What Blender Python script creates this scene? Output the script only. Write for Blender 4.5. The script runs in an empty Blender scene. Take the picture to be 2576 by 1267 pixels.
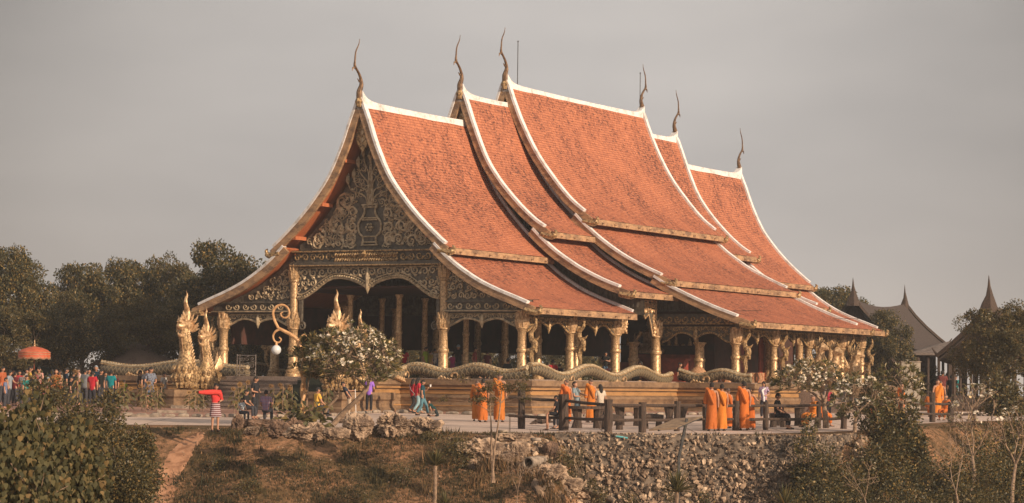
import bpy, math, random
import numpy as np
from math import sin, cos, pi, radians, sqrt, exp
from mathutils import Vector, Matrix, noise as mnoise
random.seed(7)
RNG = np.random.default_rng(7)
sc = bpy.context.scene
COL = sc.collection

# ------------------------------------------------------------------ camera
CX, CY, FPX = 1288.0, 633.5, 6117.9
ROLL, PITCH = 0.01305, math.atan((966.68-633.5)*cos(0.01305)/6117.9)
CAMZ = 1.4
Fv = Vector((0, cos(PITCH), sin(PITCH))); Uv = Vector((0, -sin(PITCH), cos(PITCH))); Rv = Vector((1, 0, 0))
R2 = Rv*cos(ROLL)+Uv*sin(ROLL); U2 = Uv*cos(ROLL)-Rv*sin(ROLL)
cam = bpy.data.cameras.new('camera'); camo = bpy.data.objects.new('camera', cam); COL.objects.link(camo)
cam.sensor_width = 36; cam.lens = 36*FPX/2576; cam.clip_start = .5; cam.clip_end = 20000
m = Matrix((R2, U2, -Fv)).transposed().to_4x4(); m.translation = (0, 0, CAMZ)
camo.matrix_world = m; sc.camera = camo

def ray(x, y): return R2*(x-CX) - U2*(y-CY) + Fv*FPX
def gz(Y):                                   # height of the paved plaza
    return min(.25, .0165*(Y-90))
def on_ground(x, y):
    d = ray(x, y); t = (0.0165*(-90)-CAMZ)/(d.z-.0165*d.y)
    P = Vector((0, 0, CAMZ))+d*t
    if P.y > 105.15 or t < 0:
        t = (.25-CAMZ)/d.z if d.z < 0 else 110/d.y
        P = Vector((0, 0, CAMZ))+d*t
    return P
def at_depth(x, y, Y):
    d = ray(x, y); return Vector((0, 0, CAMZ))+d*(Y/d.y)

# temple frame: local x = v (towards camera-right), local y = u (away along the ridge)
AA = 0.522
Au = Vector((sin(AA), cos(AA), 0)); Av = Vector((cos(AA), -sin(AA), 0)); TO = Vector((-6.77, 106, 0))
def T(v, u, h): return TO+Av*v+Au*u+Vector((0, 0, h))
def T_at_u(x, y, u):
    d = ray(x, y); C = Vector((0, 0, CAMZ)); t = (u+TO.dot(Au)-C.dot(Au))/d.dot(Au); P = C+d*t
    return (P-TO).dot(Av), P.z
def T_at_v(x, y, v):
    d = ray(x, y); C = Vector((0, 0, CAMZ)); t = (v+TO.dot(Av)-C.dot(Av))/d.dot(Av); P = C+d*t
    return (P-TO).dot(Au), P.z

# ------------------------------------------------------------------ materials
def mat(name, col, rough=.7, metal=0., build=None, spec=.5):
    m = bpy.data.materials.new(name); m.use_nodes = True
    nt = m.node_tree; b = nt.nodes['Principled BSDF']
    b.inputs['Base Color'].default_value = (*col, 1); b.inputs['Roughness'].default_value = rough
    b.inputs['Metallic'].default_value = metal; b.inputs['Specular IOR Level'].default_value = spec
    if build: build(nt, b)
    return m
def N(nt, t, **k):
    n = nt.nodes.new(t)
    for a, v in k.items():
        if a.startswith('i_'): n.inputs[a[2:].replace('_', ' ')].default_value = v
        else: setattr(n, a, v)
    return n
def coord(nt, kind='Object', scale=(1, 1, 1)):
    t = N(nt, 'ShaderNodeTexCoord'); mp = N(nt, 'ShaderNodeMapping'); mp.inputs['Scale'].default_value = scale
    nt.links.new(t.outputs[kind], mp.inputs['Vector']); return mp.outputs[0]
def noise(nt, vec, scale, detail=4, rough=.6):
    n = N(nt, 'ShaderNodeTexNoise'); n.inputs['Scale'].default_value = scale; n.inputs['Detail'].default_value = detail
    n.inputs['Roughness'].default_value = rough; nt.links.new(vec, n.inputs['Vector']); return n.outputs['Fac']
def ramp(nt, fac, stops):
    r = N(nt, 'ShaderNodeValToRGB'); e = r.color_ramp.elements
    while len(e) < len(stops): e.new(.5)
    for i, (p, c) in enumerate(stops):
        e[i].position = p; e[i].color = (*(c if isinstance(c, tuple) else (c, c, c)), 1)
    nt.links.new(fac, r.inputs[0]); return r.outputs[0]
def mix(nt, a, b, fac, mode='MIX'):
    n = N(nt, 'ShaderNodeMix', data_type='RGBA', blend_type=mode)
    for s, v in ((0, fac), (6, a), (7, b)):
        if hasattr(v, 'node'): nt.links.new(v, n.inputs[s])
        else: n.inputs[s].default_value = v if s == 0 else (*v, 1)
    return n.outputs[2]
def bump(nt, b, h, strength=.5, dist=.05):
    n = N(nt, 'ShaderNodeBump'); n.inputs['Strength'].default_value = strength; n.inputs['Distance'].default_value = dist
    nt.links.new(h, n.inputs['Height']); nt.links.new(n.outputs[0], b.inputs['Normal'])
def setc(nt, b, s): nt.links.new(s, b.inputs['Base Color'])

def b_two(c1, c2, scale, bs=.4, lo=.4, hi=.6, stretch=(1, 1, 1), dist=.03):
    def f(nt, b):
        v = coord(nt, 'Object', stretch); n = noise(nt, v, scale, 6)
        setc(nt, b, ramp(nt, n, [(lo, c1), (hi, c2)])); bump(nt, b, n, bs, dist)
    return f
def b_tile(nt, b):
    t = N(nt, 'ShaderNodeTexCoord'); uv = t.outputs['UV']
    br = N(nt, 'ShaderNodeTexBrick'); br.offset = .5
    br.inputs['Color1'].default_value = (.55, .205, .105, 1); br.inputs['Color2'].default_value = (.40, .142, .078, 1)
    br.inputs['Mortar'].default_value = (.28, .095, .055, 1); br.inputs['Scale'].default_value = 1
    br.inputs['Brick Width'].default_value = .14; br.inputs['Row Height'].default_value = .14
    br.inputs['Mortar Size'].default_value = .010; br.inputs['Mortar Smooth'].default_value = .3; br.inputs['Bias'].default_value = -.1
    nt.links.new(uv, br.inputs['Vector'])
    mp = N(nt, 'ShaderNodeMapping'); mp.inputs['Scale'].default_value = (1, .55, 1); nt.links.new(uv, mp.inputs[0])
    n1 = noise(nt, mp.outputs[0], .42, 6, .72); n2 = noise(nt, mp.outputs[0], 4.2, 5, .75)
    mp2 = N(nt, 'ShaderNodeMapping'); mp2.inputs['Scale'].default_value = (4.6, 8.5, 1); nt.links.new(uv, mp2.inputs[0])
    n3 = noise(nt, mp2.outputs[0], 1.0, 2, .5)
    # loose or slipped tiles: dark specks, more of them in weathered patches
    a = N(nt, 'ShaderNodeMath', operation='MULTIPLY_ADD'); nt.links.new(n1, a.inputs[0]); a.inputs[1].default_value = .75; nt.links.new(n3, a.inputs[2])
    specks = ramp(nt, a.outputs[0], [(.98, 0.), (1.05, 1.)])
    weather = ramp(nt, n1, [(.38, .12), (.6, 1.)]); fine = ramp(nt, n2, [(.38, 0.), (.62, 1.)])
    mul = N(nt, 'ShaderNodeMath', operation='MULTIPLY'); nt.links.new(weather, mul.inputs[0]); nt.links.new(fine, mul.inputs[1])
    sc1 = N(nt, 'ShaderNodeMath', operation='MULTIPLY'); nt.links.new(mul.outputs[0], sc1.inputs[0]); sc1.inputs[1].default_value = .85
    vo = N(nt, 'ShaderNodeTexVoronoi'); vo.inputs['Scale'].default_value = 7; nt.links.new(uv, vo.inputs['Vector']); sp_ = N(nt, 'ShaderNodeSeparateColor'); nt.links.new(vo.outputs['Color'], sp_.inputs[0])
    td = N(nt, 'ShaderNodeMath', operation='MULTIPLY_ADD'); nt.links.new(n1, td.inputs[0]); td.inputs[1].default_value = .55; nt.links.new(sp_.outputs[0], td.inputs[2]); odd = ramp(nt, td.outputs[0], [(1.02, 0.), (1.2, .7)])
    c = mix(nt, mix(nt, br.outputs['Color'], (.12, .05, .035), odd), (.19, .065, .042), sc1.outputs[0])
    sc2 = N(nt, 'ShaderNodeMath', operation='MULTIPLY'); nt.links.new(specks, sc2.inputs[0]); sc2.inputs[1].default_value = .75
    c = mix(nt, c, (.085, .036, .028), sc2.outputs[0])
    n4 = noise(nt, mp.outputs[0], 9, 3); c = mix(nt, c, (.68, .28, .15), ramp(nt, n4, [(.55, 0.), (.8, .6)]))
    setc(nt, b, c)
    add = N(nt, 'ShaderNodeMath', operation='ADD'); nt.links.new(n3, add.inputs[0]); nt.links.new(n4, add.inputs[1])
    bump(nt, b, add.outputs[0], .9, .06)
def b_gold(dark=.55, scale=7):
    def f(nt, b):
        v = coord(nt, 'Object', (1, 1, .8))
        w = N(nt, 'ShaderNodeTexVoronoi', feature='DISTANCE_TO_EDGE'); w.inputs['Scale'].default_value = scale
        nz = N(nt, 'ShaderNodeTexNoise'); nz.inputs['Scale'].default_value = 3
        nt.links.new(v, nz.inputs['Vector']); vm = N(nt, 'ShaderNodeVectorMath', operation='MULTIPLY_ADD')
        nt.links.new(nz.outputs['Color'], vm.inputs[0]); vm.inputs[1].default_value = (.5, .5, .5); nt.links.new(v, vm.inputs[2])
        nt.links.new(vm.outputs[0], w.inputs['Vector'])
        ln = ramp(nt, w.outputs['Distance'], [(.03, 1.), (.10, 0.)])
        s = N(nt, 'ShaderNodeMath', operation='MULTIPLY'); nt.links.new(ln, s.inputs[0]); s.inputs[1].default_value = dark
        n = noise(nt, v, 12, 4)
        base = ramp(nt, n, [(.3, (.42, .25, .115)), (.7, (.66, .45, .25))])
        setc(nt, b, mix(nt, base, (.05, .028, .012), s.outputs[0])); bump(nt, b, w.outputs['Distance'], .35, .03)
    return f
def b_scale(nt, b):
    t = N(nt, 'ShaderNodeTexCoord'); mp = N(nt, 'ShaderNodeMapping'); mp.inputs['Scale'].default_value = (1, 1, 1)
    mp.inputs['Rotation'].default_value = (0, 0, radians(45)); nt.links.new(t.outputs['UV'], mp.inputs[0])
    br = N(nt, 'ShaderNodeTexBrick'); br.offset = 0
    for k, val in (('Scale', 1), ('Brick Width', .17), ('Row Height', .17), ('Mortar Size', .022), ('Mortar Smooth', .5)): br.inputs[k].default_value = val
    br.inputs['Color1'].default_value = (.075, .060, .040, 1); br.inputs['Color2'].default_value = (.125, .098, .060, 1)
    br.inputs['Mortar'].default_value = (.27, .205, .12, 1); nt.links.new(mp.outputs[0], br.inputs['Vector'])
    n = noise(nt, coord(nt), 3, 4); c = mix(nt, br.outputs['Color'], (.32, .23, .12), ramp(nt, n, [(.58, 0.), (.75, .6)]))
    setc(nt, b, c); bump(nt, b, br.outputs['Fac'], .5, .03)
def b_stain(base, dark, scale=2.2, stretch=(1, 1, 1), lo=.5, hi=.68, amt=.8, bs=.3):
    def f(nt, b):
        v = coord(nt, 'Object', stretch); n = noise(nt, v, scale, 6, .7); n2 = noise(nt, v, scale*6, 3)
        r = ramp(nt, n, [(lo, 0.), (hi, amt)]); c = mix(nt, base, dark, r)
        c = mix(nt, c, tuple(min(1, x*1.35) for x in base), ramp(nt, n2, [(.5, 0.), (.8, .5)]))
        setc(nt, b, c); bump(nt, b, n2, bs, .03)
    return f
def b_leaf(c1, c2, c3=None, trans=.3):
    def f(nt, b):
        g = N(nt, 'ShaderNodeNewGeometry')
        st = [(0., c1), (.75, c2)]+([(.97, c3)] if c3 else [])
        c = ramp(nt, g.outputs['Random Per Island'], st); n = noise(nt, coord(nt), .9, 2)
        c = mix(nt, c, (.5, .5, .5), ramp(nt, n, [(.35, .0), (.65, 1.)]), 'MULTIPLY') if False else c
        setc(nt, b, c)
        out = nt.nodes['Material Output']; tr = N(nt, 'ShaderNodeBsdfTranslucent'); nt.links.new(c, tr.inputs[0])
        ms = N(nt, 'ShaderNodeMixShader'); ms.inputs[0].default_value = trans
        nt.links.new(b.outputs[0], ms.inputs[1]); nt.links.new(tr.outputs[0], ms.inputs[2]); nt.links.new(ms.outputs[0], out.inputs[0])
    return f
def b_cloth(col, kind):
    def f(nt, b):
        if kind == 'plain':
            n = noise(nt, coord(nt), 6, 3); setc(nt, b, ramp(nt, n, [(.3, tuple(c*.8 for c in col)), (.7, col)]))
        elif kind == 'print':
            n = N(nt, 'ShaderNodeTexVoronoi'); n.inputs['Scale'].default_value = 17; nt.links.new(coord(nt), n.inputs['Vector'])
            setc(nt, b, ramp(nt, n.outputs['Distance'], [(.28, (.05, .03, .03)), (.42, col)]))
        elif kind == 'floral':
            n = N(nt, 'ShaderNodeTexVoronoi'); n.inputs['Scale'].default_value = 13; nt.links.new(coord(nt), n.inputs['Vector'])
            setc(nt, b, ramp(nt, n.outputs['Distance'], [(.25, (.55, .05, .06)), (.45, col)]))
        elif kind == 'stripe':
            w = N(nt, 'ShaderNodeTexWave', bands_direction='Z'); w.inputs['Scale'].default_value = 5; nt.links.new(coord(nt), w.inputs['Vector'])
            setc(nt, b, ramp(nt, w.outputs['Fac'], [(.2, (.03, .02, .05)), (.45, (.5, .05, .06)), (.6, (.6, .5, .2)), (.85, col)]))
        elif kind == 'check':
            w = N(nt, 'ShaderNodeTexWave', bands_direction='Z'); w.inputs['Scale'].default_value = 6; nt.links.new(coord(nt), w.inputs['Vector'])
            w2 = N(nt, 'ShaderNodeTexWave', bands_direction='X'); w2.inputs['Scale'].default_value = 6; nt.links.new(coord(nt), w2.inputs['Vector'])
            c = mix(nt, col, (.05, .07, .2), ramp(nt, w.outputs['Fac'], [(.5, 0.), (.7, .8)])); setc(nt, b, mix(nt, c, (.3, .3, .4), ramp(nt, w2.outputs['Fac'], [(.7, 0.), (.85, .7)])))
        n = noise(nt, coord(nt, 'Object', (1, 1, .4)), 9, 3); bump(nt, b, n, .6, .03)
    return f
_cl = {}
def cloth(col, kind='plain'):
    k = (col, kind)
    if k not in _cl: _cl[k] = mat('cloth', col, .85, build=b_cloth(col, kind), spec=.2)
    return _cl[k]

M = dict(
 tile=mat('roof tile', (.4, .1, .05), .75, build=b_tile, spec=.25),
 white=mat('lime plaster ridge', (.75, .72, .68), .8, build=b_stain((.72, .69, .67), (.30, .25, .21), 2.4, lo=.47, hi=.7, amt=.75)),
 board=mat('weathered gold board', (.42, .24, .1), .6, build=b_stain((.42, .25, .13), (.12, .07, .045), 1.6, (1, 1, 2), .42, .6, .85)),
 soffit=mat('stained soffit wood', (.4, .12, .05), .6, build=b_stain((.42, .13, .05), (.25, .07, .03), 2.5, (.3, 4, 1))),
 crest=mat('worn cream gilding', (.4, .32, .2), .6, .1, build=b_two((.26, .19, .11), (.50, .40, .26), 8, .6)),
 gold=mat('gilded surface', (.55, .32, .1), .42, .35, build=b_gold()),
 goldp=mat('plain gilding', (.6, .36, .12), .42, .4, build=b_two((.34, .20, .095), (.68, .46, .26), 9, .5)),
 goldn=mat('old gilding', (.45, .27, .1), .45, .35, build=b_two((.12, .07, .032), (.56, .37, .18), 11, 1., .38, .62)),
 relief=mat('dull gilded relief', (.3, .22, .12), .5, .35, build=b_two((.30, .235, .155), (.60, .46, .29), 5, .4)),
 dark=mat('bronze ground', (.07, .06, .045), .6, .2, build=b_two((.068, .057, .044), (.14, .115, .085), 6, .4)),
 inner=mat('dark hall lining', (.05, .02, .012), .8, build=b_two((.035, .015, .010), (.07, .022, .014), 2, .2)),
 red=mat('red lacquer', (.3, .05, .025), .5, build=b_two((.20, .035, .02), (.34, .06, .03), 4, .2)),
 plinth=mat('gilded plinth stone', (.3, .2, .1), .6, .15, build=b_stain((.27, .17, .095), (.10, .06, .037), 1.6, (1, 1, 1.7), .40, .62, .9)),
 band=mat('gold painted band', (.5, .28, .1), .5, .3, build=b_stain((.46, .25, .10), (.18, .10, .045), 1.1, (1, 1, 2), .48, .66, .7)),
 step=mat('speckled granite', (.3, .24, .2), .6, build=b_two((.17, .125, .10), (.30, .22, .175), 24, .1)),
 carpet=mat('dark green carpet', (.03, .035, .022), .95, build=b_two((.018, .022, .013), (.035, .04, .025), 20, .2)),
 scale=mat('naga scales', (.2, .15, .08), .5, .25, build=b_scale),
 finial=mat('bronze finial', (.2, .12, .07), .5, .4, build=b_two((.10, .055, .03), (.22, .13, .07), 8, .5)),
 steel=mat('thin steel', (.1, .1, .1), .5, .5, build=b_two((.06, .06, .06), (.12, .11, .1), 6, .1)),
 rock=mat('limestone', (.4, .3, .22), .9, build=b_stain((.42, .295, .20), (.075, .045, .03), 1.6, (1, 1, 1), .44, .6, .9, 1.)),
 rockd=mat('dark rock', (.15, .09, .06), .9, build=b_stain((.19, .115, .075), (.05, .03, .02), 2.5, (1, 1, 1), .44, .6, .8, 1.)),
 rubble=mat('rubble stone', (.3, .24, .18), .9),
 mortar=mat('wall mortar', (.12, .09, .07), .95, build=b_two((.06, .045, .035), (.2, .15, .11), 5, .8)),
 wood=mat('dark old timber', (.05, .03, .02), .8, build=b_two((.022, .014, .010), (.085, .05, .033), 9, .9, .35, .65, (3, 3, .35))),
 bark=mat('bark', (.12, .08, .055), .9, build=b_two((.06, .04, .028), (.19, .125, .085), 7, .9, .35, .65, (2, 2, .5))),
 barkl=mat('pale bark', (.25, .17, .11), .9, build=b_two((.14, .09, .06), (.34, .23, .15), 9, .7, .35, .65)),
 thatch=mat('dry thatch', (.2, .14, .1), .95, build=b_two((.09, .06, .045), (.25, .17, .12), 12, .9, .3, .7, (3, 3, .3))),
 darkroof=mat('brown wooden shingle', (.1, .06, .045), .9, build=b_two((.035, .025, .022), (.07, .05, .042), 9, .8, .35, .65, (1, 1, 3))),
 skin=mat('skin', (.42, .22, .14), .6, build=b_two((.36, .18, .11), (.44, .235, .15), 6, .1), spec=.3),
 skind=mat('tanned skin', (.26, .13, .08), .6, build=b_two((.22, .105, .065), (.3, .15, .095), 6, .1), spec=.3),
 hair=mat('black hair', (.012, .009, .008), .85, build=b_two((.008, .006, .005), (.022, .016, .013), 20, .3)),
 stub=mat('shaven stubble', (.10, .06, .045), .8, build=b_two((.07, .045, .035), (.13, .08, .06), 20, .1)),
 eye=mat('eye', (.02, .015, .012), .3, build=b_two((.012, .01, .008), (.03, .02, .018), 30, .0)),
 globe=mat('opal glass', (.62, .64, .66), .2, build=b_two((.58, .61, .64), (.66, .67, .68), 2, .0)),
 cream=mat('painted cream steel', (.3, .26, .2), .6, build=b_two((.26, .22, .17), (.34, .29, .23), 3, .1)),
 conc=mat('old concrete', (.25, .2, .16), .9, build=b_two((.17, .135, .105), (.33, .26, .2), 5, .5)),
 gdark=mat('dark green sheet roof', (.02, .05, .045), .6, build=b_two((.012, .024, .02), (.02, .036, .03), 2, .2)),
 blue=mat('turquoise plastic', (.1, .4, .42), .5, build=b_two((.09, .36, .38), (.12, .44, .46), 4, .1)),
 flower=mat('frangipani petals', (.75, .68, .55), .6, build=b_leaf((.66, .56, .44), (.76, .67, .54), (.74, .55, .3), .15)),
 sun=mat('sunflower petals', (.6, .3, .03), .6, build=b_leaf((.55, .27, .03), (.7, .38, .05), None, .3)),
 sund=mat('sunflower disc', (.12, .06, .02), .9, build=b_two((.07, .035, .012), (.18, .09, .03), 30, .5)),
 leafd=mat('dark evergreen leaves', (.05, .06, .02), .55, build=b_leaf((.034, .040, .018), (.115, .096, .036), (.36, .23, .07))),  # rare pale tone varies the leaves and paints in sunlit highlights
 leafm=mat('bush leaves', (.08, .08, .03), .5, build=b_leaf((.040, .040, .016), (.12, .096, .034), (.24, .15, .045))),
 leafb=mat('broad hanging leaves', (.1, .09, .03), .75, build=b_leaf((.036, .037, .012), (.11, .092, .030), (.22, .14, .05))),
 leaff=mat('frangipani leaves', (.08, .08, .03), .42, build=b_leaf((.055, .060, .024), (.165, .140, .052), (.30, .20, .07))),
 yucca=mat('yucca leaves', (.1, .1, .04), .5, build=b_leaf((.055, .06, .022), (.16, .13, .05), (.3, .2, .08))),
 grassd=mat('dry grass', (.2, .12, .05), .8, build=b_leaf((.055, .042, .018), (.19, .11, .048), (.36, .20, .09))),
 grassg=mat('green grass', (.06, .06, .02), .8, build=b_leaf((.022, .024, .010), (.062, .052, .02), (.15, .10, .035))),
)
def b_rubble(nt, b):
    g = N(nt, 'ShaderNodeNewGeometry')
    c = ramp(nt, g.outputs['Random Per Island'], [(0., (.06, .04, .027)), (.35, (.16, .105, .068)), (.68, (.36, .245, .16)), (1., (.60, .44, .30))])
    n = noise(nt, coord(nt), 7, 5); setc(nt, b, mix(nt, c, (.08, .055, .04), ramp(nt, n, [(.48, 0.), (.65, .7)]))); bump(nt, b, n, .9, .05)
b_rubble(M['rubble'].node_tree, M['rubble'].node_tree.nodes['Principled BSDF'])

# ------------------------------------------------------------------ mesh builder
class MB:
    def __init__(s): s.v = []; s.f = []; s.uv = None; s.sm = True
    def add(s, vs, fs, uvs=None):
        n = len(s.v); s.v += [tuple(p) for p in vs]; s.f += [tuple(i+n for i in f) for f in fs]
        if uvs is not None:
            if s.uv is None: s.uv = [(0, 0)]*n
            s.uv += uvs
        elif s.uv is not None: s.uv += [(0, 0)]*len(vs)
        return s
    def box(s, a, b):
        (x0, y0, z0), (x1, y1, z1) = a, b
        vs = [(x, y, z) for z in (z0, z1) for y in (y0, y1) for x in (x0, x1)]
        return s.add(vs, [(0, 2, 3, 1), (4, 5, 7, 6), (0, 1, 5, 4), (2, 6, 7, 3), (0, 4, 6, 2), (1, 3, 7, 5)])
    def tube(s, pts, rad, n=8, sx=1, cap=True, twist=0, uvs=False):
        pts = [Vector(p) for p in pts]; k = len(pts)
        if not hasattr(rad, '__len__'): rad = [rad]*k
        t0 = (pts[1]-pts[0]).normalized(); up = Vector((0, 0, 1)) if abs(t0.z) < .9 else Vector((1, 0, 0))
        a = t0.cross(up).normalized(); vs = []; L = 0; uvl = []
        for i in range(k):
            t = (pts[min(i+1, k-1)]-pts[max(i-1, 0)]).normalized()
            a = (a-t*a.dot(t)).normalized(); b = t.cross(a)
            if i: L += (pts[i]-pts[i-1]).length
            for j in range(n):
                w = 2*pi*j/n+twist*i; vs.append(pts[i]+a*(cos(w)*rad[i]*sx)+b*(sin(w)*rad[i])); uvl.append((L, 2*pi*rad[0]*abs(j/n-.5)*1.0))
        fs = [(i*n+j, i*n+(j+1) % n, (i+1)*n+(j+1) % n, (i+1)*n+j) for i in range(k-1) for j in range(n)]
        if cap: fs += [tuple(range(n))[::-1], tuple(range((k-1)*n, k*n))]
        return s.add(vs, fs, uvl if uvs else None)
    def lathe(s, prof, c=(0, 0, 0), n=14, sq=1):
        vs = []; k = len(prof)
        for r, z in prof:
            for j in range(n):
                w = 2*pi*j/n; vs.append((c[0]+cos(w)*r, c[1]+sin(w)*r*sq, c[2]+z))
        fs = [(i*n+j, i*n+(j+1) % n, (i+1)*n+(j+1) % n, (i+1)*n+j) for i in range(k-1) for j in range(n)]
        fs += [tuple(range(n))[::-1], tuple(range((k-1)*n, k*n))]
        return s.add(vs, fs)
    def prism(s, poly, y0, y1):                # polygon in (x, z) extruded along y
        n = len(poly); vs = [(x, y0, z) for x, z in poly]+[(x, y1, z) for x, z in poly]
        return s.add(vs, [tuple(range(n)), tuple(range(2*n-1, n-1, -1))]+[(i, i+n, (i+1) % n+n, (i+1) % n) for i in range(n)])
    def data(s, name):
        me = bpy.data.meshes.new(name); me.from_pydata(s.v, [], s.f)
        if s.uv is not None:
            l = me.uv_layers.new(name='UVMap'); idx = np.zeros(len(me.loops), dtype=np.int32); me.loops.foreach_get('vertex_index', idx)
            l.data.foreach_set('uv', np.array(s.uv, dtype=np.float32)[idx].ravel())
        if s.sm:
            me.polygons.foreach_set('use_smooth', [True]*len(me.polygons))
            try: me.set_sharp_from_angle(angle=radians(38))
            except Exception: pass
        me.update(); return me
    def build(s, name, m, parent=None, loc=(0, 0, 0), label=None):
        o = bpy.data.objects.new(name, s.data(name)); COL.objects.link(o); o.data.materials.append(M[m] if isinstance(m, str) else m)
        o.location = loc
        if parent: o.parent = parent
        if label: o['label'] = label
        return o
def npmesh(name, V, Fq, m, k=4):
    me = bpy.data.meshes.new(name); nf = len(Fq)
    me.vertices.add(len(V)); me.vertices.foreach_set('co', np.asarray(V, dtype=np.float32).ravel())
    me.loops.add(nf*k); me.loops.foreach_set('vertex_index', np.asarray(Fq, dtype=np.int32).ravel())
    me.polygons.add(nf); me.polygons.foreach_set('loop_start', np.arange(0, nf*k, k, dtype=np.int32))
    try: me.polygons.foreach_set('loop_total', np.full(nf, k, dtype=np.int32))
    except Exception: pass
    me.update(calc_edges=True); me.materials.append(M[m] if isinstance(m, str) else m); return me
def link(name, me, parent=None, loc=(0, 0, 0)):
    o = bpy.data.objects.new(name, me); COL.objects.link(o); o.location = loc
    if parent: o.parent = parent
    return o
def tag(o, label, cat=None, group=None, kind=None):
    if label: o['label'] = label
    if cat: o['category'] = cat
    if group: o['group'] = group
    if kind: o['kind'] = kind
    return o
def thing(name, label, cat, loc=(0, 0, 0), rz=0, group=None):
    o = bpy.data.objects.new(name, None); COL.objects.link(o); o.location = loc; o.rotation_euler = (0, 0, rz)
    o.empty_display_size = .3
    return tag(o, label, cat, group)
def copy_tree(o, loc, rz=None, label=None, scale=None):
    r = o.copy(); COL.objects.link(r); r.location = loc
    if rz is not None: r.rotation_euler = (0, 0, rz)
    if scale: r.scale = (scale,)*3
    if label: r['label'] = label
    for c in o.children:
        d = c.copy(); COL.objects.link(d); d.parent = r
        for g in c.children:
            e = g.copy(); COL.objects.link(e); e.parent = d
    return r
def smooth(pts, k=6):
    P = [Vector(p) for p in pts]; P = [P[0]*2-P[1]]+P+[P[-1]*2-P[-2]]; out = []
    for i in range(1, len(P)-2):
        for j in range(k):
            t = j/k; a, b, c, d = P[i-1:i+3]
            out.append(.5*((2*b)+(c-a)*t+(2*a-5*b+4*c-d)*t*t+(3*b-a-3*c+d)*t**3))
    return out+[P[-2]]
# ================================================================== TEMPLE
temple = thing('temple', 'large golden temple hall with steep tiered orange tile roofs and white ridges', 'temple', TO, -AA)
P1u = [(0, 13.85), (.14, 13.5), (.45, 12.75), (.85, 11.7), (1.5, 10.4), (2.3, 9.35), (3.15, 8.45), (4.1, 7.62), (4.65, 7.2)]
P1l = [(3.9, 7.35), (4.5, 6.8), (5.2, 6.28), (6.1, 5.75), (7.0, 5.35), (7.95, 5.0), (8.95, 4.62)]
P2u = [(0, 15.1), (.14, 14.9), (.36, 14.35), (.74, 13.35), (1.36, 11.93), (2.09, 10.85), (3.05, 9.8), (4., 8.96), (4.93, 8.38)]
P2l = [(3.95, 8.5), (4.5, 7.98), (5.18, 7.44), (5.9, 6.98), (6.56, 6.6), (7.7, 6.08), (9.0, 5.62)]
P3u = [(0, 16.05), (.14, 15.8), (.44, 15.0), (.95, 13.85), (1.7, 12.5), (2.57, 11.35), (3.66, 10.15), (4.86, 9.25)]
P3m = [(3.9, 9.45), (4.5, 8.88), (5.23, 8.28), (6.41, 7.5), (7.69, 6.86), (9.0, 6.3)]
P3l = [(8.1, 6.45), (8.7, 6.1), (9.27, 5.82), (10.22, 5.4), (11.4, 4.93), (13.03, 4.38)]
def fine(prof, k=5): return [(p.x, p.y) for p in smooth([(a, b, 0) for a, b in prof], k)]
def offs(pr, d):
    out = []
    for i, (x, z) in enumerate(pr):
        a = pr[max(i-1, 0)]; b = pr[min(i+1, len(pr)-1)]; tx, tz = b[0]-a[0], b[1]-a[1]; L = sqrt(tx*tx+tz*tz)
        out.append((x-tz/L*d, z+tx/L*d))
    return out
def ribbon(mb, pr, o0, o1, u0, u1, sg=1):
    A = offs(pr, o0); B = offs(pr, o1); k = len(pr); vs = []
    for i in range(k):
        for (x, z) in (A[i], B[i]):
            for u in (u0, u1): vs.append((sg*max(x, 0), u, z))
    fs = []
    for i in range(k-1):
        a = i*4; b = a+4
        fs += [(a, a+1, b+1, b), (a+3, a+2, b+2, b+3), (a+2, a, b, b+2), (a+1, a+3, b+3, b+1)]
    fs += [(0, 2, 3, 1), (k*4-4, k*4-3, k*4-1, k*4-2)]
    mb.add(vs, fs)
def resample(pr, step):
    L = [0]
    for a, b in zip(pr, pr[1:]): L.append(L[-1]+sqrt((b[0]-a[0])**2+(b[1]-a[1])**2))
    n = int(L[-1]/step); out = []; j = 0
    for i in range(n+1):
        s = L[-1]*i/n
        while j < len(L)-2 and L[j+1] < s: j += 1
        t = (s-L[j])/(L[j+1]-L[j]); out.append((pr[j][0]+(pr[j+1][0]-pr[j][0])*t, pr[j][1]+(pr[j+1][1]-pr[j][1])*t, s))
    return out
def tiles(mb, pr, u0, u1, sg, seed=0):
    rs = resample(pr, .14); nu = max(2, int((u1-u0)/.5)); base = offs([(a, b) for a, b, c in rs], 0); up = offs([(a, b) for a, b, c in rs], .013)
    vs = []; uv = []; fs = []
    rows = []
    for i in range(len(rs)-1):
        rows.append((base[i], i*.14+.003)); rows.append((up[i+1], (i+1)*.14-.003))
    for (x, z), s in rows:
        for j in range(nu+1):
            u = u0+(u1-u0)*j/nu; w = .025*mnoise.noise((u*.6+seed, s*.5, sg*3.))
            vs.append((sg*max(0, x), u, z+w)); uv.append((u+seed*7.42+sg*11.06, s+seed*2.94))
    n = nu+1
    for i in range(len(rows)-1):
        for j in range(nu): fs.append((i*n+j, i*n+j+1, (i+1)*n+j+1, (i+1)*n+j))
    mb.add(vs, fs, uv)
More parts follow.
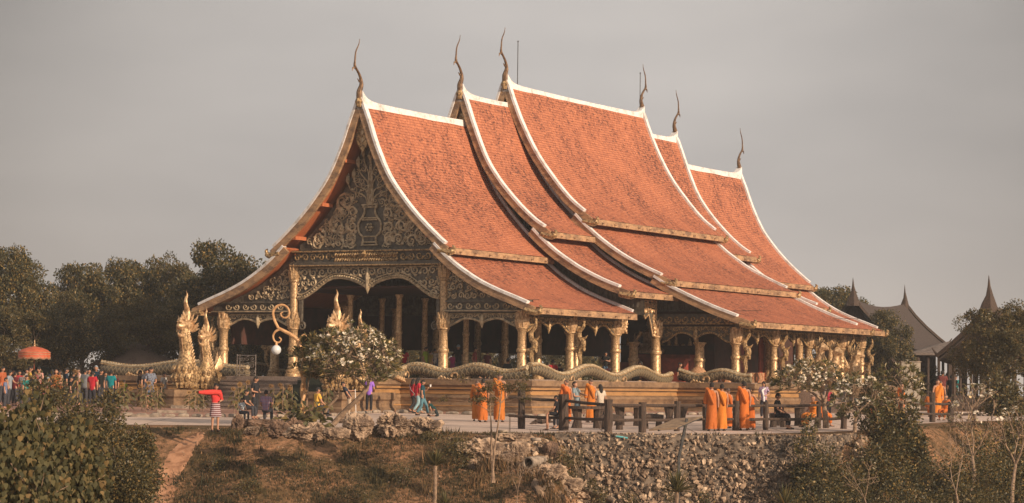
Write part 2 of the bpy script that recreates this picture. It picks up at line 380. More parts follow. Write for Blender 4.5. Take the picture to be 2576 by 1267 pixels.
def ridge_sweep(mb, u0, u1, H, e0, e1, w=.2, hh=.42):
    nn = 40; A = []
    for i in range(nn+1):
        u = u0+(u1-u0)*i/nn; rise = 0
        for e, ue in ((e0, u0), (e1, u1)):
            if e: rise += .42*exp(-abs(u-ue)/.34)
        sag = -.05*sin(pi*i/nn); A.append((u, H+sag, rise))
    vs = []
    for u, z, r in A: vs += [(-w, u, z-hh), (w, u, z-hh), (w*.8, u, z+r), (-w*.8, u, z+r)]
    fs = [(0, 1, 2, 3), (nn*4+3, nn*4+2, nn*4+1, nn*4)]
    for i in range(nn):
        a = i*4; b = a+4
        for q in range(4): fs.append((a+q, a+(q+1) % 4, b+(q+1) % 4, b+q))
    mb.add(vs, fs)
def finial(tp, u, H, d):                       # d = -1 leans out to the front, +1 to the back
    path = smooth([(0, u, H-.25), (0, u+d*.02, H+.15), (0, u-d*.14, H+.5), (0, u-d*.02, H+.85), (0, u+d*.22, H+1.1), (0, u+d*.40, H+1.25), (0, u+d*.40, H+1.5), (0, u+d*.34, H+1.9), (0, u+d*.12, H+2.25), (0, u+d*.06, H+2.48)], 4)
    k = len(path)-1; R = [.12, .13, .095, .06, .05, .065, .04, .032, .022, .006]
    rr = [R[min(int(i/k*9), 8)]*(1-(i/k*9) % 1)+R[min(int(i/k*9)+1, 9)]*((i/k*9) % 1) for i in range(k+1)]
    mb = MB().tube(path, rr, 8)
    mb.tube([(0, u+d*.35, H+1.22), (0, u+d*.55, H+1.16), (0, u+d*.6, H+1.02)], [.05, .04, .01], 6)
    mb.tube([(0, u+d*.35, H+1.3), (0, u+d*.52, H+1.36)], [.04, .008], 5)
    mb.tube([(0, u+d*.02, H+.62), (0, u+d*.2, H+.74)], [.05, .01], 5)
    mb.build('roof_finial', 'finial', tp)
    MB().tube([(0, u, H-.5), (0, u, H-.25), (0, u, H-.1)], [.12, .2, .13], 8).build('finial_base', 'goldn', tp)
TI = [('first', 0., 39.9, 9.4, 30.5, [P1u, P1l], 13.72, 4.45), ('second', 8.5, 31.4, 13.6, 26.3, [P2u, P2l], 15.0, 5.3), ('third', 12.68, 27.35, None, None, [P3u, P3m, P3l], 15.93, 4.3)]
seed = 0
for nm, uf, ub, ia, ib, profs, RH, wb in TI:
    segs = [(uf, ia, 1, 0), (ib, ub, 0, 1)] if ia else [(uf, ub, 1, 1)]
    for u0, u1, vf, vb in segs:
        for sg in (1, -1):
            for li, pr0 in enumerate(profs):
                pr = fine(pr0); seed += 1
                mb = MB(); mb.sm = False; tiles(mb, [p for p in pr if li or p[1] < RH-.2], u0+.1, u1-.1, sg, seed)
                rf = mb.build('tiled_roof', 'tile', temple)
                s = MB(); ribbon(s, [p for p in pr if li or p[1] < RH-.35], -.12, -.05, u0+.14, u1-.14, sg); s.sm = False; s.build('soffit', 'soffit', rf)
                x, z = pr[-1]
                f = MB()
                f.box((sg*(x-.02) if sg > 0 else -x-.12, u0+.2, z-.28), (x+.12 if sg > 0 else -x+.02, u1-.2, z-.02))
                for q in range(int((u1-u0)/1.25)):
                    uu = u0+.8+q*1.25; cx = sg*(x+.13); f.tube([(cx, uu, z-.16), (cx+sg*.10, uu, z-.2), (cx+sg*.13, uu, z-.08)], [.035, .03, .01], 5)
                f.build('eave_board', 'board', temple)
                for ue, on, d in ((u0, vf, -1), (u1, vb, 1)):
                    if not on:
                        c = MB(); a, b = sorted((ue, ue-d*.16)); ribbon(c, pr[:-1], .0, .13, a, b, sg); c.sm = False; c.build('verge_coping', 'white', temple)
                        c = MB(); a, b = sorted((ue+d*.004, ue-d*.08)); ribbon(c, pr, -.3, -.004, a, b, sg); c.sm = False; c.build('barge_board', 'board', temple); continue
                    a, b = sorted((ue, ue-d*.16)); bb = MB(); bb.sm = False
                    ribbon(bb, pr, -.30, -.0, a, b, sg); bb.build('barge_board', 'board', temple)
                    c = MB(); a, b = sorted((ue+d*.04, ue-d*.22)); ribbon(c, pr[:-2], .0, .115, a, b, sg); c.sm = False
                    c.build('verge_coping', 'white', temple)
                    # curled tip where board and eave meet
                    k = MB().tube(smooth([(sg*(x-.5), ue+d*-.08, z-.12), (sg*(x+.05), ue-d*.08, z-.22), (sg*(x+.2), ue-d*.08, z-.14), (sg*(x+.25), ue-d*.08, z+.0), (sg*(x+.17), ue-d*.08, z+.08)], 3), [.15]*4+[.13]*3+[.08]*3+[.05, .04, .02], 7)
                    k.build('eave_tip', 'goldn', temple)
                    # purlin ends under the front overhang
                    if nm == 'first' and d == -1 and li == 0:
                        for t in (.27, .42, .6, .8):
                            px, pz = pr[int(t*(len(pr)-1))]
                            MB().box((sg*px-.16, .17, pz-.42), (sg*px+.16, 1.0, pz-.26)).build('purlin', 'soffit', temple)
    for u0, u1, vf, vb in segs:
        r = MB(); ridge_sweep(r, u0, u1, RH, vf, vb); r.build('ridge', 'white', temple)
    for u, d in ((uf, -1), (ub, 1)): finial(temple, u, RH+.2, d)
# gable walls behind the verges of every tier
def top_of(profs, v, drop):
    v = abs(v); best = None
    for pr in profs:
        xs = [p[0] for p in pr]; zs = [p[1] for p in pr]
        if xs[0] <= v <= xs[-1]:
            z = float(np.interp(v, xs, zs)); best = z if best is None else min(best, z)
    if best is None: best = profs[-1][-1][1]
    return best-drop
def gable(u, profs, v0, v1, hb, drop, thick=.14, n=60):
    mb = MB(); mb.sm = False; vs = []
    for i in range(n+1):
        v = v0+(v1-v0)*i/n; t = max(hb+.02, top_of(profs, v, drop))
        vs += [(v, u, hb), (v, u, t), (v, u+thick, hb), (v, u+thick, t)]
    fs = []
    for i in range(n):
        a = i*4; b = a+4; fs += [(a, b, b+1, a+1), (a+3, b+3, b+2, a+2), (a+1, b+1, b+3, a+3), (a, a+2, b+2, b)]
    return mb.add(vs, fs)
FP = [fine(P1u), fine(P1l)]; FPo = [offs(fine(P1u), -.34), offs(fine(P1l), -.2)]; SP = [fine(P2u), fine(P2l)]; TP = [fine(P3u), fine(P3m), fine(P3l)]
gable(10.1, SP, -8.9, 8.9, 4.6, .16).build('gable_wall', 'dark', temple)
gable(14.12, TP, -12.9, 12.9, 4.9, .16).build('gable_wall', 'dark', temple)
gable(26.3, TP, -12.9, 12.9, 4.9, .16).build('gable_wall', 'dark', temple)
gable(30.3, SP, -8.9, 8.9, 4.6, .16).build('gable_wall', 'dark', temple)
gable(38.9, FP, -8.6, 8.6, 4.6, .16).build('gable_wall', 'dark', temple)
for u in (10.1, 14.12):                          # vertical slats on those walls
    mb = MB(); mb.sm = False; PRF = SP if u < 12 else TP; W = 8.6 if u < 12 else 12.6
    v = -W
    while v < W:
        t = top_of(PRF, v, .3)
        if t > 5.0: mb.box((v, u-.05, 4.95), (v+.09, u, t))
        v += .22
    mb.build('slat_screen', 'dark', temple)
# small diamond panels high in the gables
for u, H in ((.3, 13.5), (8.8, 14.75), (13.0, 15.6)):
    mb = MB(); mb.sm = False; mb.prism([(-.42, H-1.3), (0, H-.2), (.42, H-1.3), (.22, H-1.75), (0, H-2.05), (-.22, H-1.75)], u, u+.12)
    w = mb.build('apex_panel', 'goldn', temple)
    k = MB(); k.sm = False
    for q in (0, 1):
        for zz in (.75, 1.15, 1.5):
            k.prism([(-.1, H-zz), (0, H-zz+.13), (.1, H-zz), (0, H-zz-.13)], u-.03, u+.01)
        break
    k.build('diamond_boss', 'relief', w)

# ---------------- carved ornament
def spiral(mb, cx, cz, R, a0, d, u, w, turns=1.35, n=13, depth=.05):
    pts = []; rr = []
    for i in range(n):
        t = i/(n-1); r = R*(1-t*.86); a = a0+d*turns*2*pi*t
        pts.append((cx+cos(a)*r, u-depth*(.4+.6*t), cz+sin(a)*r)); rr.append(w*(1-.55*t))
    mb.tube(pts, rr, 5); mb.lathe([(0.001, -.0), (w*1.2, .0)], (0, 0, 0), 3) if False else None
    return pts[0]
def scroll_fill(mb, inside, v0, v1, z0, z1, cell, u, w=None, jitter=.1):
    w = w or cell*.12; rows = max(1, round((z1-z0)/cell)); cz = (z1-z0)/rows; ncol = max(1, round((v1-v0)/cell)); cv = (v1-v0)/ncol
    for r in range(rows):
        for c in range(ncol):
            x = v0+(c+.5)*cv+random.uniform(-1, 1)*jitter*cell; z = z0+(r+.5)*cz+random.uniform(-1, 1)*jitter*cell
            if not inside(x, z): continue
            d = 1 if (r+c) % 2 else -1; R = min(cv, cz)*.47*random.uniform(.85, 1.05); a0 = random.uniform(0, 6.28)
            spiral(mb, x, z, R, a0, d, u, w)
            for q in range(3):                    # leaves that spring off the scroll
                a = a0+q*2.1; px, pz = x+cos(a)*R, z+sin(a)*R
                L = cell*.34; b = a+d*.9
                if inside(px+cos(b)*L, pz+sin(b)*L):
                    mb.tube([(px, u-.02, pz), (px+cos(b)*L*.5, u-.06, pz+sin(b)*L*.5), (px+cos(b+d*.7)*L, u-.03, pz+sin(b+d*.7)*L)], [w*.9, w*1.1, w*.15], 5)
def rim(mb, pts, w, u, d=.05):
    mb.tube([(x, u-d, z) for x, z in pts], w, 6)
def arch_curve(v0, v1, zs, za, zc, n=24):
    """scalloped lower edge of an arch panel: zs at the posts, za at the crown of each lobe, zc at the middle drop"""
    out = []
    for i in range(n+1):
        t = i/n; s = abs(2*t-1)                 # 1 at posts, 0 at centre
        if s > .45: q = (s-.45)/.55; z = za+(zs-za)*(q*q*(3-2*q))
        else: q = 1-s/.45; z = za+(zc-za)*(q**2.2)
        out.append((v0+(v1-v0)*t, z))
    return out
def arch_panel(name, v0, v1, ztop, zs, za, zc, u, m='dark', rm='relief', thick=.12, cell=None, parent=temple, frame=True, side=None):
    """side: None = panel across v at u; 'v' = panel along u at v=side plane (built in the same plane, then turned)"""
    cur = arch_curve(v0, v1, zs, za, zc); top = [(x, ztop) for x, _ in cur]
    mb = MB(); mb.sm = False; n = len(cur); vs = []
    for (x, z), (_, zt) in zip(cur, top): vs += [(x, u, z), (x, u, zt), (x, u+thick, z), (x, u+thick, zt)]
    fs = []
    for i in range(n-1):
        a = i*4; b = a+4; fs += [(a, b, b+1, a+1), (a+3, b+3, b+2, a+2), (a, a+2, b+2, b), (a+1, b+1, b+3, a+3)]
    fs += [(0, 1, 3, 2), (n*4-4, n*4-2, n*4-1, n*4-3)]
    mb.add(vs, fs); o = mb.build(name, m, parent)
    k = MB(); rim(k, cur, .05, u, .03)
    if frame: rim(k, [(v0+.06, ztop-.06), (v1-.06, ztop-.06)], .035, u, .02)
    cell = cell or (ztop-za)*.8
    f = lambda x, z: z < ztop-.02 and z > float(np.interp(x, [c[0] for c in cur], [c[1] for c in cur]))+cell*.32 and v0+.1 < x < v1-.1
    scroll_fill(k, f, v0+.1, v1-.1, zs, ztop, cell, u)
    xm = (v0+v1)/2; k.tube([(xm, u-.04, ztop-.05), (xm, u-.06, (ztop+zc)/2), (xm, u-.05, zc-.02), (xm, u-.04, zc-.24)], [.03, .11, .09, .008], 6)
    r = k.build('carved_scrollwork', rm, o)
    return o, r
def turn_side(objs, vp, u_mid, v_mid):
    """turn a panel built across v so that it runs along u in the plane v = vp, its face outward"""
    for o in objs:
        if o.parent == temple:
            o.location = (vp+0*u_mid, u_mid, 0); o.rotation_euler = (0, 0, pi/2)
# pediment
GU = 1.05; pg = gable(GU, FPo, -3.75, 3.75, 7.18, .0); ped = pg.build('pediment', 'dark', temple)
inside_p = lambda x, z: 7.3 < z < top_of(FPo, x, .42) and not (abs(x-.0) < .62 and z < 9.2) and not (abs(x) < .95 and 9.0 < z)
k = MB()
scroll_fill(k, inside_p, -3.7, 3.7, 7.3, 11.6, .62, GU, .062, .16)
scroll_fill(k, lambda x, z: 7.3 < z < top_of(FPo, x, .3) and not (abs(x) < .62 and z < 9.25) and abs(x) > .22, -3.7, 3.7, 7.35, 11.6, .34, GU, .034, .3)
for sg in (1, -1):                              # four big leading scrolls
    spiral(k, sg*1.3, 9.35, .52, -pi/2, sg, GU, .075, 1.6, 18); spiral(k, sg*1.75, 8.35, .45, pi/2, -sg, GU, .07, 1.5, 18)
    spiral(k, sg*2.7, 7.8, .40, pi/2, sg, GU, .065, 1.5, 18); spiral(k, sg*1.05, 7.75, .32, -pi/2, -sg, GU, .055, 1.4, 16)
k.build('carved_scrollwork', 'relief', ped)
v = MB()
for sg in (1, -1): rim(v, [(p.x*sg, p.y) for p in smooth([(.36, 9.2, 0), (.27, 8.95, 0), (.36, 8.7, 0), (.58, 8.4, 0), (.56, 8.0, 0), (.34, 7.75, 0), (.38, 7.4, 0)], 4)], .05, GU, .07)
for z, w in ((9.2, .44), (9.1, .40), (8.62, .42), (8.54, .4), (7.8, .4), (7.55, .42), (7.42, .44)): rim(v, [(-w, z), (w, z)], .035, GU, .07)
for q in range(6): v.tube([(cos(q*pi/3)*.12, .95, 8.2+sin(q*pi/3)*.12), (cos(q*pi/3)*.19, .93, 8.2+sin(q*pi/3)*.19)], [.07, .05], 6)
v.tube([(0, .97, 8.2), (0, .89, 8.2)], [.07, .03], 8)
v.build('vase_relief', 'crest', ped)
s = MB()
for x in (-.09, 0, .09): s.tube([(x, .99, 9.2), (x*.9, .99, 10.2), (x*.3, .99, 11.2)], [.045, .04, .02], 5)
for sg in (1, -1):
    for x1, z1, x2, z2 in ((.3, 9.5, 1.15, 10.3), (.22, 9.75, .84, 10.5), (.15, 10.1, .62, 11.05), (.1, 10.5, .36, 11.5)):
        p = smooth([(sg*.12, .99, z1-.35), (sg*x1, .99, z1+.1), (sg*x2*.85, .99, z2-.45), (sg*x2, .99, z2-.18)], 4); s.tube(p, .035, 5)
        s.tube([(sg*x2, .97, z2-.18), (sg*x2, .91, z2-.02), (sg*(x2+.01), .93, z2+.16), (sg*x2, .97, z2+.34)], [.04, .10, .09, .01], 7)
s.tube([(0, .99, 11.15), (0, .93, 11.35), (0, .97, 11.7)], [.05, .14, .01], 7)
s.build('lotus_relief', 'crest', ped)
# frieze under the pediment
fb = MB(); fb.sm = False
fb.box((-3.95, .62, 7.1), (4.05, .95, 7.2)); fb.box((-3.75, .74, 6.68), (3.85, .95, 7.1)); fb.box((-3.95, .58, 6.5), (4.05, .95, 6.68)); fr = fb.build('frieze_beam', 'dark', temple)
k = MB()
for sg in (1, -1):
    for i in range(5): spiral(k, sg*(1.95+i*.42), 6.9, .19, pi*(i % 2), sg*(1 if i % 2 else -1), .74, .05, 1.3)
for z in (6.98, 6.74):
    for i in range(26): x = -1.6+i*.128; k.tube([(x, .66, z-.08), (x+.05, .6, z), (x+.08, .66, z+.08)], .05, 5)
    rim(k, [(-1.7, z-.1), (1.7, z-.1)], .03, .7)
rim(k, [(-3.9, 7.15), (4.0, 7.15)], .04, .66); rim(k, [(-3.9, 6.52), (4.0, 6.52)], .04, .62)
k.tube([(0, .6, 7.12), (0, .52, 7.0), (0, .6, 6.86)], [.06, .12, .04], 7)
k.build('carved_scrollwork', 'goldn', fr)
# main entrance arch
o, r = arch_panel('entrance_arch', -3.62, 3.75, 6.5, 5.05, 5.98, 5.5, .84, cell=.46)
k = MB(); cur = arch_curve(-3.62, 3.75, 5.12, 6.06, 5.6, 60)
for x, z in cur: k.tube([(x, .8, z), (x, .72, z)], [.07, .035], 6)
rim(k, [(x, z+.12) for x, z in cur], .03, .84)
k.build('beaded_rim', 'relief', o)
for sg, x0 in ((-1, -3.62), (1, 3.75)):          # jamb strips ending in a scroll
    j = MB(); j.sm = False; j.box((min(x0, x0-sg*.16), .84, 3.9), (max(x0, x0-sg*.16), .98, 5.1)); spiral(j, x0-sg*.2, 3.85, .2, pi/2, sg, .86, .06)
    j.build('arch_jamb', 'dark', temple)
# wings of the front: triangular scroll panel, scroll frieze, small double arch
for sg in (1, -1):
    a, b = (4.1, 7.7) if sg > 0 else (-7.7, -3.95)
    w = (gable(.86, FPo, a, b+.9, 4.95, .0) if sg > 0 else gable(.86, FPo, a-.9, b, 4.95, .0)).build('wing_panel', 'dark', temple)
    k = MB(); f = lambda x, z: 5.0 < z < top_of(FPo, x, .22) and a-.6 < x < b+.6
    scroll_fill(k, f, a-.5, b+.5, 5.0, 7.1, .36, .86, .045); k.build('carved_scrollwork', 'relief', w)
    fb = MB(); fb.sm = False; a2, b2 = (a, b+.6) if sg > 0 else (a-.6, b)
    fb.box((a2, .7, 4.88), (b2, .98, 4.95)); fb.box((a2, .8, 4.56), (b2, .98, 4.88)); fb.box((a2, .66, 4.44), (b2, .98, 4.56)); fr = fb.build('frieze_beam', 'dark', temple)
    k = MB()
    for i in range(8): spiral(k, a+.25+i*(b-a-.4)/7, 4.72, .17, pi*(i % 2), 1 if i % 2 else -1, .8, .048, 1.25)
    rim(k, [(a2, 4.5), (b2, 4.5)], .03, .66, .01); k.build('carved_scrollwork', 'relief', fr)
    arch_panel('wing_arch', a+.05, b-.05, 4.44, 3.85, 4.18, 3.98, .88, cell=.24)
# side arcades: gilded double arches between the columns
def side_arch(u0, u1, vp, ztop=4.3, zs=3.62, za=4.08, zc=3.82, beam=True):
    w = (u1-u0)/2-.16; o, r = arch_panel('side_arch', -w, w, ztop, zs, za, zc, 0, 'dark', 'goldn', .1, .24)
    o.location = (vp, (u0+u1)/2, 0); o.rotation_euler = (0, 0, pi/2)
    return o
def beam_u(u0, u1, vp, z0, z1, t=.22):
    mb = MB(); mb.sm = False; mb.box((vp-t, u0, z0), (vp, u1, z1)); mb.box((vp-t, u0, z1), (vp+.1, u1, z1+.08)); return mb.build('eave_beam', 'dark', temple)
# ---------------- columns
def lotus(mb, z0, z1, r, c=(0, 0), n=8):
    h = z1-z0
    mb.lathe([(r*.9, z0), (r*.95, z0+h*.5), (r*1.1, z1)], (c[0], c[1], 0), 12)
    for ring, (zz, hh, off) in enumerate(((0, .62, 0), (.0, .98, .5))):
        for i in range(n):
            a = 2*pi*(i+off)/n; rr = r*(1.12 if ring == 0 else 1.0)
            pts = [(c[0]+cos(a)*rr*q, c[1]+sin(a)*rr*q, z0+h*(zz+hh*t)) for t, q in ((0, .9), (.3, 1.05), (.65, 1.08), (.85, 1.2), (1, 1.5))]
            mb.tube(pts, [r*.26, r*.40, r*.38, r*.24, r*.02], 6)
def column(v, u, z0, zcap, ztop, r=.2, upper=None, bracket=None, ringz=None, mid=None, name='column', par=temple, petals=True):
    cap_h = ztop-zcap if upper is None else .68
    sh = MB(); rz = ringz or (z0+(zcap-z0)*.55)
    sh.lathe([(r*1.75, z0), (r*1.75, z0+.12), (r*1.5, z0+.16), (r*1.6, z0+.26), (r*1.2, z0+.34), (r*1.22, z0+.42), (r*1.08, z0+.47), (r*1.04, rz-.1), (r*1.2, rz-.07), (r*1.26, rz), (r*1.2, rz+.07), (r, rz+.1),
              (r*.95, zcap-.2), (r*1.05, zcap-.16), (r*1.12, zcap-.1), (r*1.4, zcap-.06), (r*1.42, zcap)], (0, 0, 0), 18)
    o = sh.build(name, 'gold', par, (v, u, 0))
    cp = MB()
    if petals: lotus(cp, zcap, zcap+cap_h, r)
    if upper:
        z1, z2 = upper
        cp.lathe([(r*.85, zcap+cap_h-.15), (r*.85, z1-.12), (r*1.2, z1-.08), (r*1.2, z1)], (0, 0, 0), 14); lotus(cp, z1, z2, r*.9)
    if petals or upper: cp.build('capital', 'goldp' if not upper else 'gold', o)
    if bracket:                                   # naga bracket leaning out from the shaft
        dx, dy = bracket; b = MB()
        def P(d, z): return (dx*d, dy*d, z)
        b.tube(smooth([P(.1, rz+.0), P(.32, rz-.06), P(.55, rz+.06), P(.62, rz+.3), P(.46, rz+.5), P(.44, rz+.75), P(.62, rz+1.0), P(.66, rz+1.25), P(.6, rz+1.5)], 4), [.08]*4+[.12]*6+[.14]*6+[.11]*5+[.09]*5+[.06]*4+[.04, .02, .01], 7)
        b.tube(smooth([P(.55, rz+.1), P(.45, rz-.2), P(.5, rz-.55), P(.35, rz-.85), P(.18, rz-.95)], 3), [.13, .13, .12, .11, .10, .09, .08, .07, .06, .05, .04, .03, .02], 6)
        b.tube([P(.5, rz+.45), P(.75, rz+.5), P(.85, rz+.62)], [.08, .05, .01], 6)
        b.tube([P(.1, rz), P(.7, rz+.02)], [.09, .12], 6)
        b.build('naga_bracket', 'goldn', o)
    return o
FL = 1.6
for X_, U_ in ((880, 2.6), (1003, 2.6), (960, 7.), (1068, 7.), (1172, 6.0)): column(T_at_u(X_, 850, U_)[0], U_, FL, 5.3, 5.6, r=.13, name='inner_column', petals=False)
column(-3.85, .8, FL, 3.78, 6.6, upper=(5.92, 6.62)); column(4.0, .8, FL, 3.78, 6.6, upper=(5.92, 6.62))
column(-7.7, .8, FL, 3.8, 4.5, bracket=(-1, 0)); column(7.9, .8, FL, 3.8, 4.5, bracket=(1, 0))
US = [.8, 5.08, 9.35, 13.45]
for sg in (1, -1):
    for i, u in enumerate(US[1:], 1): column(sg*7.9, u, FL, 3.72, 4.45, bracket=(sg, 0) if i == 1 else None, r=.2 if i < 3 else .22, ringz=2.95)
    for u in (26.4, 30.4, 34.6, 39.1): column(sg*7.9, u, FL, 3.72, 4.45, bracket=(sg, 0) if u == 39.1 else None)
    for u0, u1 in zip(US[:-2], US[1:-1]): side_arch(u0, u1, sg*7.95)
    beam_u(.8, 9.6, sg*8.0+.1 if sg > 0 else -7.9, 4.3, 4.5)
    beam_u(26.4, 39.2, sg*8.0+.1 if sg > 0 else -7.9, 4.3, 4.5)
    for u0, u1 in ((30.4, 34.6), (34.6, 39.1)): side_arch(u0, u1, sg*7.95)
    UM = [13.9, 18.2, 22.4, 26.6]
    for u in UM: column(sg*11.8, u, FL, 3.42, 4.15, bracket=(sg, 0), ringz=2.75)
    for u0, u1 in zip(UM[:-1], UM[1:]): side_arch(u0, u1, sg*11.85, 4.1, 3.4, 3.85, 3.6)
    beam_u(13.7, 26.8, sg*11.95+.1 if sg > 0 else -11.8, 4.08, 4.3)
for x in (6.4, 9.8): column(x, 14.2 if x > 9 else 14.1, FL, 3.45, 4.2, r=.22, petals=False)
# front wing of the widened middle hall
for sg in (1, -1):
    a, b = (8.0, 11.6) if sg > 0 else (-11.6, -8.0)
    fb = MB(); fb.sm = False; fb.box((a-.2, 13.6, 4.28), (b+.4, 14.0, 4.75)); fr = fb.build('frieze_beam', 'dark', temple)
    k = MB()
    for i in range(9): spiral(k, a+.1+i*.42, 4.52, .18, pi*(i % 2), 1 if i % 2 else -1, 13.6, .05, 1.25)
    rim(k, [(a-.2, 4.3), (b+.3, 4.3)], .03, 13.6, .01); k.build('carved_scrollwork', 'goldn', fr)
    arch_panel('wing_arch', a+.05, b-.05, 4.2, 3.45, 3.9, 3.62, 13.8, cell=.26, rm='goldn')
# hanging gilded bracket where the second tier meets the middle hall
for sg in (1, -1):
    for poly in ([(-1.3, 5.35), (1.05, 5.35), (1.05, 3.6), (.72, 3.72), (.5, 4.25), (.28, 4.7), (-.1, 4.5), (-.32, 4.78), (-.6, 4.95), (-1.3, 5.05)], [(-2.55, 4.45), (-1.9, 4.45), (-2.0, 4.1), (-2.25, 3.85), (-2.55, 3.7)]):
        b = MB(); b.sm = False; b.prism(poly, 0, .12); o = b.build('hanging_bracket', 'dark', temple); o.location = (sg*7.97, 12.2, 0); o.rotation_euler = (0, 0, pi/2); k = MB(); rim(k, poly+poly[:1], .045, 0, .02)
        zt = poly[0][1]; scroll_fill(k, lambda x, z: (x < -.2 and z > 5.0) or (-.5 < x < .6 and z > 4.75) or x > .62 or zt < 5, poly[0][0]+.08, poly[1][0]-.05, 3.75, zt-.05, .3, 0, .055); r = k.build('carved_scrollwork', 'goldp', o)
# interior
hb = MB(); hb.sm = False
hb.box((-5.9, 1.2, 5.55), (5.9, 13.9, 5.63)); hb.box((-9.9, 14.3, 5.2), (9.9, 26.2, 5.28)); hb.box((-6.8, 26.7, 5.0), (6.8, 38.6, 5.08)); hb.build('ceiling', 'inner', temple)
w = MB(); w.sm = False; w.box((-7.6, 1.2, 3.05), (-7.5, 38.6, 4.9)); w.build('sky_blocker', 'inner', temple)  # added dark sheet that hides the sky through the far bays
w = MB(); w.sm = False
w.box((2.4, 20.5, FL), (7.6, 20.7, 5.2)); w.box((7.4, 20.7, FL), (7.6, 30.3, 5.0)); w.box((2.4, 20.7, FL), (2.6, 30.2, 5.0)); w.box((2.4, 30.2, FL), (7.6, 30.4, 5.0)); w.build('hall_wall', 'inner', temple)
w = MB(); w.sm = False
for u in (22.6, 25.8):
    w = MB(); w.sm = False; w.box((7.6, u, FL), (7.66, u+1.3, 3.9)); w.build('door_leaf', 'red', temple)
w = MB(); w.sm = False
for i, (a, b, h) in enumerate(((2.2, 7.3, .5), (2.6, 7.1, .95), (3.2, 6.9, 1.35))): w.box((a+.4, 18.2+i*.5, FL), (b, 20.4, FL+h))
w.box((7.5, 15.0, FL), (8.6, 15.5, FL+1.0)); w.box((7.4, 14.95, FL+1.0), (8.7, 15.55, FL+1.1)); w.build('altar_platform', 'red', temple)
for u, vs in ((5.0, (-3.9,)), (9.3, (-3.9, 3.9)), (13.0, (-3.9, 3.9, 0)), (17, (-3.9, 3.9))):
    for x in vs: column(x, u, FL, 4.9, 5.5, r=.17, name='inner_column', petals=False)
for k in range(12):
    x = 2.9+k*.38; bd = MB(); bd.tube([(x, 19.6, 3.4), (x, 19.6, 3.5+.5*((k*7) % 3)/2)], [.12, .03], 6); bd.build('altar_ornament', 'goldp', temple)
# seated gilded image on the altar
b = MB(); b.lathe([(.75, 0), (.8, .15), (.6, .3), (.42, .45), (.36, .8), (.46, 1.05), (.2, 1.2), (.12, 1.28), (.2, 1.4), (.2, 1.55), (.12, 1.7), (.04, 1.9)], (4.6, 19.4, 3.0), 16, .6)
b.tube([(4.2, 19.2, 4.05), (4.0, 19.0, 3.6), (4.5, 18.95, 3.35)], [.12, .1, .07], 7); b.tube([(5.0, 19.2, 4.05), (5.2, 19.0, 3.6), (5.2, 18.95, 3.3)], [.12, .1, .07], 7)
b.build('gilded_image', 'goldp', temple)
# lightning rods on the main ridge
for u in (13.9, 27.1): MB().tube([(0, u, 16.0), (0, u, 18.15)], .02, 6).tube([(-.05, u, 18.1), (.05, u, 18.1)], .015, 5).build('lightning_rod', 'steel', temple)

# ---------------- plinth
def molding(mb, line, prof, closed=False):
    n = len(line); vs = []
    for i, (x, y) in enumerate(line):
        def nrm(a, b): dx, dy = b[0]-a[0], b[1]-a[1]; L = sqrt(dx*dx+dy*dy); return (dy/L, -dx/L)
        a = nrm(line[i-1], line[i]) if i else nrm(line[0], line[1]); b = nrm(line[i], line[i+1]) if i < n-1 else a
        mx, my = a[0]+b[0], a[1]+b[1]; L = (mx*mx+my*my)/2 or 1; mx, my = mx/L, my/L
        for o, z in prof: vs.append((x+mx*o, y+my*o, z))
    k = len(prof)
    mb.add(vs, [(i*k+j, (i+1)*k+j, (i+1)*k+j+1, i*k+j+1) for i in range(n-1) for j in range(k-1)]+[tuple(range(k)), tuple(range((n-1)*k, n*k))[::-1]])
PR = [(-.1, -.4), (.34, -.4), (.34, .14), (.30, .22), (.30, .30), (.22, .34), (.22, .42), (.12, .5), (.1, .62), (.13, .72), (.16, .8), (.13, .88), (.03, .93), (.03, 1.12), (.12, 1.16), (.12, 1.26), (.18, 1.30), (.22, 1.33), (.22, 1.56), (-.1, 1.56)]
LN = [(-13.2, 6.), (-13.2, -1.3), (-4.55, -1.3), (-4.55, -3.3)]
LN2 = [(3.15, -3.3), (3.15, -1.3), (9.5, -1.3), (9.5, 12.4), (13.3, 12.4), (13.3, 17.6)]
mb = MB(); mb.sm = False; molding(mb, LN, PR); molding(mb, LN2, PR)
molding(mb, [(13.3, 23.5), (13.3, 27.6), (9.5, 27.6), (9.5, 41)], PR); mb.build('plinth', 'plinth', temple)
mb = MB(); mb.sm = False
for L_ in (LN, LN2, [(13.3, 23.5), (13.3, 27.6), (9.5, 27.6), (9.5, 41)]):
    for z0, z1, o_ in ((.95, 1.10, .04), (.44, .49, .21), (1.17, 1.24, .125)): molding(mb, L_, [(0, z0), (o_+.012, z0), (o_+.012, z1), (0, z1)])
mb.build('gilded_band', 'band', temple)
mb = MB(); mb.sm = False
mb.box((-9.4, -1.2, 1.2), (9.4, 41, FL)); mb.box((-13.1, -1.2, 1.2), (-9.4, 27, FL-.01)); mb.box((9.4, 12.5, 1.2), (13.2, 27.5, FL-.004)); mb.box((-4.5, -3.3, 1.2), (3.1, -1.2, FL-.008)); mb.build('terrace_floor', 'step', temple)
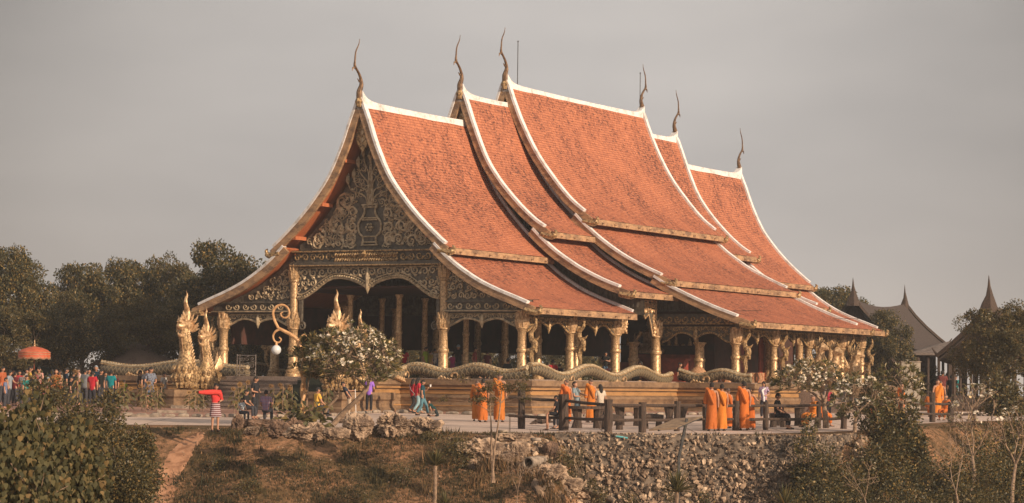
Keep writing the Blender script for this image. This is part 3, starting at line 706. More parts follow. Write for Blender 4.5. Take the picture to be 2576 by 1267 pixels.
# front stair
st = MB(); st.sm = False; n = 8
for i in range(n): z1 = FL-.008-(i+1)*(FL-.2)/(n+0); st.box((-4.5+.12*i, -3.3-(i+1)*.4, -.2), (3.05-.0*i, -3.3-i*.4 if i else -3.2, z1+.0))
for i in range(n): z1 = FL-.008-(i+1)*(FL-.2)/n; st.box((-4.5+.12*i, -3.34-(i+1)*.4, z1-.035), (3.05, -3.32-(i+1)*.4+.02, z1+.012))
st = st.build('front_stair', 'step', temple)
cp = MB(); cp.sm = False
for i in range(n):
    z1 = FL-.008-(i+1)*(FL-.2)/n; z0 = z1+(FL-.2)/n
    cp.box((-.4, -3.36-(i+1)*.4, z1+.014), (2.6, -3.34-i*.4, z1+.026)); cp.box((-.4, -3.37-i*.4, z1+.026), (2.6, -3.345-i*.4, z0+.026))
cp.build('stair_carpet', 'carpet', st)
# side stair of the middle hall
ss = MB(); ss.sm = False
for i in range(n): z1 = FL-(i+1)*(FL-.2)/n; ss.box((13.2+i*.35 if i else 13.2, 17.7, -.2), (13.55+i*.35, 23.4, z1))
ss.build('side_stair', 'step', temple)
# cheek walls that carry the naga statues
CP = [(-.05, -.4), (.16, -.4), (.16, .3), (.08, .38), (.08, .62), (.16, .7), (.16, .98), (-.05, .98)]
for a, b in ((-6.1, -4.45), (2.45, 4.0)):
    ck = MB(); ck.sm = False; molding(ck, [(a, -3.2), (a, -7.0), (b, -7.0), (b, -3.2)], CP); ck.box((a, -7.0, .5), (b, -3.2, .97)); ck.build('stair_cheek', 'plinth', temple)

# ---------------- nagas
def flame(mb, base, d, L, w, lean=.25, fx=(0, -1)):
    """a flat pointed flame of gilding that curls at its tip"""
    b = Vector(base); d = Vector(d).normalized(); s = Vector((fx[0], fx[1], 0))
    pts = [b, b+d*L*.3-s*lean*L*.25, b+d*L*.6-s*lean*L*.1, b+d*L*.85+s*lean*L*.15, b+d*L]
    mb.tube(pts, [w*.8, w, w*.7, w*.35, w*.05], 6)
def naga_head(name, label, loc, rz, s=1.0, group=None):
    """local -Y is the way the naga looks"""
    t = thing(name, label, 'naga statue', loc, rz, group)
    P = lambda f, z, x=0: (x*s, -f*s, z*s)
    nk = smooth([P(.05, .0), P(.02, .5), P(-.05, 1.0), P(-.02, 1.45), P(.12, 1.85), P(.2, 2.2), P(.15, 2.5)], 6)
    k = len(nk)-1; R = [.56, .52, .40, .31, .28, .26, .25]; rr = [float(np.interp(i/k*6, range(7), R))*s for i in range(k+1)]
    b = MB().tube(nk, rr, 16, uvs=True)
    b.build('body', 'goldn', t)
    w = MB().lathe([(.2*s, -.55*s), (.42*s, -.48*s), (.57*s, -.25*s), (.62*s, .0), (.60*s, .3*s), (.53*s, .55*s), (.46*s, .7*s)], P(.05, .1), 20)
    for i in range(14):
        for rr_, zz in ((.62, .0), (.58, .38), (.52, -.32)):
            a = 2*pi*(i+.5*(zz > .2))/14; x, y = cos(a)*rr_*s, sin(a)*rr_*s; q = P(.05, .1)
            w.tube([(q[0]+x*.95, q[1]+y*.95, q[2]+(zz-.12)*s), (q[0]+x*1.06, q[1]+y*1.06, q[2]+(zz+.03)*s), (q[0]+x*.98, q[1]+y*.98, q[2]+(zz+.22)*s)], [.09*s, .10*s, .02*s], 6)
    w.build('lotus_base', 'goldn', t)
    # belly plates up the front of the neck
    v = MB()
    for i in range(4, k-1, 1):
        p, q = nk[i], nk[i+1]; r = rr[i]; tgt = Vector((0, -1, 0)); c = p+tgt*r*.80
        v.tube([(c.x-r*.5, c.y+r*.18, c.z), (c.x, c.y-.03*s, c.z-.02*s), (c.x+r*.5, c.y+r*.18, c.z)], [.03*s, .06*s, .03*s], 6)
    for i in range(2, k-3, 2):
        for sg in (1, -1): p = nk[i]; r = rr[i]; v.tube([(p.x+sg*r*.98, p.y-.05, p.z), (p.x+sg*r*1.08, p.y+.05*s, p.z+.16*s)], [.035*s, .03*s], 5)
    for zz in (.9, 1.35, 1.75): flame(v, P(-.32, zz), (0, .25, 1), .42*s, .08*s)
    v.build('belly_plates', 'goldp', t)
    h = MB()
    h.tube(smooth([P(-.12, 2.45), P(.1, 2.62), P(.34, 2.66), P(.6, 2.58), P(.78, 2.66)], 3), [.27*s, .29*s, .3*s, .31*s, .31*s, .28*s, .26*s, .24*s, .22*s, .20*s, .17*s, .13*s, .07*s], 10, 1.1)      # skull and upper jaw
    h.tube(smooth([P(.05, 2.35), P(.3, 2.2), P(.55, 2.12), P(.72, 2.2)], 3), [.2*s, .19*s, .17*s, .16*s, .14*s, .12*s, .11*s, .09*s, .07*s, .04*s], 9, 1.2)          # lower jaw
    for sg in (1, -1):
        h.tube([P(.3, 2.88, sg*.16), P(.42, 2.86, sg*.2), P(.45, 2.8, sg*.2)], [.1*s, .09*s, .03*s], 8)          # brow
        h.tube([P(.66, 2.75, sg*.07), P(.74, 2.8, sg*.08)], [.06*s, .03*s], 6)                                # nostril
        for f, L in ((.62, .2), (.5, .1), (.4, .09)): h.tube([P(f, 2.48, sg*.15), P(f+.02, 2.48-L, sg*.15)], [.035*s, .006*s], 5)
        h.tube([P(.6, 2.2, sg*.1), P(.6, 2.34, sg*.1)], [.03*s, .005*s], 5)
        for q in range(3): flame(h, P(-.02-q*.12, 2.35+q*.1, sg*(.26)), (sg*1.0, .3, .35+q*.3), (.42-q*.05)*s, .085*s)   # gill flames
        h.tube(smooth([P(-.1, 2.72, sg*.2), P(-.1, 2.86, sg*.42), P(-.12, 3.12, sg*.56)], 3), [.09*s, .085*s, .08*s, .06*s, .05*s, .03*s, .01*s], 6)                                        # horn
    h.tube(smooth([P(.35, 2.1), P(.32, 1.9), P(.24, 1.72), P(.3, 1.55)], 3), [.09*s, .085*s, .08*s, .075*s, .07*s, .06*s, .05*s, .04*s, .03*s, .01*s], 6)                                                    # beard
    h.build('head', 'goldp', t)
    c = MB()
    c.tube(smooth([P(.12, 2.75), P(.02, 3.0), P(-.02, 3.3), P(.1, 3.62), P(.14, 3.85), P(.02, 4.08), P(.1, 4.3)], 4), [float(np.interp(i/24, (0, .2, .5, .8, 1), (.2, .19, .12, .06, .01)))*s for i in range(25)], 8, .7)
    for q, (f, z, L) in enumerate(((-.1, 2.8, .7), (-.25, 2.62, .62), (-.33, 2.4, .5), (.25, 2.85, .5), (.42, 2.85, .32), (.58, 2.78, .22))):
        flame(c, P(f, z), (0, .22 if f < .2 else -.12, 1), L*s, .10*s, .3)
        if q < 3:
            for sg in (1, -1): flame(c, P(f+.02, z-.05, sg*.14), (sg*.35, .25, 1), L*.7*s, .075*s, .3)
    c.build('crest', 'goldp', t)
    return t
def naga_at(x, ybase, u, label, s, h, nrz=0, name='naga_statue'):
    v, _ = T_at_u(x, ybase, u); return naga_head(name, label, T(v, u, h), -AA+nrz, s, 'naga statues at the front stair')
naga_at(466, 985, -6.1, 'tall golden naga head at the far left corner of the stair, horn raised', .88, 1.38, .12)
naga_at(516, 985, -4.9, 'smaller golden naga head just right of the far left corner one', .74, 1.32, .12)
naga_at(845, 985, -6.1, 'tall golden naga rising behind the frangipani tree in front of the entrance', .88, 1.38, .05)
naga_at(905, 985, -4.9, 'smaller golden naga whose crest tips out above the frangipani flowers', .72, 1.3, .05)
def naga_body(label, line, wav, phase, amp=.13, r=.225, z=FL+.24, step=.16, name='naga_balustrade', scallop=True, slope=0):
    """undulating scaly body lying along the plinth edge"""
    L = [0]
    for a, b in zip(line, line[1:]): L.append(L[-1]+sqrt((b[0]-a[0])**2+(b[1]-a[1])**2))
    n = int(L[-1]/step); pts = []; dr = []
    for i in range(n+1):
        s_ = L[-1]*i/n; j = max(q for q in range(len(L)-1) if L[q] <= s_+1e-9); tt = (s_-L[j])/(L[j+1]-L[j])
        pts.append(Vector((line[j][0]+(line[j+1][0]-line[j][0])*tt, line[j][1]+(line[j+1][1]-line[j][1])*tt, z+slope*s_+amp*cos(2*pi*(s_/wav)+phase)))); dr.append(s_)
    p0 = T(pts[0].x, pts[0].y, 0); t = thing(name, label, 'naga balustrade', p0, -AA, 'naga bodies along the plinth edge')
    q = [p-Vector((pts[0].x, pts[0].y, 0)) for p in pts]
    MB().tube(q, [r*min(1, .62+.13*min(i, len(q)-1-i)) for i in range(len(q))], 14, uvs=True).build('body', 'scale', t)
    c = MB(); c.tube([p+Vector((0, 0, r*.90)) for p in q], .10, 6, 1.5); c.build('crest_band', 'crest', t)
    w = MB(); side = []
    for i in range(len(q)):
        a = q[max(i-1, 0)]; b = q[min(i+1, len(q)-1)]; d = (b-a).normalized(); nn = Vector((d.y, -d.x, 0)).normalized(); side.append(nn)
    w.tube([q[i]+side[i]*r*.62+Vector((0, 0, r*.70)) for i in range(len(q))], .035, 5)
    for i in range(0, len(q)-1):
        p = q[i]+side[i]*.07+Vector((0, 0, r*1.12)); w.tube([p-Vector((0, 0, .02)), p+Vector((0, 0, .035))], [.045, .03], 5)
    w.build('bead_band', 'goldn', t)
    g = MB(); kk = max(1, int(L[-1]/wav))
    for c_ in range(kk):                           # flame tufts at the crests
        i = min(range(len(q)), key=lambda i: abs(dr[i]-((c_*wav)+wav*(.5-phase/2/pi))))
        b = q[i]+side[i]*r*1.0
        for m_ in range(5):
            d = (q[min(i+1, len(q)-1)]-q[i]).normalized(); pp = b+d*(.16*m_-.3)+Vector((0, 0, -.12-.05*m_))
            g.tube([pp, pp+d*.14+Vector((0, 0, .1)), pp+d*.26+Vector((0, 0, .0))], [.07, .06, .015], 5)
        spiral_pts = [b+d*(.5-.16*cos(a))+Vector((0, 0, -.05+.15*sin(a)))+side[i]*.03 for a in [x*.5 for x in range(9)]]
        g.tube(spiral_pts, [.055-.005*x for x in range(9)], 5)
    g.build('flame_tufts', 'goldp', t)
    return t
naga_body('dark scaly naga body rail left of the stair, above the plinth wall', [(-13.2, -1.0), (-9.4, -1.0), (-5.0, -1.0)], 6.2, 1.2, .13, .30)
naga_body('scaly naga body rail between the stair and the front right plinth corner', [(3.3, -3.0), (3.3, -1.02), (9.2, -1.02)], 2.95, .9)
naga_body('long rolling naga body rail along the right side of the plinth', [(9.25, -.9), (9.25, 12.3)], 4.75, -.5, .19)
naga_body('naga body rail in front of the widened middle hall', [(9.5, 12.72), (13.1, 12.72)], 2.4, .6, .12)
naga_body('far naga body rail on the left side of the hall', [(-9.2, 1.2), (-9.2, 13.)], 4.75, .8, .16)
# little grille panel and gate at the stair head
t = thing('metal_grille', 'small silvery scroll grille standing at the top left of the stair', 'grille', T(-5.15, -1.6, FL), -AA)
g = MB()
for x in (0, .14, 1.0): g.tube([(x, 0, 0), (x, 0, .95)], .022, 6)
for z in (.05, .9): g.tube([(0, 0, z), (1.0, 0, z)], .018, 6)
for i in range(3):
    for j in range(3): spiral(g, .3+i*.27, .2+j*.27, .12, random.random()*6, 1 if (i+j) % 2 else -1, 0, .014)
g.build('scroll_frame', mat('silvery metal', (.45, .38, .33), .35, .8, b_two((.25, .2, .17), (.55, .47, .4), 9, .2)), t)
# guardian lion-like beast between the statues and the grille
t = thing('guardian_beast', 'golden winged guardian beast standing right of the two left naga heads', 'statue', T(-5.45, -3.2, 1.0), -AA+.3)
b = MB(); b.tube(smooth([(0, .7, .75), (0, .3, .85), (0, -.3, .8), (0, -.55, .95), (0, -.6, 1.3)], 4), [float(np.interp(i/16, (0, .3, .6, 1), (.2, .3, .36, .22))) for i in range(17)], 12)
for x in (.22, -.22):
    for y in (-.35, .55): b.tube([(x, y, .7), (x, y+(.08 if y > 0 else -.03), .38), (x, y, .08), (x, y-.12, .04)], [.16, .11, .09, .1], 8)
b.tube([(0, -.6, 1.3), (0, -.75, 1.38), (0, -.98, 1.28)], [.22, .24, .12], 9); b.build('body', 'goldn', t)
b = MB()
for i in range(7): flame(b, (.25, -.1+i*.1, .85), (.35, .5+.1*i, 1.2-.1*i), .75-.05*i, .07); flame(b, (-.25, -.1+i*.1, .85), (-.35, .5+.1*i, 1.2-.1*i), .75-.05*i, .07)
flame(b, (0, .75, .8), (0, .3, 1), .9, .12); flame(b, (0, -.6, 1.45), (0, .3, 1), .6, .1); b.build('wings', 'goldp', t)
# winged statues at the side stair
def winged(x, y, v, h, s, label, rz):
    u, _ = T_at_v(x, y, v); t = thing('winged_statue', label, 'statue', T(v, u, h), -AA+rz, 'winged statues at the side stair')
    b = MB(); b.tube(smooth([(0, .1, 0), (0, .0, .5), (0, .1, 1.1), (0, -.05, 1.6), (0, -.1, 1.95)], 4), [s*float(np.interp(i/16, (0, .3, .6, .85, 1), (.3, .28, .26, .16, .2))) for i in range(17)], 12)
    b.tube([(0, -.08, 1.9), (0, -.2, 2.05), (0, -.5, 1.95)], [.2, .22, .06], 8)
    for sg in (1, -1): b.tube(smooth([(sg*.2, 0, 1.4), (sg*.45, -.2, 1.1), (sg*.4, -.5, 1.3)], 3), .08, 7)
    b.build('body', 'goldp', t)
    w = MB()
    for sg in (1, -1):
        for i in range(7): a = .15+i*.2; flame(w, (sg*.22, .15, 1.35-.09*i), (sg*sin(a), .5, cos(a)), (.72-.03*i), .05, .2)
    for i in range(5): flame(w, (0, .12-.05*i, 2.1), (0, .6-.3*i, 1), .45-.05*abs(i-2), .06)
    flame(w, (0, .3, .5), (0, 1, .4), .6, .1); w.build('wings', 'goldn', t); return t
winged(2062, 950, 13.8, 1.3, 1., 'winged golden guardian nearest the middle of the side stair', 1.4)
winged(2100, 950, 14.6, 1.1, 1., 'golden winged figure between the side stair columns, wings spread', 1.2)
winged(2150, 960, 14.6, 1.0, 1.15, 'large golden winged figure at the far corner of the side stair', 1.6)
# ================================================================== LAND
def edge(X):
    e = 78.2+.35*mnoise.noise((X*.35, 3.1, 0))
    if X > 10: e += min(20, (X-10)*2.1)*.95
    if X < -9: e += min(3, (-9-X)*.35)
    return e
def wallness(X): return max(0, min(1, (X-1.3)/1.0))*max(0, min(1, (11.5-X)/1.2))
def G(X, Y):
    e = edge(X); base = gz(Y)
    if Y > 176: return base-min(36, (Y-176)*1.5)
    if Y > e: return base
    d = e-Y; nz = mnoise.noise((X*.45, Y*.45, 1.7))*.16+mnoise.noise((X*1.6, Y*1.6, 5))*.05
    s = d*.40+.06*d*min(1, d/4)
    w = wallness(X); wd = min(2.35, d*3.3)+.42*max(0, d-.75)
    f = min(1, d/1.2)
    z = gz(e)-(s*(1-w)+wd*w)+nz*f
    return max(z, -2.95+nz)
def on_terrain(x, y, y0=40., y1=150.):
    d = ray(x, y); d = d/d.y; Y = y0; prev = None
    while Y < y1:
        P = Vector((0, 0, CAMZ))+d*Y
        if P.z <= G(P.x, P.y): break
        Y += .1
    return Vector((0, 0, CAMZ))+d*Y
def sheet(name, xs, ys, fn, m, kind='structure', uvs=False):
    V = [(x, y, fn(x, y)) for y in ys for x in xs]; n = len(xs)
    F = [(j*n+i, j*n+i+1, (j+1)*n+i+1, (j+1)*n+i) for j in range(len(ys)-1) for i in range(n-1)]
    me = npmesh(name, V, F, m); me.polygons.foreach_set('use_smooth', [True]*len(F)); o = link(name, me); tag(o, None, kind=kind); return o
def fr(a, b, s): return [a+(b-a)*i/max(1, round((b-a)/s)) for i in range(max(1, round((b-a)/s)))]
def b_soil(nt, b):
    v = coord(nt); n = noise(nt, v, .55, 6, .65); n2 = noise(nt, v, 4.5, 5, .7); n3 = noise(nt, v, 22, 3)
    c = ramp(nt, n, [(.36, (.10, .072, .032)), (.50, (.22, .125, .065)), (.64, (.40, .21, .115))])
    c = mix(nt, c, (.045, .035, .018), ramp(nt, n2, [(.46, 0.), (.62, .8)])); c = mix(nt, c, (.40, .26, .16), ramp(nt, n3, [(.6, 0.), (.8, .5)]))
    setc(nt, b, c); bump(nt, b, n2, 1., .12)
M['soil'] = mat('dry slope soil', (.2, .12, .06), .95, build=b_soil, spec=.1)
def b_pave(nt, b):
    v = coord(nt); br = N(nt, 'ShaderNodeTexBrick'); br.offset = 0
    for k, val in (('Scale', 1), ('Brick Width', 3.1), ('Row Height', 2.2), ('Mortar Size', .035), ('Mortar Smooth', .3)): br.inputs[k].default_value = val
    br.inputs['Color1'].default_value = (.60, .46, .38, 1); br.inputs['Color2'].default_value = (.50, .38, .31, 1); br.inputs['Mortar'].default_value = (.22, .16, .12, 1)
    nt.links.new(coord(nt, 'Object'), br.inputs['Vector']); n = noise(nt, v, .7, 6, .7); n2 = noise(nt, v, 8, 4)
    c = mix(nt, br.outputs['Color'], (.34, .25, .20), ramp(nt, n, [(.48, 0.), (.68, .7)])); c = mix(nt, c, (.68, .54, .45), ramp(nt, n2, [(.55, 0.), (.75, .5)]))
    setc(nt, b, c); bump(nt, b, n2, .3, .02)
M['pave'] = mat('plaza concrete', (.4, .3, .25), .85, build=b_pave, spec=.3)
def b_brickp(nt, b):
    v = coord(nt); br = N(nt, 'ShaderNodeTexBrick')
    for k, val in (('Scale', 1), ('Brick Width', .5), ('Row Height', .5), ('Mortar Size', .02)): br.inputs[k].default_value = val
    br.inputs['Color1'].default_value = (.38, .19, .13, 1); br.inputs['Color2'].default_value = (.26, .125, .09, 1); br.inputs['Mortar'].default_value = (.3, .21, .16, 1)
    nt.links.new(v, br.inputs['Vector']); n = noise(nt, v, 1.3, 5); setc(nt, b, mix(nt, br.outputs['Color'], (.36, .26, .2), ramp(nt, n, [(.5, 0.), (.7, .8)])))
M['brickp'] = mat('red paving blocks', (.25, .12, .08), .85, build=b_brickp, spec=.3)
M['soilpath'] = mat('bare red earth', (.4, .2, .11), .95, build=b_two((.27, .135, .075), (.47, .25, .145), 2.5, .8), spec=.1)
xs = fr(-300, -26, 8)+fr(-26, 28, .42)+fr(28, 300, 8)+[300]
ys = fr(-30, 34, 4)+fr(34, 66, 1)+fr(66, 80, .3)+fr(80, 100, .8)+fr(100, 201, 3)+[201]
sheet('ground', xs, ys, G, 'soil')
far = MB(); far.sm = False
far.add([(-9000, 199, -36), (9000, 199, -36), (9000, 15000, -36), (-9000, 15000, -36)], [(0, 1, 2, 3)])
for a, b in (((-9000, -400, -9), (-299, 200, -7)), ((299, -400, -9), (9000, 200, -7))): far.add([(a[0], a[1], -7), (b[0], a[1], -7), (b[0], b[1], -36), (a[0], b[1], -36)], [(0, 1, 2, 3)])
M['farland'] = mat('far plain', (.12, .11, .06), .95, build=b_two((.07, .07, .035), (.17, .14, .08), .01, .0), spec=.1)
tag(far.build('terrain', 'farland'), None, kind='structure')
def outline_sheet(name, front, m, dz, back=None, Yb=None):
    """strip on the plaza between a front line and a back line, both traced where they meet the paving"""
    A = smooth([tuple(on_ground(*p)) for p in front], 6); B_ = smooth([tuple(on_ground(*p)) for p in back], 6) if back else [Vector((p.x*1.3, Yb, 0)) for p in A]
    n = min(len(A), len(B_)); V = []; F = []; K = 24
    for i in range(n):
        for j in range(K+1):
            p = A[i].lerp(B_[i], j/K); p.y = max(p.y, edge(p.x)+.03); V.append((p.x, p.y, G(p.x, p.y)+dz))
    for i in range(n-1):
        for j in range(K): F.append((i*(K+1)+j, (i+1)*(K+1)+j, (i+1)*(K+1)+j+1, i*(K+1)+j+1))
    o = link(name, npmesh(name, V, F, m)); tag(o, None, kind='structure'); return o
outline_sheet('plaza', [(-300, 1066), (120, 1068), (600, 1072), (950, 1078), (1120, 1087), (1220, 1097), (1500, 1096), (1800, 1094), (2140, 1085), (2300, 1068), (2500, 1060), (2900, 1060)], 'pave', .006, Yb=128)
outline_sheet('pavement', [(-300, 1044), (120, 1046), (600, 1051), (850, 1047), (960, 1040), (1160, 1044), (1350, 1050), (1650, 1046), (1900, 1043), (2100, 1040)], 'brickp', .012, Yb=126)
# kerb of rounded stones between plaza and paving
t = MB()
kl = smooth([tuple(on_ground(*p)) for p in [(-100, 1044), (120, 1046), (600, 1051), (850, 1047), (960, 1040), (1160, 1044), (1350, 1050), (1650, 1046), (1900, 1043)]], 5)
ac = 0
for a, b in zip(kl, kl[1:]):
    L = (b-a).length; n = max(1, int(L/.42))
    for i in range(n):
        p = a.lerp(b, (i+.08)/n); q = a.lerp(b, (i+.86)/n); zz = gz(p.y)+.04; r = random.uniform(.07, .11)
        t.tube([(p.x, p.y, zz), (p.x*.8+q.x*.2, p.y*.8+q.y*.2, zz+.01), (p.x*.2+q.x*.8, p.y*.2+q.y*.8, zz+.01), (q.x, q.y, zz)], [r*.6, r, r, r*.6], 7)
tag(t.build('kerb', 'conc'), None, kind='structure')
# low curved slabs left of the stair
for x0, x1, y, h in ((395, 470, 1040, .12), (430, 520, 1029, .14), (330, 400, 1050, .1)):
    a = on_ground(x0, y); b = on_ground(x1, y); mb = MB(); mb.sm = False
    mb.box((a.x, a.y, gz(a.y)-.05), (b.x, a.y+.5, gz(a.y)+h)); tag(mb.build('kerb', 'conc'), None, kind='structure')
# path of bare earth down the slope
pl = [(508, 1090, 10), (490, 1103, 46), (466, 1128, 62), (446, 1158, 70), (424, 1190, 74), (404, 1225, 90), (384, 1262, 120), (364, 1290, 160)]
V = []; F = []
pts = []
for x, y, w in pl: pts.append((x, y, w))
fine_ = smooth(pts, 7)
for i, p in enumerate(fine_):
    for j in range(9):
        t_ = j/8-.5; xx = p.x+t_*p.z*(1+.5*mnoise.noise((i*.45, 4.*(t_ > 0), 3)))+5*mnoise.noise((i*.8, j*2., 0)); q = on_terrain(xx, p.y, 60); V.append((q.x, q.y, G(q.x, q.y)+(.015 if 0 < j < 8 else -.015)))
for i in range(len(fine_)-1):
    for j in range(8): F.append((i*9+j, (i+1)*9+j, (i+1)*9+j+1, i*9+j+1))
me = npmesh('path', V, F, 'soilpath'); me.polygons.foreach_set('use_smooth', [True]*len(F)); tag(link('path', me), None, kind='structure')

# ---------------- grass
def grass(name, m, X0, X1, depth, n, h0, h1, keep, seed, dmin=-.4):
    r = random.Random(seed); V = []; F = []
    while len(F) < n:
        X = r.uniform(X0, X1); d = r.uniform(dmin, depth); Y = edge(X)-d
        if not keep(X, Y, r): continue
        z = G(X, Y); k = mnoise.noise((X*.9, Y*.9, seed)); h = r.uniform(h0, h1)*(1+.6*k)
        for q in range(3):
            a = r.uniform(0, 6.28); l = r.uniform(.1, .7)*h; w = .012+.012*r.random(); x, y = X+r.gauss(0, .05), Y+r.gauss(0, .05)
            i = len(V); V += [(x-sin(a)*w, y+cos(a)*w, z-.02), (x+sin(a)*w, y-cos(a)*w, z-.02), (x+cos(a)*l, y+sin(a)*l, z+h)]; F.append((i, i+1, i+2))
    o = link(name, npmesh(name, V, F, m, 3)); return o
def notpath(X, Y):
    # keep the trodden path bare
    yy = (78.2-Y); cx = -10.2-.35*yy
    return abs(X-cx) > .55+.06*yy
keepg = lambda X, Y, r: notpath(X, Y) and mnoise.noise((X*.5, Y*.5, 9))+r.uniform(-.25, .25) > -.02
keepd = lambda X, Y, r: notpath(X, Y) and mnoise.noise((X*.6, Y*.6, 19))+r.uniform(-.35, .35) > -.05
for a in ((-18, 3.2, 9), (10.5, 27, 12)):
    tag(grass('grass', 'grassg', a[0], a[1], a[2], 60000 if a[0] < 0 else 20000, .025, .075, keepg, 3), 'short dark green grass on the slope below the plaza', 'grass', kind='stuff')
    tag(grass('dry_grass', 'grassd', a[0], a[1], a[2], 34000 if a[0] < 0 else 24000, .03, .10, keepd, 5), 'short dry straw coloured grass on the slope below the plaza', 'grass', kind='stuff')
tag(grass('weeds', 'grassg', -14, 10, 7, 9000, .08, .22, lambda X, Y, r: notpath(X, Y) and mnoise.noise((X*1.3, Y*1.3, 33)) > .22, 12), 'clumps of taller green weeds on the slope', 'weeds', kind='stuff')
tag(grass('tall_dry_grass', 'grassd', -2.6, 9.5, 6.5, 6500, .12, .45, lambda X, Y, r: mnoise.noise((X*.9, Y*.9, 4)) > .12 and Y < 77, 8), 'tall thin straw grass tufts below the rocks and rubble wall', 'grass', kind='stuff')

# ---------------- rocks
def rock_mesh(name, r, sx, sy, sz, m, seed, sub=3, rough=.35, flat=.0):
    import bmesh
    bm = bmesh.new(); bmesh.ops.create_icosphere(bm, subdivisions=sub, radius=1)
    for v in bm.verts:
        p = v.co.copy(); s = Vector((seed*3.7, seed*1.3, 0))
        k = .92+rough*mnoise.noise(p*1.1+s)+rough*.6*(.5-abs(mnoise.noise(p*2.3+s))*1.6)+rough*.45*(.4-abs(mnoise.noise(p*5.5+s))*1.4)+rough*.2*mnoise.noise(p*12+s)
        c = mnoise.cell(p*1.6+s)*.12*rough*3
        v.co = Vector((p.x*sx, p.y*sy, p.z*sz))*r*(k+c)
        if flat and v.co.z > sz*r*flat: v.co.z = sz*r*flat+(v.co.z-sz*r*flat)*.15
    me = bpy.data.meshes.new(name); bm.to_mesh(me); bm.free(); me.materials.append(M[m])
    me.polygons.foreach_set('use_smooth', [False]*len(me.polygons)); me.update(); return me
def rock(x, y, wpx, hpx, label, m='rock', seed=1, rough=.35, terr=False, name='rock', flat=0, deep=.8, grp='rocks along the edge of the plaza', rot=0, sub=5):
    P = on_terrain(x, y, 60) if terr else on_ground(x, y); k = P.y/FPX; w = wpx*k*.9; h = hpx*k*.86
    me = rock_mesh(name, 1, w/2, w/2*deep, h*.62, m, seed, sub, rough, flat); o = link(name, me, None, (P.x, P.y+w*.2, P.z+h*.38)); o.rotation_euler = (0, rot, 0)
    tag(o, label, 'rock', grp); return o
rock(652, 1078, 132, 34, 'dark flat-topped rock seat under the seated family', 'rockd', 1, .3, flat=.55, deep=.6)
rock(596, 1082, 36, 46, 'upright dark brown rock at the left end of the row', 'rockd', 2, .4)
rock(700, 1094, 56, 42, 'dark brown boulder right of the plaster covered stone', 'rockd', 3, .35)
rock(636, 1092, 50, 28, 'pale plaster covered stone with a flat slab on top', 'rock', 4, .3, flat=.5)
rock(640, 1066, 48, 10, 'thin slanting pale slab lying on the dark rock seat', 'rock', 5, .2, flat=.3, rot=.12)
rock(742, 1085, 44, 34, 'rough brown rock beside the broad leaved plant', 'rockd', 6, .5)
rock(752, 1100, 74, 32, 'jagged cream rock lying lowest in front of the plant', 'rock', 7, .55)
rock(792, 1096, 52, 36, 'grey pitted rock under the frangipani plant', 'rock', 8, .5)
rock(838, 1100, 74, 38, 'wide squared limestone block with flat pale top', 'rock', 9, .2, flat=.5)
rock(868, 1098, 30, 26, 'small tan cube of stone beside the squared block', 'rock', 10, .2, flat=.6)
rock(868, 1066, 42, 30, 'small pale block behind the squared limestone', 'rock', 11, .25, flat=.6)
rock(902, 1094, 84, 66, 'tallest rock of the row, dome shaped with dark stains', 'rock', 12, .25)
rock(957, 1086, 40, 22, 'low dark mossy stone between the dome and the pitted boulder', 'rockd', 13, .4)
rock(988, 1089, 88, 52, 'large pitted boulder with sharp dark hollows', 'rock', 14, .6)
rock(1048, 1089, 74, 44, 'middle pale boulder of the right-hand trio', 'rock', 15, .5)
rock(1078, 1090, 74, 44, 'knobbly cream boulder at the right end of the row', 'rock', 16, .45)
R2_ = 'rocks around the drain pipe'
for i, (x, y, w, h, lab, m_) in enumerate([
 (1296, 1112, 96, 34, 'wide layered slab of rock just left of the rubble wall top', 'rock'), (1216, 1160, 140, 66, 'chalky white washed rock face above the shrub', 'rock'), (1262, 1168, 96, 52, 'chalky sloping rock left of the leaning slab', 'rock'), (1300, 1162, 66, 76, 'big leaning oval limestone slab above the pipe', 'rock'),
 (1350, 1140, 62, 22, 'long flat stone stacked right of the leaning slab', 'rock'), (1388, 1152, 46, 46, 'stained brown angular boulder beside the wall', 'rockd'), (1345, 1160, 62, 13, 'thin flat stone second in the stack above the pipe', 'rock'), (1352, 1172, 66, 13, 'thin flat stone lowest in the stack above the pipe', 'rock'),
 (1382, 1180, 56, 18, 'sharp pointed slab right of the pipe mouth', 'rock'), (1226, 1105, 56, 14, 'flat mossy slab at the top left by the saplings', 'rockd'), (1150, 1108, 70, 10, 'low flat stone set in the plaza edge', 'rock'), (1190, 1180, 36, 28, 'small pinkish rock low in the shrub', 'rock'),
 (1385, 1206, 96, 44, 'pale rubble rock under the pipe', 'rock'), (1425, 1236, 90, 44, 'pale crumbly rock between the two gutters', 'rock'), (1475, 1270, 120, 50, 'pale lumpy rock at the bottom beside the lower gutter', 'rock'), (1318, 1186, 40, 24, 'tan rock holding the left side of the pipe', 'rock')]):
    rock(x, y, w, h, lab, m_, 30+i, .35, True, grp=R2_, deep=.7, flat=.55 if 'flat' in lab or 'slab' in lab else 0)
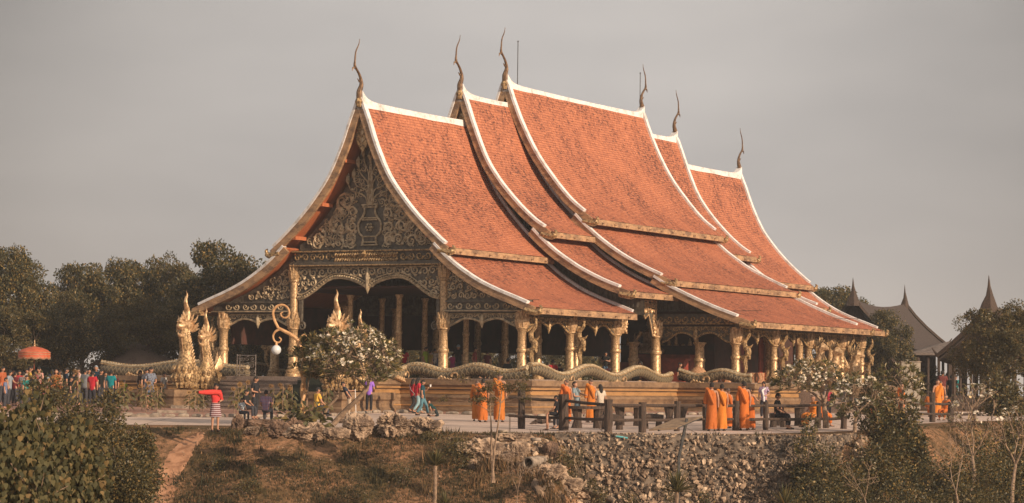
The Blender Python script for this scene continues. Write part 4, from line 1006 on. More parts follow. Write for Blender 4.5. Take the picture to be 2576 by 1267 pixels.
# ---------------- rubble wall
wl = MB(); wl.sm = False; sd = random.Random(5)
WX = fr(1.45, 11.6, .3)+[11.6]
def wp(X, t, out=0): e = edge(X); return (X, e-.12-t*.78-out, gz(e)+.03-t*2.55)
vs = [wp(X, t) for X in WX for t in (0, .33, .66, 1.1)]+[]
bk = MB(); bk.add(vs, [(i*4+j, (i+1)*4+j, (i+1)*4+j+1, i*4+j+1) for i in range(len(WX)-1) for j in range(3)])
n0 = len(bk.v); bk.add([wp(X, 0) for X in WX]+[(X, edge(X)+.5, gz(edge(X))+.03) for X in WX], [(i, i+1, len(WX)+i+1, len(WX)+i) for i in range(len(WX)-1)])
wall = thing('rubble_wall', 'pale rubble stone retaining wall holding up the plaza below the timber fence', 'wall', (0, 0, 0))
bk.build('mortar_bed', 'mortar', wall)
import bmesh as _bm
PROT = []
for k in range(14):
    b = _bm.new()
    for q in range(15):
        v = Vector((sd.gauss(0, 1), sd.gauss(0, 1), sd.gauss(0, 1))).normalized(); b.verts.new((v.x*sd.uniform(.8, 1.1), v.y*sd.uniform(.7, 1), v.z*sd.uniform(.6, .95)))
    _bm.ops.convex_hull(b, input=b.verts); b.verts.ensure_lookup_table(); vm = {v: i for i, v in enumerate([v for v in b.verts if v.link_faces])}
    PROT.append(([v.co.copy() for v in vm], [tuple(vm[v] for v in f.verts) for f in b.faces])); b.free()
def stone(mb, P, r, sx=1., sz=1.):
    vs, fs = PROT[sd.randrange(14)]; R = Matrix.Rotation(sd.uniform(0, 6.28), 3, 'Z') @ Matrix.Rotation(sd.uniform(-.6, .6), 3, 'X') @ Matrix.Rotation(sd.uniform(0, 6.28), 3, 'Y')
    mb.add([Vector(P)+R @ Vector((v.x*r*sx, v.y*r*.8, v.z*r*sz)) for v in vs], fs)
st = MB(); st.sm = False
for i in range(4600):
    X = sd.uniform(1.5, 11.5); t = sd.random()**.9*1.12; P = wp(X, t, sd.uniform(-.03, .09)); stone(st, P, (.028+.085*sd.random()**2.6)*(1.25 if t > .3 else .9), sd.uniform(.8, 1.5), sd.uniform(.6, 1.))
for i in range(500):
    X = sd.uniform(1.5, 11.5); e = edge(X); stone(st, (X, e+sd.uniform(-.05, .4), gz(e)+.04), sd.uniform(.03, .07), 1.3, .5)
st.build('stones', 'rubble', wall)
fo = MB(); fo.sm = False
for i in range(1500):
    X = sd.uniform(.6, 11.9); d = .5+sd.random()**1.4*3.6; Y = edge(X)-d; stone(fo, (X, Y, G(X, Y)+.02), .03+.2*sd.random()**2.5, 1.2, .7)
tag(fo.build('rubble', 'rubble'), 'loose pale rubble fallen below the retaining wall', 'rubble', kind='stuff')
peb = MB(); peb.sm = False
for i in range(700):
    X = sd.uniform(-13, 1.5); Y = edge(X)-sd.random()**1.5*6+.3; stone(peb, (X, Y, G(X, Y)+.01), sd.uniform(.012, .04), 1.1, .7)
tag(peb.build('pebbles', 'rock'), 'pale pebbles scattered over the grassy slope', 'pebbles', kind='stuff')
# ================================================================== PLANTS
def leaves_np(P, D, L, W, rng, fold=.25, droop=0.):
    """P points, D unit directions, L lengths, W widths -> folded kite leaves (2 quads sharing the midrib as 4-vertex faces)"""
    n = len(P); up = rng.normal(size=(n, 3)); S = np.cross(D, up); S /= np.linalg.norm(S, axis=1, keepdims=True)+1e-9; U = np.cross(S, D)
    L = np.broadcast_to(L, (n,))[:, None]; W = np.broadcast_to(W, (n,))[:, None]
    a = P; tip = P+D*L-np.array([0, 0, 1])*L*droop; mid = P+D*L*.45
    l = mid+S*W*.5+U*W*fold; r = mid-S*W*.5+U*W*fold
    V = np.stack([a, r, tip, l], 1).reshape(-1, 3); F = np.arange(n*4).reshape(-1, 4); return V, F
def crown_mesh(name, m, rx, rz, cz, lobes, per, lobe_r, leaf, seed, flat=.55, asp=.6):
    rng = np.random.default_rng(seed); C = []
    while len(C) < lobes:
        p = rng.normal(size=3); p /= np.linalg.norm(p); k = rng.uniform(.25, 1)**.5
        p = p*k; 
        if p[2] < -.75: continue
        C.append((p[0]*rx*(1-.15*max(0, p[2])), p[1]*rx, cz+p[2]*rz+rng.normal()*.12*rz))
    C = np.array(C); R = rng.uniform(.55, 1.25, lobes)*lobe_r
    idx = np.repeat(np.arange(lobes), per); q = rng.normal(size=(len(idx), 3)); q /= np.linalg.norm(q, axis=1, keepdims=True); q[:, 2] *= flat+.15
    rad = R[idx]*rng.uniform(.55, 1.08, len(idx)); P = C[idx]+q*rad[:, None]
    D = q*.6+rng.normal(size=q.shape)*.5; D[:, 2] -= .15; D /= np.linalg.norm(D, axis=1, keepdims=True)
    V, F = leaves_np(P, D, rng.uniform(.7, 1.3, len(idx))*leaf, rng.uniform(.7, 1.2, len(idx))*leaf*asp, rng)
    return npmesh(name, V, F, m), C
def branching(mb, root, tips, r0, levels=3, seed=0, sag=.1, k=3, n=6, rt=.02):
    rd = random.Random(seed)
    def go(p, tp, r, lv, d):
        if len(tp) == 0: return
        if len(tp) == 1 or lv == 0:
            for t in tp:
                m_ = (p+t)/2+Vector((rd.gauss(0, .06), rd.gauss(0, .06), sag*.3))*(t-p).length; mb.tube([p, m_, t], [r*.7, (r*.7+rt)/2, rt], n, cap=False)
            return
        reps = rd.sample(tp, min(k, len(tp))); groups = [[] for _ in reps]
        for t in tp: groups[min(range(len(reps)), key=lambda i: (t-reps[i]).length)].append(t)
        for g in groups:
            if not g: continue
            c = sum(g, Vector())/len(g); q = p.lerp(c, .5); m_ = (p+q)/2+Vector((rd.gauss(0, .05), rd.gauss(0, .05), .03))*(q-p).length
            rr = max(rt, r*(len(g)/len(tp))**.45); mb.tube([p, m_, q], [max(rr, r*.75), rr*.95, rr*.9], n, cap=False); go(q, g, rr*.9, lv-1, d)
    go(Vector(root), [Vector(t) for t in tips], r0, levels, None)
def tree_proto(name, label, seed, H, rx, m='leafd', lobes=95, per=300, leaf=.18, lobe_r=.72, th=.3, group=None, trunk_r=.22, mb='bark'):
    t = thing(name, label, 'tree', (0, 0, 0), 0, group); cz = H*(1-(1-th)*.5); rz = H*(1-th)*.5
    me, C = crown_mesh('crown', m, rx, rz, cz, lobes, per, lobe_r, leaf, seed); link('crown', me, t)
    b = MB(); top = Vector((.1*rx*sin(seed), .1*rx*cos(seed), H*th*.95)); b.tube([(0, 0, -.4), (0, 0, .1), (.05, .05, H*th*.5), tuple(top)], [trunk_r*1.5, trunk_r*1.15, trunk_r, trunk_r*.85], 9)
    branching(b, top, [Vector(c) for c in C[::2]], trunk_r*.85, 3, seed); b.build('trunk', mb, t); return t
def place_px(o, x, ytop, Y, H, zb=None):
    """stand o (of height H) at the distance Y below pixel column x with its top at ytop"""
    top = at_depth(x, ytop, Y); zb = G(top.x, Y) if zb is None else zb; s = (top.z-zb)/H; o.location = (top.x, Y, zb); o.scale = (s, s, s); return o
TG = 'trees around the temple terrace'
TL = [(12, 600, 128, 0, 'tall feathery tree at the far left edge'), (105, 715, 134, 1, 'lower dark tree behind the red parasol'), (215, 662, 140, 2, 'rounded tree behind the waiting crowd, its top just above its neighbour'),
      (300, 634, 142, 0, 'broad high tree in the middle of the left wood'), (408, 642, 146, 1, 'dark tree right of the highest one of the left wood'), (560, 604, 138, 2, 'tall yellow tinged tree just left of the front gable'),
      (640, 640, 145, 0, 'tree half hidden behind the left eave of the temple'), (150, 760, 122, 2, 'low dark tree between the parasol and the hut'), (30, 770, 121, 1, 'low dark tree at the left edge over the crowd'), (455, 742, 126, 0, 'low tree behind the left naga heads'),
      (350, 750, 124, 1, 'low tree with yellow blossom behind the thatched hut'), (620, 800, 140, 2, 'low dark tree seen under the left wing arch'), (705, 815, 142, 1, 'low dark tree seen beside the globe lamp'), (800, 812, 158, 0, 'dark tree seen through the entrance arch'), (545, 790, 134, 2, 'dark tree under the left eave tip'),
      (930, 838, 165, 1, 'dark tree seen deep through the entrance'), (1040, 846, 166, 0, 'tree filling the gap at the right side of the entrance'), (1085, 850, 168, 2, 'tree seen behind the two visitors in lime and patterned shirts'),
      (1185, 850, 170, 1, 'tree seen behind the large man in black'), (1300, 838, 172, 0, 'tree seen between the first two side columns'), (1420, 838, 168, 1, 'tree behind the second side column'), (1495, 850, 172, 2, 'thin tree before the third side column'),
      (2085, 706, 168, 0, 'tree rising behind the far right eave'), (2150, 800, 152, 1, 'dark tree right of the far eave tip'), (2238, 778, 146, 2, 'dark tree in front of the thatch roofed hall'), (2522, 762, 112, 1, 'big round tree at the right before the second dark hall'), (2640, 752, 116, 0, 'tree at the right edge beside the second dark hall')]
protos = [tree_proto('tree', 'x', 11, 8.6, 3.6, group=TG), tree_proto('tree', 'x', 12, 7.6, 3.7, group=TG, lobes=110, leaf=.165  , m='leafm'), tree_proto('tree', 'x', 13, 8.0, 3.3, group=TG, lobes=70, lobe_r=.9, leaf=.2)]
HP = [8.9, 8.0, 8.4]; usedp = [False]*3
for i, (x, y, Y, k, lab) in enumerate(TL):
    o = protos[k] if not usedp[k] else copy_tree(protos[k], (0, 0, 0)); usedp[k] = True
    place_px(o, x, y, Y, HP[k]); o.rotation_euler = (0, 0, i*1.7); o['label'] = lab
    if x < 700 and Y > 125: o.scale = (o.scale[0]*.74, o.scale[0]*.74, o.scale[0])
    if 1250 < x < 1600: o.scale = (o.scale[0]*.8, o.scale[0]*.8, o.scale[0])
    if x > 2100: f_ = .95 if x > 2400 else .66; o.scale = (o.scale[0]*f_, o.scale[0]*f_, o.scale[0])

# ---------------- bushes
def bush(name, label, x, ytop, Y, wpx, leaf, lobes, per, m='leafm', seed=1, zb=None, asp=.55, lobe=.45, cat='bush', group=None, sink=.25):
    top = at_depth(x, ytop, Y); zb = G(top.x, Y)-sink if zb is None else zb; H = top.z-zb; rx = wpx*Y/FPX/2
    t = thing(name, label, cat, (top.x, Y, zb), 0, group); me, C = crown_mesh('foliage', m, rx*.86, H*.47, H*.46, lobes, per, lobe, leaf, seed, 1, asp); link('foliage', me, t)
    b = MB(); branching(b, (0, 0, 0), [Vector(c) for c in C[::3]], .05, 3, seed, n=5, rt=.008); b.build('stem', 'bark', t); return t
bush('fine_leaved_bush', 'dense dark bush of small leaves between the broad leaved bush and the bare path', 240, 975, 60, 350, .085, 130, 360, 'leafm', 3, lobe=.42, sink=.2)
bush('fine_leaved_bush', 'dense small leaved bush at the left under the red parasol', 105, 966, 61, 300, .085, 80, 330, 'leafm', 4, lobe=.42, sink=.2)
bush('low_bush', 'low spreading bush at the foot of the path below the dense bush', 320, 1065, 57, 170, .08, 60, 300, 'leafm', 5, lobe=.36, sink=.2)
# broad-leaved bush close by: hanging heart-shaped leaves
def heart_bush(name, label, x, ytop, Y, wpx, hm, n, seed, leaf=.15):
    top = at_depth(x, ytop, Y); rng = np.random.default_rng(seed); rx = wpx*Y/FPX/2; t = thing(name, label, 'bush', (top.x, Y, top.z-hm), 0, 'broad leaved bushes in the lower left corner')
    q = rng.normal(size=(n, 3)); q /= np.linalg.norm(q, axis=1, keepdims=True); k = rng.uniform(.35, 1, n)**.5
    lump = 1+.16*np.sin(q[:, 0]*7+seed)*np.cos(q[:, 2]*6)+.12*np.sin(q[:, 1]*11)
    P = q*(k*lump)[:, None]*np.array([rx, rx*.8, hm*.5])+np.array([0, 0, hm*.5]); D = np.stack([q[:, 0]*.35+rng.normal(size=n)*.22, q[:, 1]*.3+rng.normal(size=n)*.22-.12, -np.ones(n)*.9], 1); D /= np.linalg.norm(D, axis=1, keepdims=True)
    S = np.cross(D, np.stack([rng.normal(size=n)*.5, np.ones(n), rng.normal(size=n)*.3], 1)); S /= np.linalg.norm(S, axis=1, keepdims=True); U = np.cross(S, D); L = rng.uniform(.7, 1.25, n)[:, None]*leaf
    prof = [(0, 0), (-.08, .24), (.12, .44), (.42, .36), (.72, .17), (1.05, 0)]; V = []; 
    cols = [P]+[P+D*L*a+S*L*b*1.0+U*L*b*.25 for a, b in prof[1:5]]+[P+D*L*1.05+U*L*.12]+[P+D*L*a-S*L*b+U*L*b*.25 for a, b in prof[4:0:-1]]
    Vn = np.stack(cols, 1); kk = Vn.shape[1]; V = Vn.reshape(-1, 3); base = (np.arange(n)*kk)[:, None]
    quads = np.concatenate([base+np.array([[0, 1, 2, 3]]), base+np.array([[0, 3, 4, 5]]), base+np.array([[0, 5, 6, 7]]), base+np.array([[0, 7, 8, 9]])])
    link('foliage', npmesh('foliage', V, quads, 'leafb'), t)
    b = MB(); branching(b, (0, 0, -.8), [Vector(p) for p in P[::40]], .06, 4, seed, n=5, rt=.007); b.build('stem', 'barkl', t); return t
heart_bush('broad_leaved_bush', 'bush of hanging heart shaped leaves filling the lower left corner', 30, 1003, 38, 330, 3.9, 9500, 5, .085)
heart_bush('broad_leaved_bush', 'lower clump of heart shaped leaves in front of the dense dark bush', 185, 1075, 36, 200, 3.6, 5600, 6, .08)
heart_bush('broad_leaved_bush', 'lowest clump of large leaves along the bottom left edge', 60, 1130, 33, 300, 3.2, 6000, 8, .08)
SG = 'shrubs on the slope'
for i, (x, y, Y, w, lf, lb, pr, lab) in enumerate([
 (2035, 1052, 77.3, 84, .10, 22, 150, 'green creeper bush spilling over the right part of the rubble wall'), (2070, 1120, 76.2, 120, .10, 24, 150, 'shrub hanging lower on the wall under the creeper bush'), (2110, 1185, 74, 170, .09, 26, 150, 'dark shrub at the foot of the wall under the frangipanis'),
 (2265, 1010, 82, 120, .13, 34, 150, 'dark upright leafy shrub between the fence end and the slope'), (2205, 935, 84, 96, .12, 22, 120, 'dark leafy shrub behind the white flowers at the fence end'), (2235, 1105, 79, 130, .11, 26, 150, 'dark shrub low under the upright leafy one'), (2350, 1150, 76, 130, .10, 24, 150, 'round dark shrub halfway down the right slope'),
 (2440, 1195, 72, 160, .09, 24, 150, 'dark shrub at the bottom under the bare frangipani'), (2540, 1040, 82, 110, .11, 22, 140, 'dark shrub at the right edge behind bare twigs'), (2560, 1120, 74, 120, .10, 22, 140, 'dark shrub low at the right edge'),
 (1150, 1118, 76.3, 110, .07, 20, 140, 'low feathery green shrub on the slope right of the rock row'), (1085, 1096, 77.6, 70, .06, 14, 120, 'small feathery shrub under the knobbly boulder'), (1790, 1232, 72, 100, .08, 14, 120, 'small dark weed shrub right of the big agave'), (1500, 1175, 74.4, 60, .07, 12, 110, 'small shrub growing out of the dark part of the wall'), (1415, 1128, 76.6, 46, .06, 10, 100, 'small yellow green weed beside the stained boulder'),
 (985, 1062, 80, 36, .06, 8, 90, 'small weed between the dome rock and the pitted boulder'), (2180, 1215, 71, 150, .08, 20, 140, 'dark scrub at the bottom below the fence end'), (2000, 1235, 70, 110, .07, 14, 120, 'dark scrub at the bottom beside the small agave'), (1580, 1235, 71, 80, .06, 10, 110, 'small scrub under the middle of the wall'), (2190, 1130, 77, 120, .10, 22, 150, 'dark shrub low in front of the last fence post'), (2300, 1095, 82, 90, .10, 18, 150, 'dark shrub at the edge left of the distant fence'), (2290, 1190, 73, 160, .09, 28, 160, 'broad dark shrub low on the right slope'), (2400, 1110, 79, 100, .09, 18, 150, 'olive shrub behind the pale bare branches'), (2480, 1120, 78, 120, .09, 22, 150, 'olive shrub beneath the nearly bare frangipani'), (2060, 1220, 70, 150, .08, 26, 160, 'dark scrub at the bottom right of the small agave'), (2340, 1240, 69, 170, .08, 26, 160, 'dark scrub along the bottom of the right slope'), (2500, 1225, 69, 170, .08, 26, 160, 'dark scrub at the bottom right corner'), (2480, 1070, 80, 130, .10, 24, 150, 'dark shrub between the bare frangipani branches'), (2555, 1000, 88, 90, .12, 20, 150, 'leafy shrub at the right edge beyond the short fence'), (2510, 960, 108, 130, .16, 26, 150, 'low leafy growth under the big right-hand tree'), (2420, 1150, 75, 120, .09, 22, 150, 'dark shrub below the short fence'), (2130, 1140, 76.4, 110, .10, 22, 150, 'dark shrub where the wall turns the corner'), (620, 1205, 74, 60, .06, 8, 110, 'small weed on the slope near the bare path'), (760, 1160, 75, 50, .05, 7, 110, 'small weed on the slope under the jagged rock'), (900, 1215, 73.5, 70, .06, 9, 110, 'small weed on the lower slope under the dome rock'), (1010, 1150, 75, 60, .06, 8, 110, 'small weed on the slope under the pitted boulder'), (540, 1140, 75.6, 40, .05, 6, 100, 'small weed just right of the top of the path'), (1450, 1110, 77.4, 70, .05, 12, 130, 'thin green weeds over the dark end of the wall'), (1690, 1180, 74.6, 50, .05, 8, 110, 'small weed behind the big agave')]):
    bush('shrub', lab, x, y, Y, w, lf, lb, pr, 'leafm' if i % 3 else 'leafd', 20+i, lobe=.3*w/100*Y/FPX*82+.05, cat='shrub', group=SG, sink=.15)

for i in range(26):
    x = -60+i*96; bush('hedge_bush', 'dark bush in the hedge row behind the temple and the crowd', x, 905+14*sin(i*2.3)+.013*x, 150+6*sin(i*1.3), 150, .2, 26, 200, 'leafd' if i % 3 else 'leafm', 60+i, lobe=.75, group='bushes in the hedge row behind the temple')
# ---------------- frangipani
def rosette(rng, c, up, L, n, W):
    a = rng.uniform(0, 6.28)+np.arange(n)*2.4; tilt = rng.uniform(.25, 1.15, n); up = np.array(up)/np.linalg.norm(up)
    s = np.cross(up, [0.3, .9, .1]); s /= np.linalg.norm(s); q = np.cross(up, s)
    D = up[None]*np.cos(tilt)[:, None]+(s[None]*np.cos(a)[:, None]+q[None]*np.sin(a)[:, None])*np.sin(tilt)[:, None]
    return np.repeat(np.array([c]), n, 0)+D*.02, D, rng.uniform(.75, 1.1, n)*L, np.full(n, W)
def frangipani(label, base, centre, rx, rz, ntip, leaves=10, L=.24, flowers=.3, seed=1, r0=.08, trunk=None, thin=.012, group='frangipani trees', low=-.5, mbk='barkl', name='frangipani_tree', W=.062, m='leaff'):
    rng = np.random.default_rng(seed); t = thing(name, label, 'tree', base, 0, group); C = Vector(centre)-Vector(base); tips = []
    while len(tips) < ntip:
        q = rng.normal(size=3); q /= np.linalg.norm(q)
        if q[2] < low: continue
        k = rng.uniform(.55, 1)**.6; tips.append(Vector((C.x+q[0]*rx*k, C.y+q[1]*rx*k, C.z+q[2]*rz*k*(1+.1*rng.normal()))))
    b = MB(); tr = [Vector(p)-Vector(base) for p in (trunk or [Vector(base), Vector(base)+C*.35, Vector(base)+C*.62])]
    b.tube(smooth(tr, 4), [r0*(1.15-.4*i/((len(tr)-1)*4)) for i in range((len(tr)-1)*4+1)], 8); branching(b, tr[-1], tips, r0*.75, 5, seed, k=3, n=6, rt=thin)
    b.build('trunk', mbk, t); P = []; D = []; LL = []; WW = []; fl = MB(); fl.sm = False
    for tp in tips:
        u = (tp-C); u = Vector((u.x*.7, u.y*.7, abs(u.z)+.5*rz)).normalized(); nl = max(2, int(leaves*rng.uniform(.7, 1.2)))
        if leaves: a = rosette(rng, tuple(tp), tuple(u), L, nl, W); P.append(a[0]); D.append(a[1]); LL.append(a[2]); WW.append(a[3])
        if rng.random() < flowers and tp.z > C.z-.15*rz:
            for q in range(rng.integers(6, 12)):
                c = tp+u*.07+Vector(rng.normal(size=3)*.045); n_ = Vector(rng.normal(size=3)*.4)+u; n_.normalize(); s = n_.cross(Vector((.3, .5, .8))).normalized(); w_ = n_.cross(s); vs = [c]; R = .055
                for j in range(10): a = j*pi/5; rr = R if j % 2 == 0 else R*.66; vs.append(c+s*cos(a)*rr+w_*sin(a)*rr+n_*(.012 if j % 2 == 0 else 0))
                fl.add(vs, [(0, 1+j, 1+(j+1) % 10) for j in range(10)])
    if P:
        V, F = leaves_np(np.concatenate(P), np.concatenate(D), np.concatenate(LL), np.concatenate(WW), rng, .2, .12); link('crown', npmesh('crown', V, F, m), t)
    if fl.v: fl.build('blossom', 'flower', t)
    return t
def px(x, y, Y): return at_depth(x, y, Y)
b0 = px(838, 1068, 81.5)
frangipani('full frangipani with white blossom clusters standing in front of the stair', b0, px(882, 905, 81.5), 1.72, 1.05, 320, 9, .23, .55, 3, .085, [b0, px(868, 1035, 81.5), px(900, 1005, 81.3), px(925, 978, 81.3)], low=-.75)
b1 = px(812, 1062, 81.8)
frangipani('thin leaning second stem of leaves at the left side of the blossoming frangipani', b1, px(835, 925, 81.8), .85, .75, 60, 10, .24, .1, 5, .05, [b1, px(822, 1030, 81.8), px(850, 1000, 81.8)])
b1 = px(770, 1060, 82)
frangipani('drooping long leaved plant wrapped round the twisted lamp post', b1, px(778, 912, 82), .5, .75, 40, 14, .42, 0, 6, .035, [b1, px(772, 1010, 82), px(775, 960, 82)], group='long leaved plants', name='dracaena', low=-.9, W=.07)
FG = 'frangipani trees at the right'
b2 = px(2078, 1078, 86)
frangipani('blossoming frangipani in front of the side stair, forked trunk showing', b2, px(2040, 962, 86), 1.35, .72, 130, 9, .24, .55, 7, .1, [b2, px(2076, 1045, 86), px(2072, 1015, 86)], group=FG)
b2 = px(2150, 1088, 81)
frangipani('blossoming frangipani just right of the last fence post', b2, px(2165, 1010, 81), .98, .85, 105, 9, .22, .55, 8, .06, [b2, px(2152, 1060, 81), px(2160, 1035, 81)], group=FG, low=-.8)
b2 = px(2285, 1090, 83)
frangipani('leafy frangipani with few flowers behind the dark shrubs', b2, px(2262, 985, 83), .95, .9, 90, 9, .24, .15, 9, .06, group=FG, low=-.8)
b2 = px(2440, 1250, 74)
frangipani('nearly bare frangipani with pale forked branches and a few tip flowers', b2, px(2455, 1050, 76), 1.05, 1.15, 90, 3, .13, .28, 10, .06, [b2, px(2450, 1200, 75), px(2446, 1150, 76)], group=FG, low=-.4, thin=.012, W=.04)
b2 = px(2545, 1280, 71)
frangipani('bare frangipani at the right edge of the view', b2, px(2560, 1100, 72), .85, 1.0, 55, 2, .12, .12, 11, .055, [b2, px(2548, 1220, 71.5), px(2555, 1170, 72)], group=FG, low=-.4, W=.04)
b2 = px(2410, 1275, 68)
frangipani('low bare many stemmed shrub at the foot of the right slope', b2, px(2400, 1150, 69), .7, .9, 50, 0, .1, 0, 12, .03, [b2, px(2408, 1255, 68), px(2405, 1240, 68)], group='bare shrubs', name='bare_shrub', thin=.007)
b2 = px(1300, 1272, 70)
frangipani('leafless twiggy shrub in front of the drain pipe', b2, px(1308, 1185, 70), .58, .62, 60, 0, .1, 0, 13, .02, [b2, px(1300, 1262, 70), px(1302, 1250, 70)], group='bare shrubs', name='bare_shrub', thin=.006, low=-.3)
b2 = px(2180, 1278, 68)
frangipani('thin pale stems of a leafless shrub under the fence end', b2, px(2165, 1200, 68), .6, .6, 40, 1, .08, 0, 14, .02, [b2, px(2178, 1265, 68), px(2175, 1255, 68)], group='bare shrubs', name='bare_shrub', thin=.006, W=.03)
# two slender saplings
for i, (x0, y0, x1, y1, Y, lab) in enumerate([(1238, 1215, 1262, 985, 72.5, 'slender sapling in front of the right-hand standing monk'), (1243, 1215, 1232, 1010, 72.7, 'thinner sapling crossing behind the slender one')]):
    b = px(x0, y0, Y); t = thing('sapling', lab, 'sapling', b, 0, 'saplings by the monks'); m_ = MB()
    p = [Vector((0, 0, 0)), (px((x0*2+x1)/3-3, (y0*2+y1)/3, Y)-b), px((x0+x1*2)/3, (y0+y1*2)/3, Y)-b, px(x1, y1, Y)-b]; tips = []; rng = np.random.default_rng(i)
    m_.tube(smooth(p, 5), [.05-.034*k/15 for k in range(16)], 6)
    for q in range(16): tips.append(p[3]+Vector((rng.normal()*.5, rng.normal()*.25, abs(rng.normal())*.28)))
    branching(m_, p[2].lerp(p[3], .6), tips, .018, 3, i, n=4, rt=.004); m_.build('trunk', 'barkl', t); P = []; D = []
    for tp in tips[::1 if i == 0 else 2]:
        for q in range(60):
            P.append((tp.x+rng.normal()*.10, tp.y+rng.normal()*.07, tp.z+rng.normal()*.05)); d = rng.normal(size=3); D.append(d/np.linalg.norm(d))
    V, F = leaves_np(np.array(P), np.array(D), .075, .034, rng); link('crown', npmesh('crown', V, F, 'leafm'), t)
# ---------------- spiky plants
def spiky(label, x, y, Y, R, n, seed, stem=0, W=.05, name='agave', cat='agave', up=.2, zoff=0):
    P = px(x, y, Y); rng = np.random.default_rng(seed); t = thing(name, label, cat, P, 0, 'spiky leaved plants'); b = MB(); b.sm = False
    for i in range(n):
        a = rng.uniform(0, 6.28); el = rng.uniform(up, 1.45); L = R*rng.uniform(.7, 1.1); d = Vector((cos(a)*cos(el), sin(a)*cos(el), sin(el))); s = Vector((-sin(a), cos(a), 0)); k = 5; vs = []
        for j in range(k+1):
            q = j/k; c = d*L*q-Vector((0, 0, 1))*L*.28*q*q*cos(el); w = W*(1-q**1.6)*.5+.002; vs += [c-s*w+Vector((0, 0, w*.5)), c-Vector((0, 0, 0)), c+s*w+Vector((0, 0, w*.5))]
        b.add([v+Vector((0, 0, stem)) for v in vs], [(j*3+q, j*3+q+1, j*3+q+4, j*3+q+3) for j in range(k) for q in (0, 1)])
    b.build('leaves', 'yucca', t)
    s = MB(); s.tube([(0, 0, -.3), (.02, 0, stem*.5), (0, 0, stem+.05)], [.06, .05, .06], 8); s.build('stem', 'barkl', t); return t
spiky('big agave of long pointed leaves at the bottom under the sloping board', 1702, 1240, 67, .85, 90, 1, 0, .06)
spiky('half hidden agave at the bottom edge right of the big one', 1975, 1278, 65, .75, 80, 2, 0, .055)
spiky('tufted yucca on a pale stem on the slope below the feathery shrub', 1093, 1262, 71, .62, 110, 3, 1.0, .05, 'yucca', 'yucca', .5)
spiky('small yucca tuft beside the foot of the stemmed one', 1118, 1275, 70, .5, 60, 4, 0, .045, 'yucca', 'yucca', .3)
spiky('agave tuft at the left end of the plaza beside the seated family', 735, 1062, 82, .4, 26, 5, 0, .09, 'broad_leaf_plant', 'plant', .4)
def broad(label, x, y, Y, R, n, seed, L=.36, W=.14):
    P = px(x, y, Y); rng = np.random.default_rng(seed); t = thing('broad_leaf_plant', label, 'plant', P, 0, 'broad leaved plants behind the rocks'); q = rng.normal(size=(n, 3)); q[:, 2] = abs(q[:, 2])*.8+.1; q /= np.linalg.norm(q, axis=1, keepdims=True)
    Pp = q*rng.uniform(.3, 1, n)[:, None]*np.array([R, R*.6, R*.8]); D = q+np.array([0, 0, -.35]); D /= np.linalg.norm(D, axis=1, keepdims=True); V, F = leaves_np(Pp, D, rng.uniform(.7, 1.1, n)*L, W, rng, .15, .3); link('leaves', npmesh('leaves', V, F, 'leaff'), t)
    b = MB()
    for p in Pp[::3]: b.tube([(0, 0, -.1), tuple(p*.6), tuple(p)], [.02, .014, .008], 5)
    b.build('stem', 'bark', t)
broad('large glossy leaved plant left of the squared limestone', 742, 1068, 81.2, .62, 60, 1); broad('glossy leaved plant at the foot of the twisted lamp post', 778, 1052, 81.6, .62, 60, 2); broad('smaller glossy plant behind the pitted grey rock', 800, 1072, 80.8, .4, 36, 3)
# ---------------- sunflowers
def sunflower(seed, H=1.25):
    rng = np.random.default_rng(seed); t = thing('sunflower', 'x', 'sunflower', (0, 0, 0), 0, 'sunflowers planted before the stair'); b = MB(); lean = rng.normal()*.06
    top = Vector((lean, rng.normal()*.05, H)); tip = top+Vector((.10*(1 if seed % 2 else -1), -.08, -.02)); b.tube([(0, 0, 0), (lean*.3, 0, H*.5), tuple(top-Vector((0, 0, .05))), tuple(top+Vector((0, 0, .03))), tuple(tip)], [.02, .017, .013, .012, .01], 6); b.build('stem', 'barkl', t)
    P = []; D = []
    for i in range(16): z = .3+i*(H-.35)/16; a = i*2.4; P.append((lean*z, 0, z)); D.append((cos(a), sin(a), -.25-.3*rng.random()))
    D = np.array(D); D /= np.linalg.norm(D, axis=1, keepdims=True); P = np.array(P)+D*.05; V, F = leaves_np(P, D, rng.uniform(.18, .3, 16), .13, rng, .1, .45); link('leaves', npmesh('leaves', V, F, 'yucca'), t)
    n_ = Vector((.35 if seed % 2 else -.2, -1, -.15 if seed < 3 else .2)).normalized(); s = n_.cross(Vector((0, 0, 1))).normalized(); w = n_.cross(s); f = MB(); f.sm = False
    for j in range(16): a = j*pi/8; d = s*cos(a)+w*sin(a); e = s*cos(a+.19)+w*sin(a+.19); f.add([tip+d*.05, tip+(d+e).normalized()*.13+n_*.02, tip+e*.05, tip+n_*.01], [(0, 1, 2, 3)])
    h = f.build('petals', 'sun', t); g = MB(); g.tube([tip-n_*.02, tip+n_*.0, tip+n_*.03], [.05, .062, .035], 10); g.build('disc', 'sund', t); return t
sp = [sunflower(i) for i in range(4)]; us = [0]*4
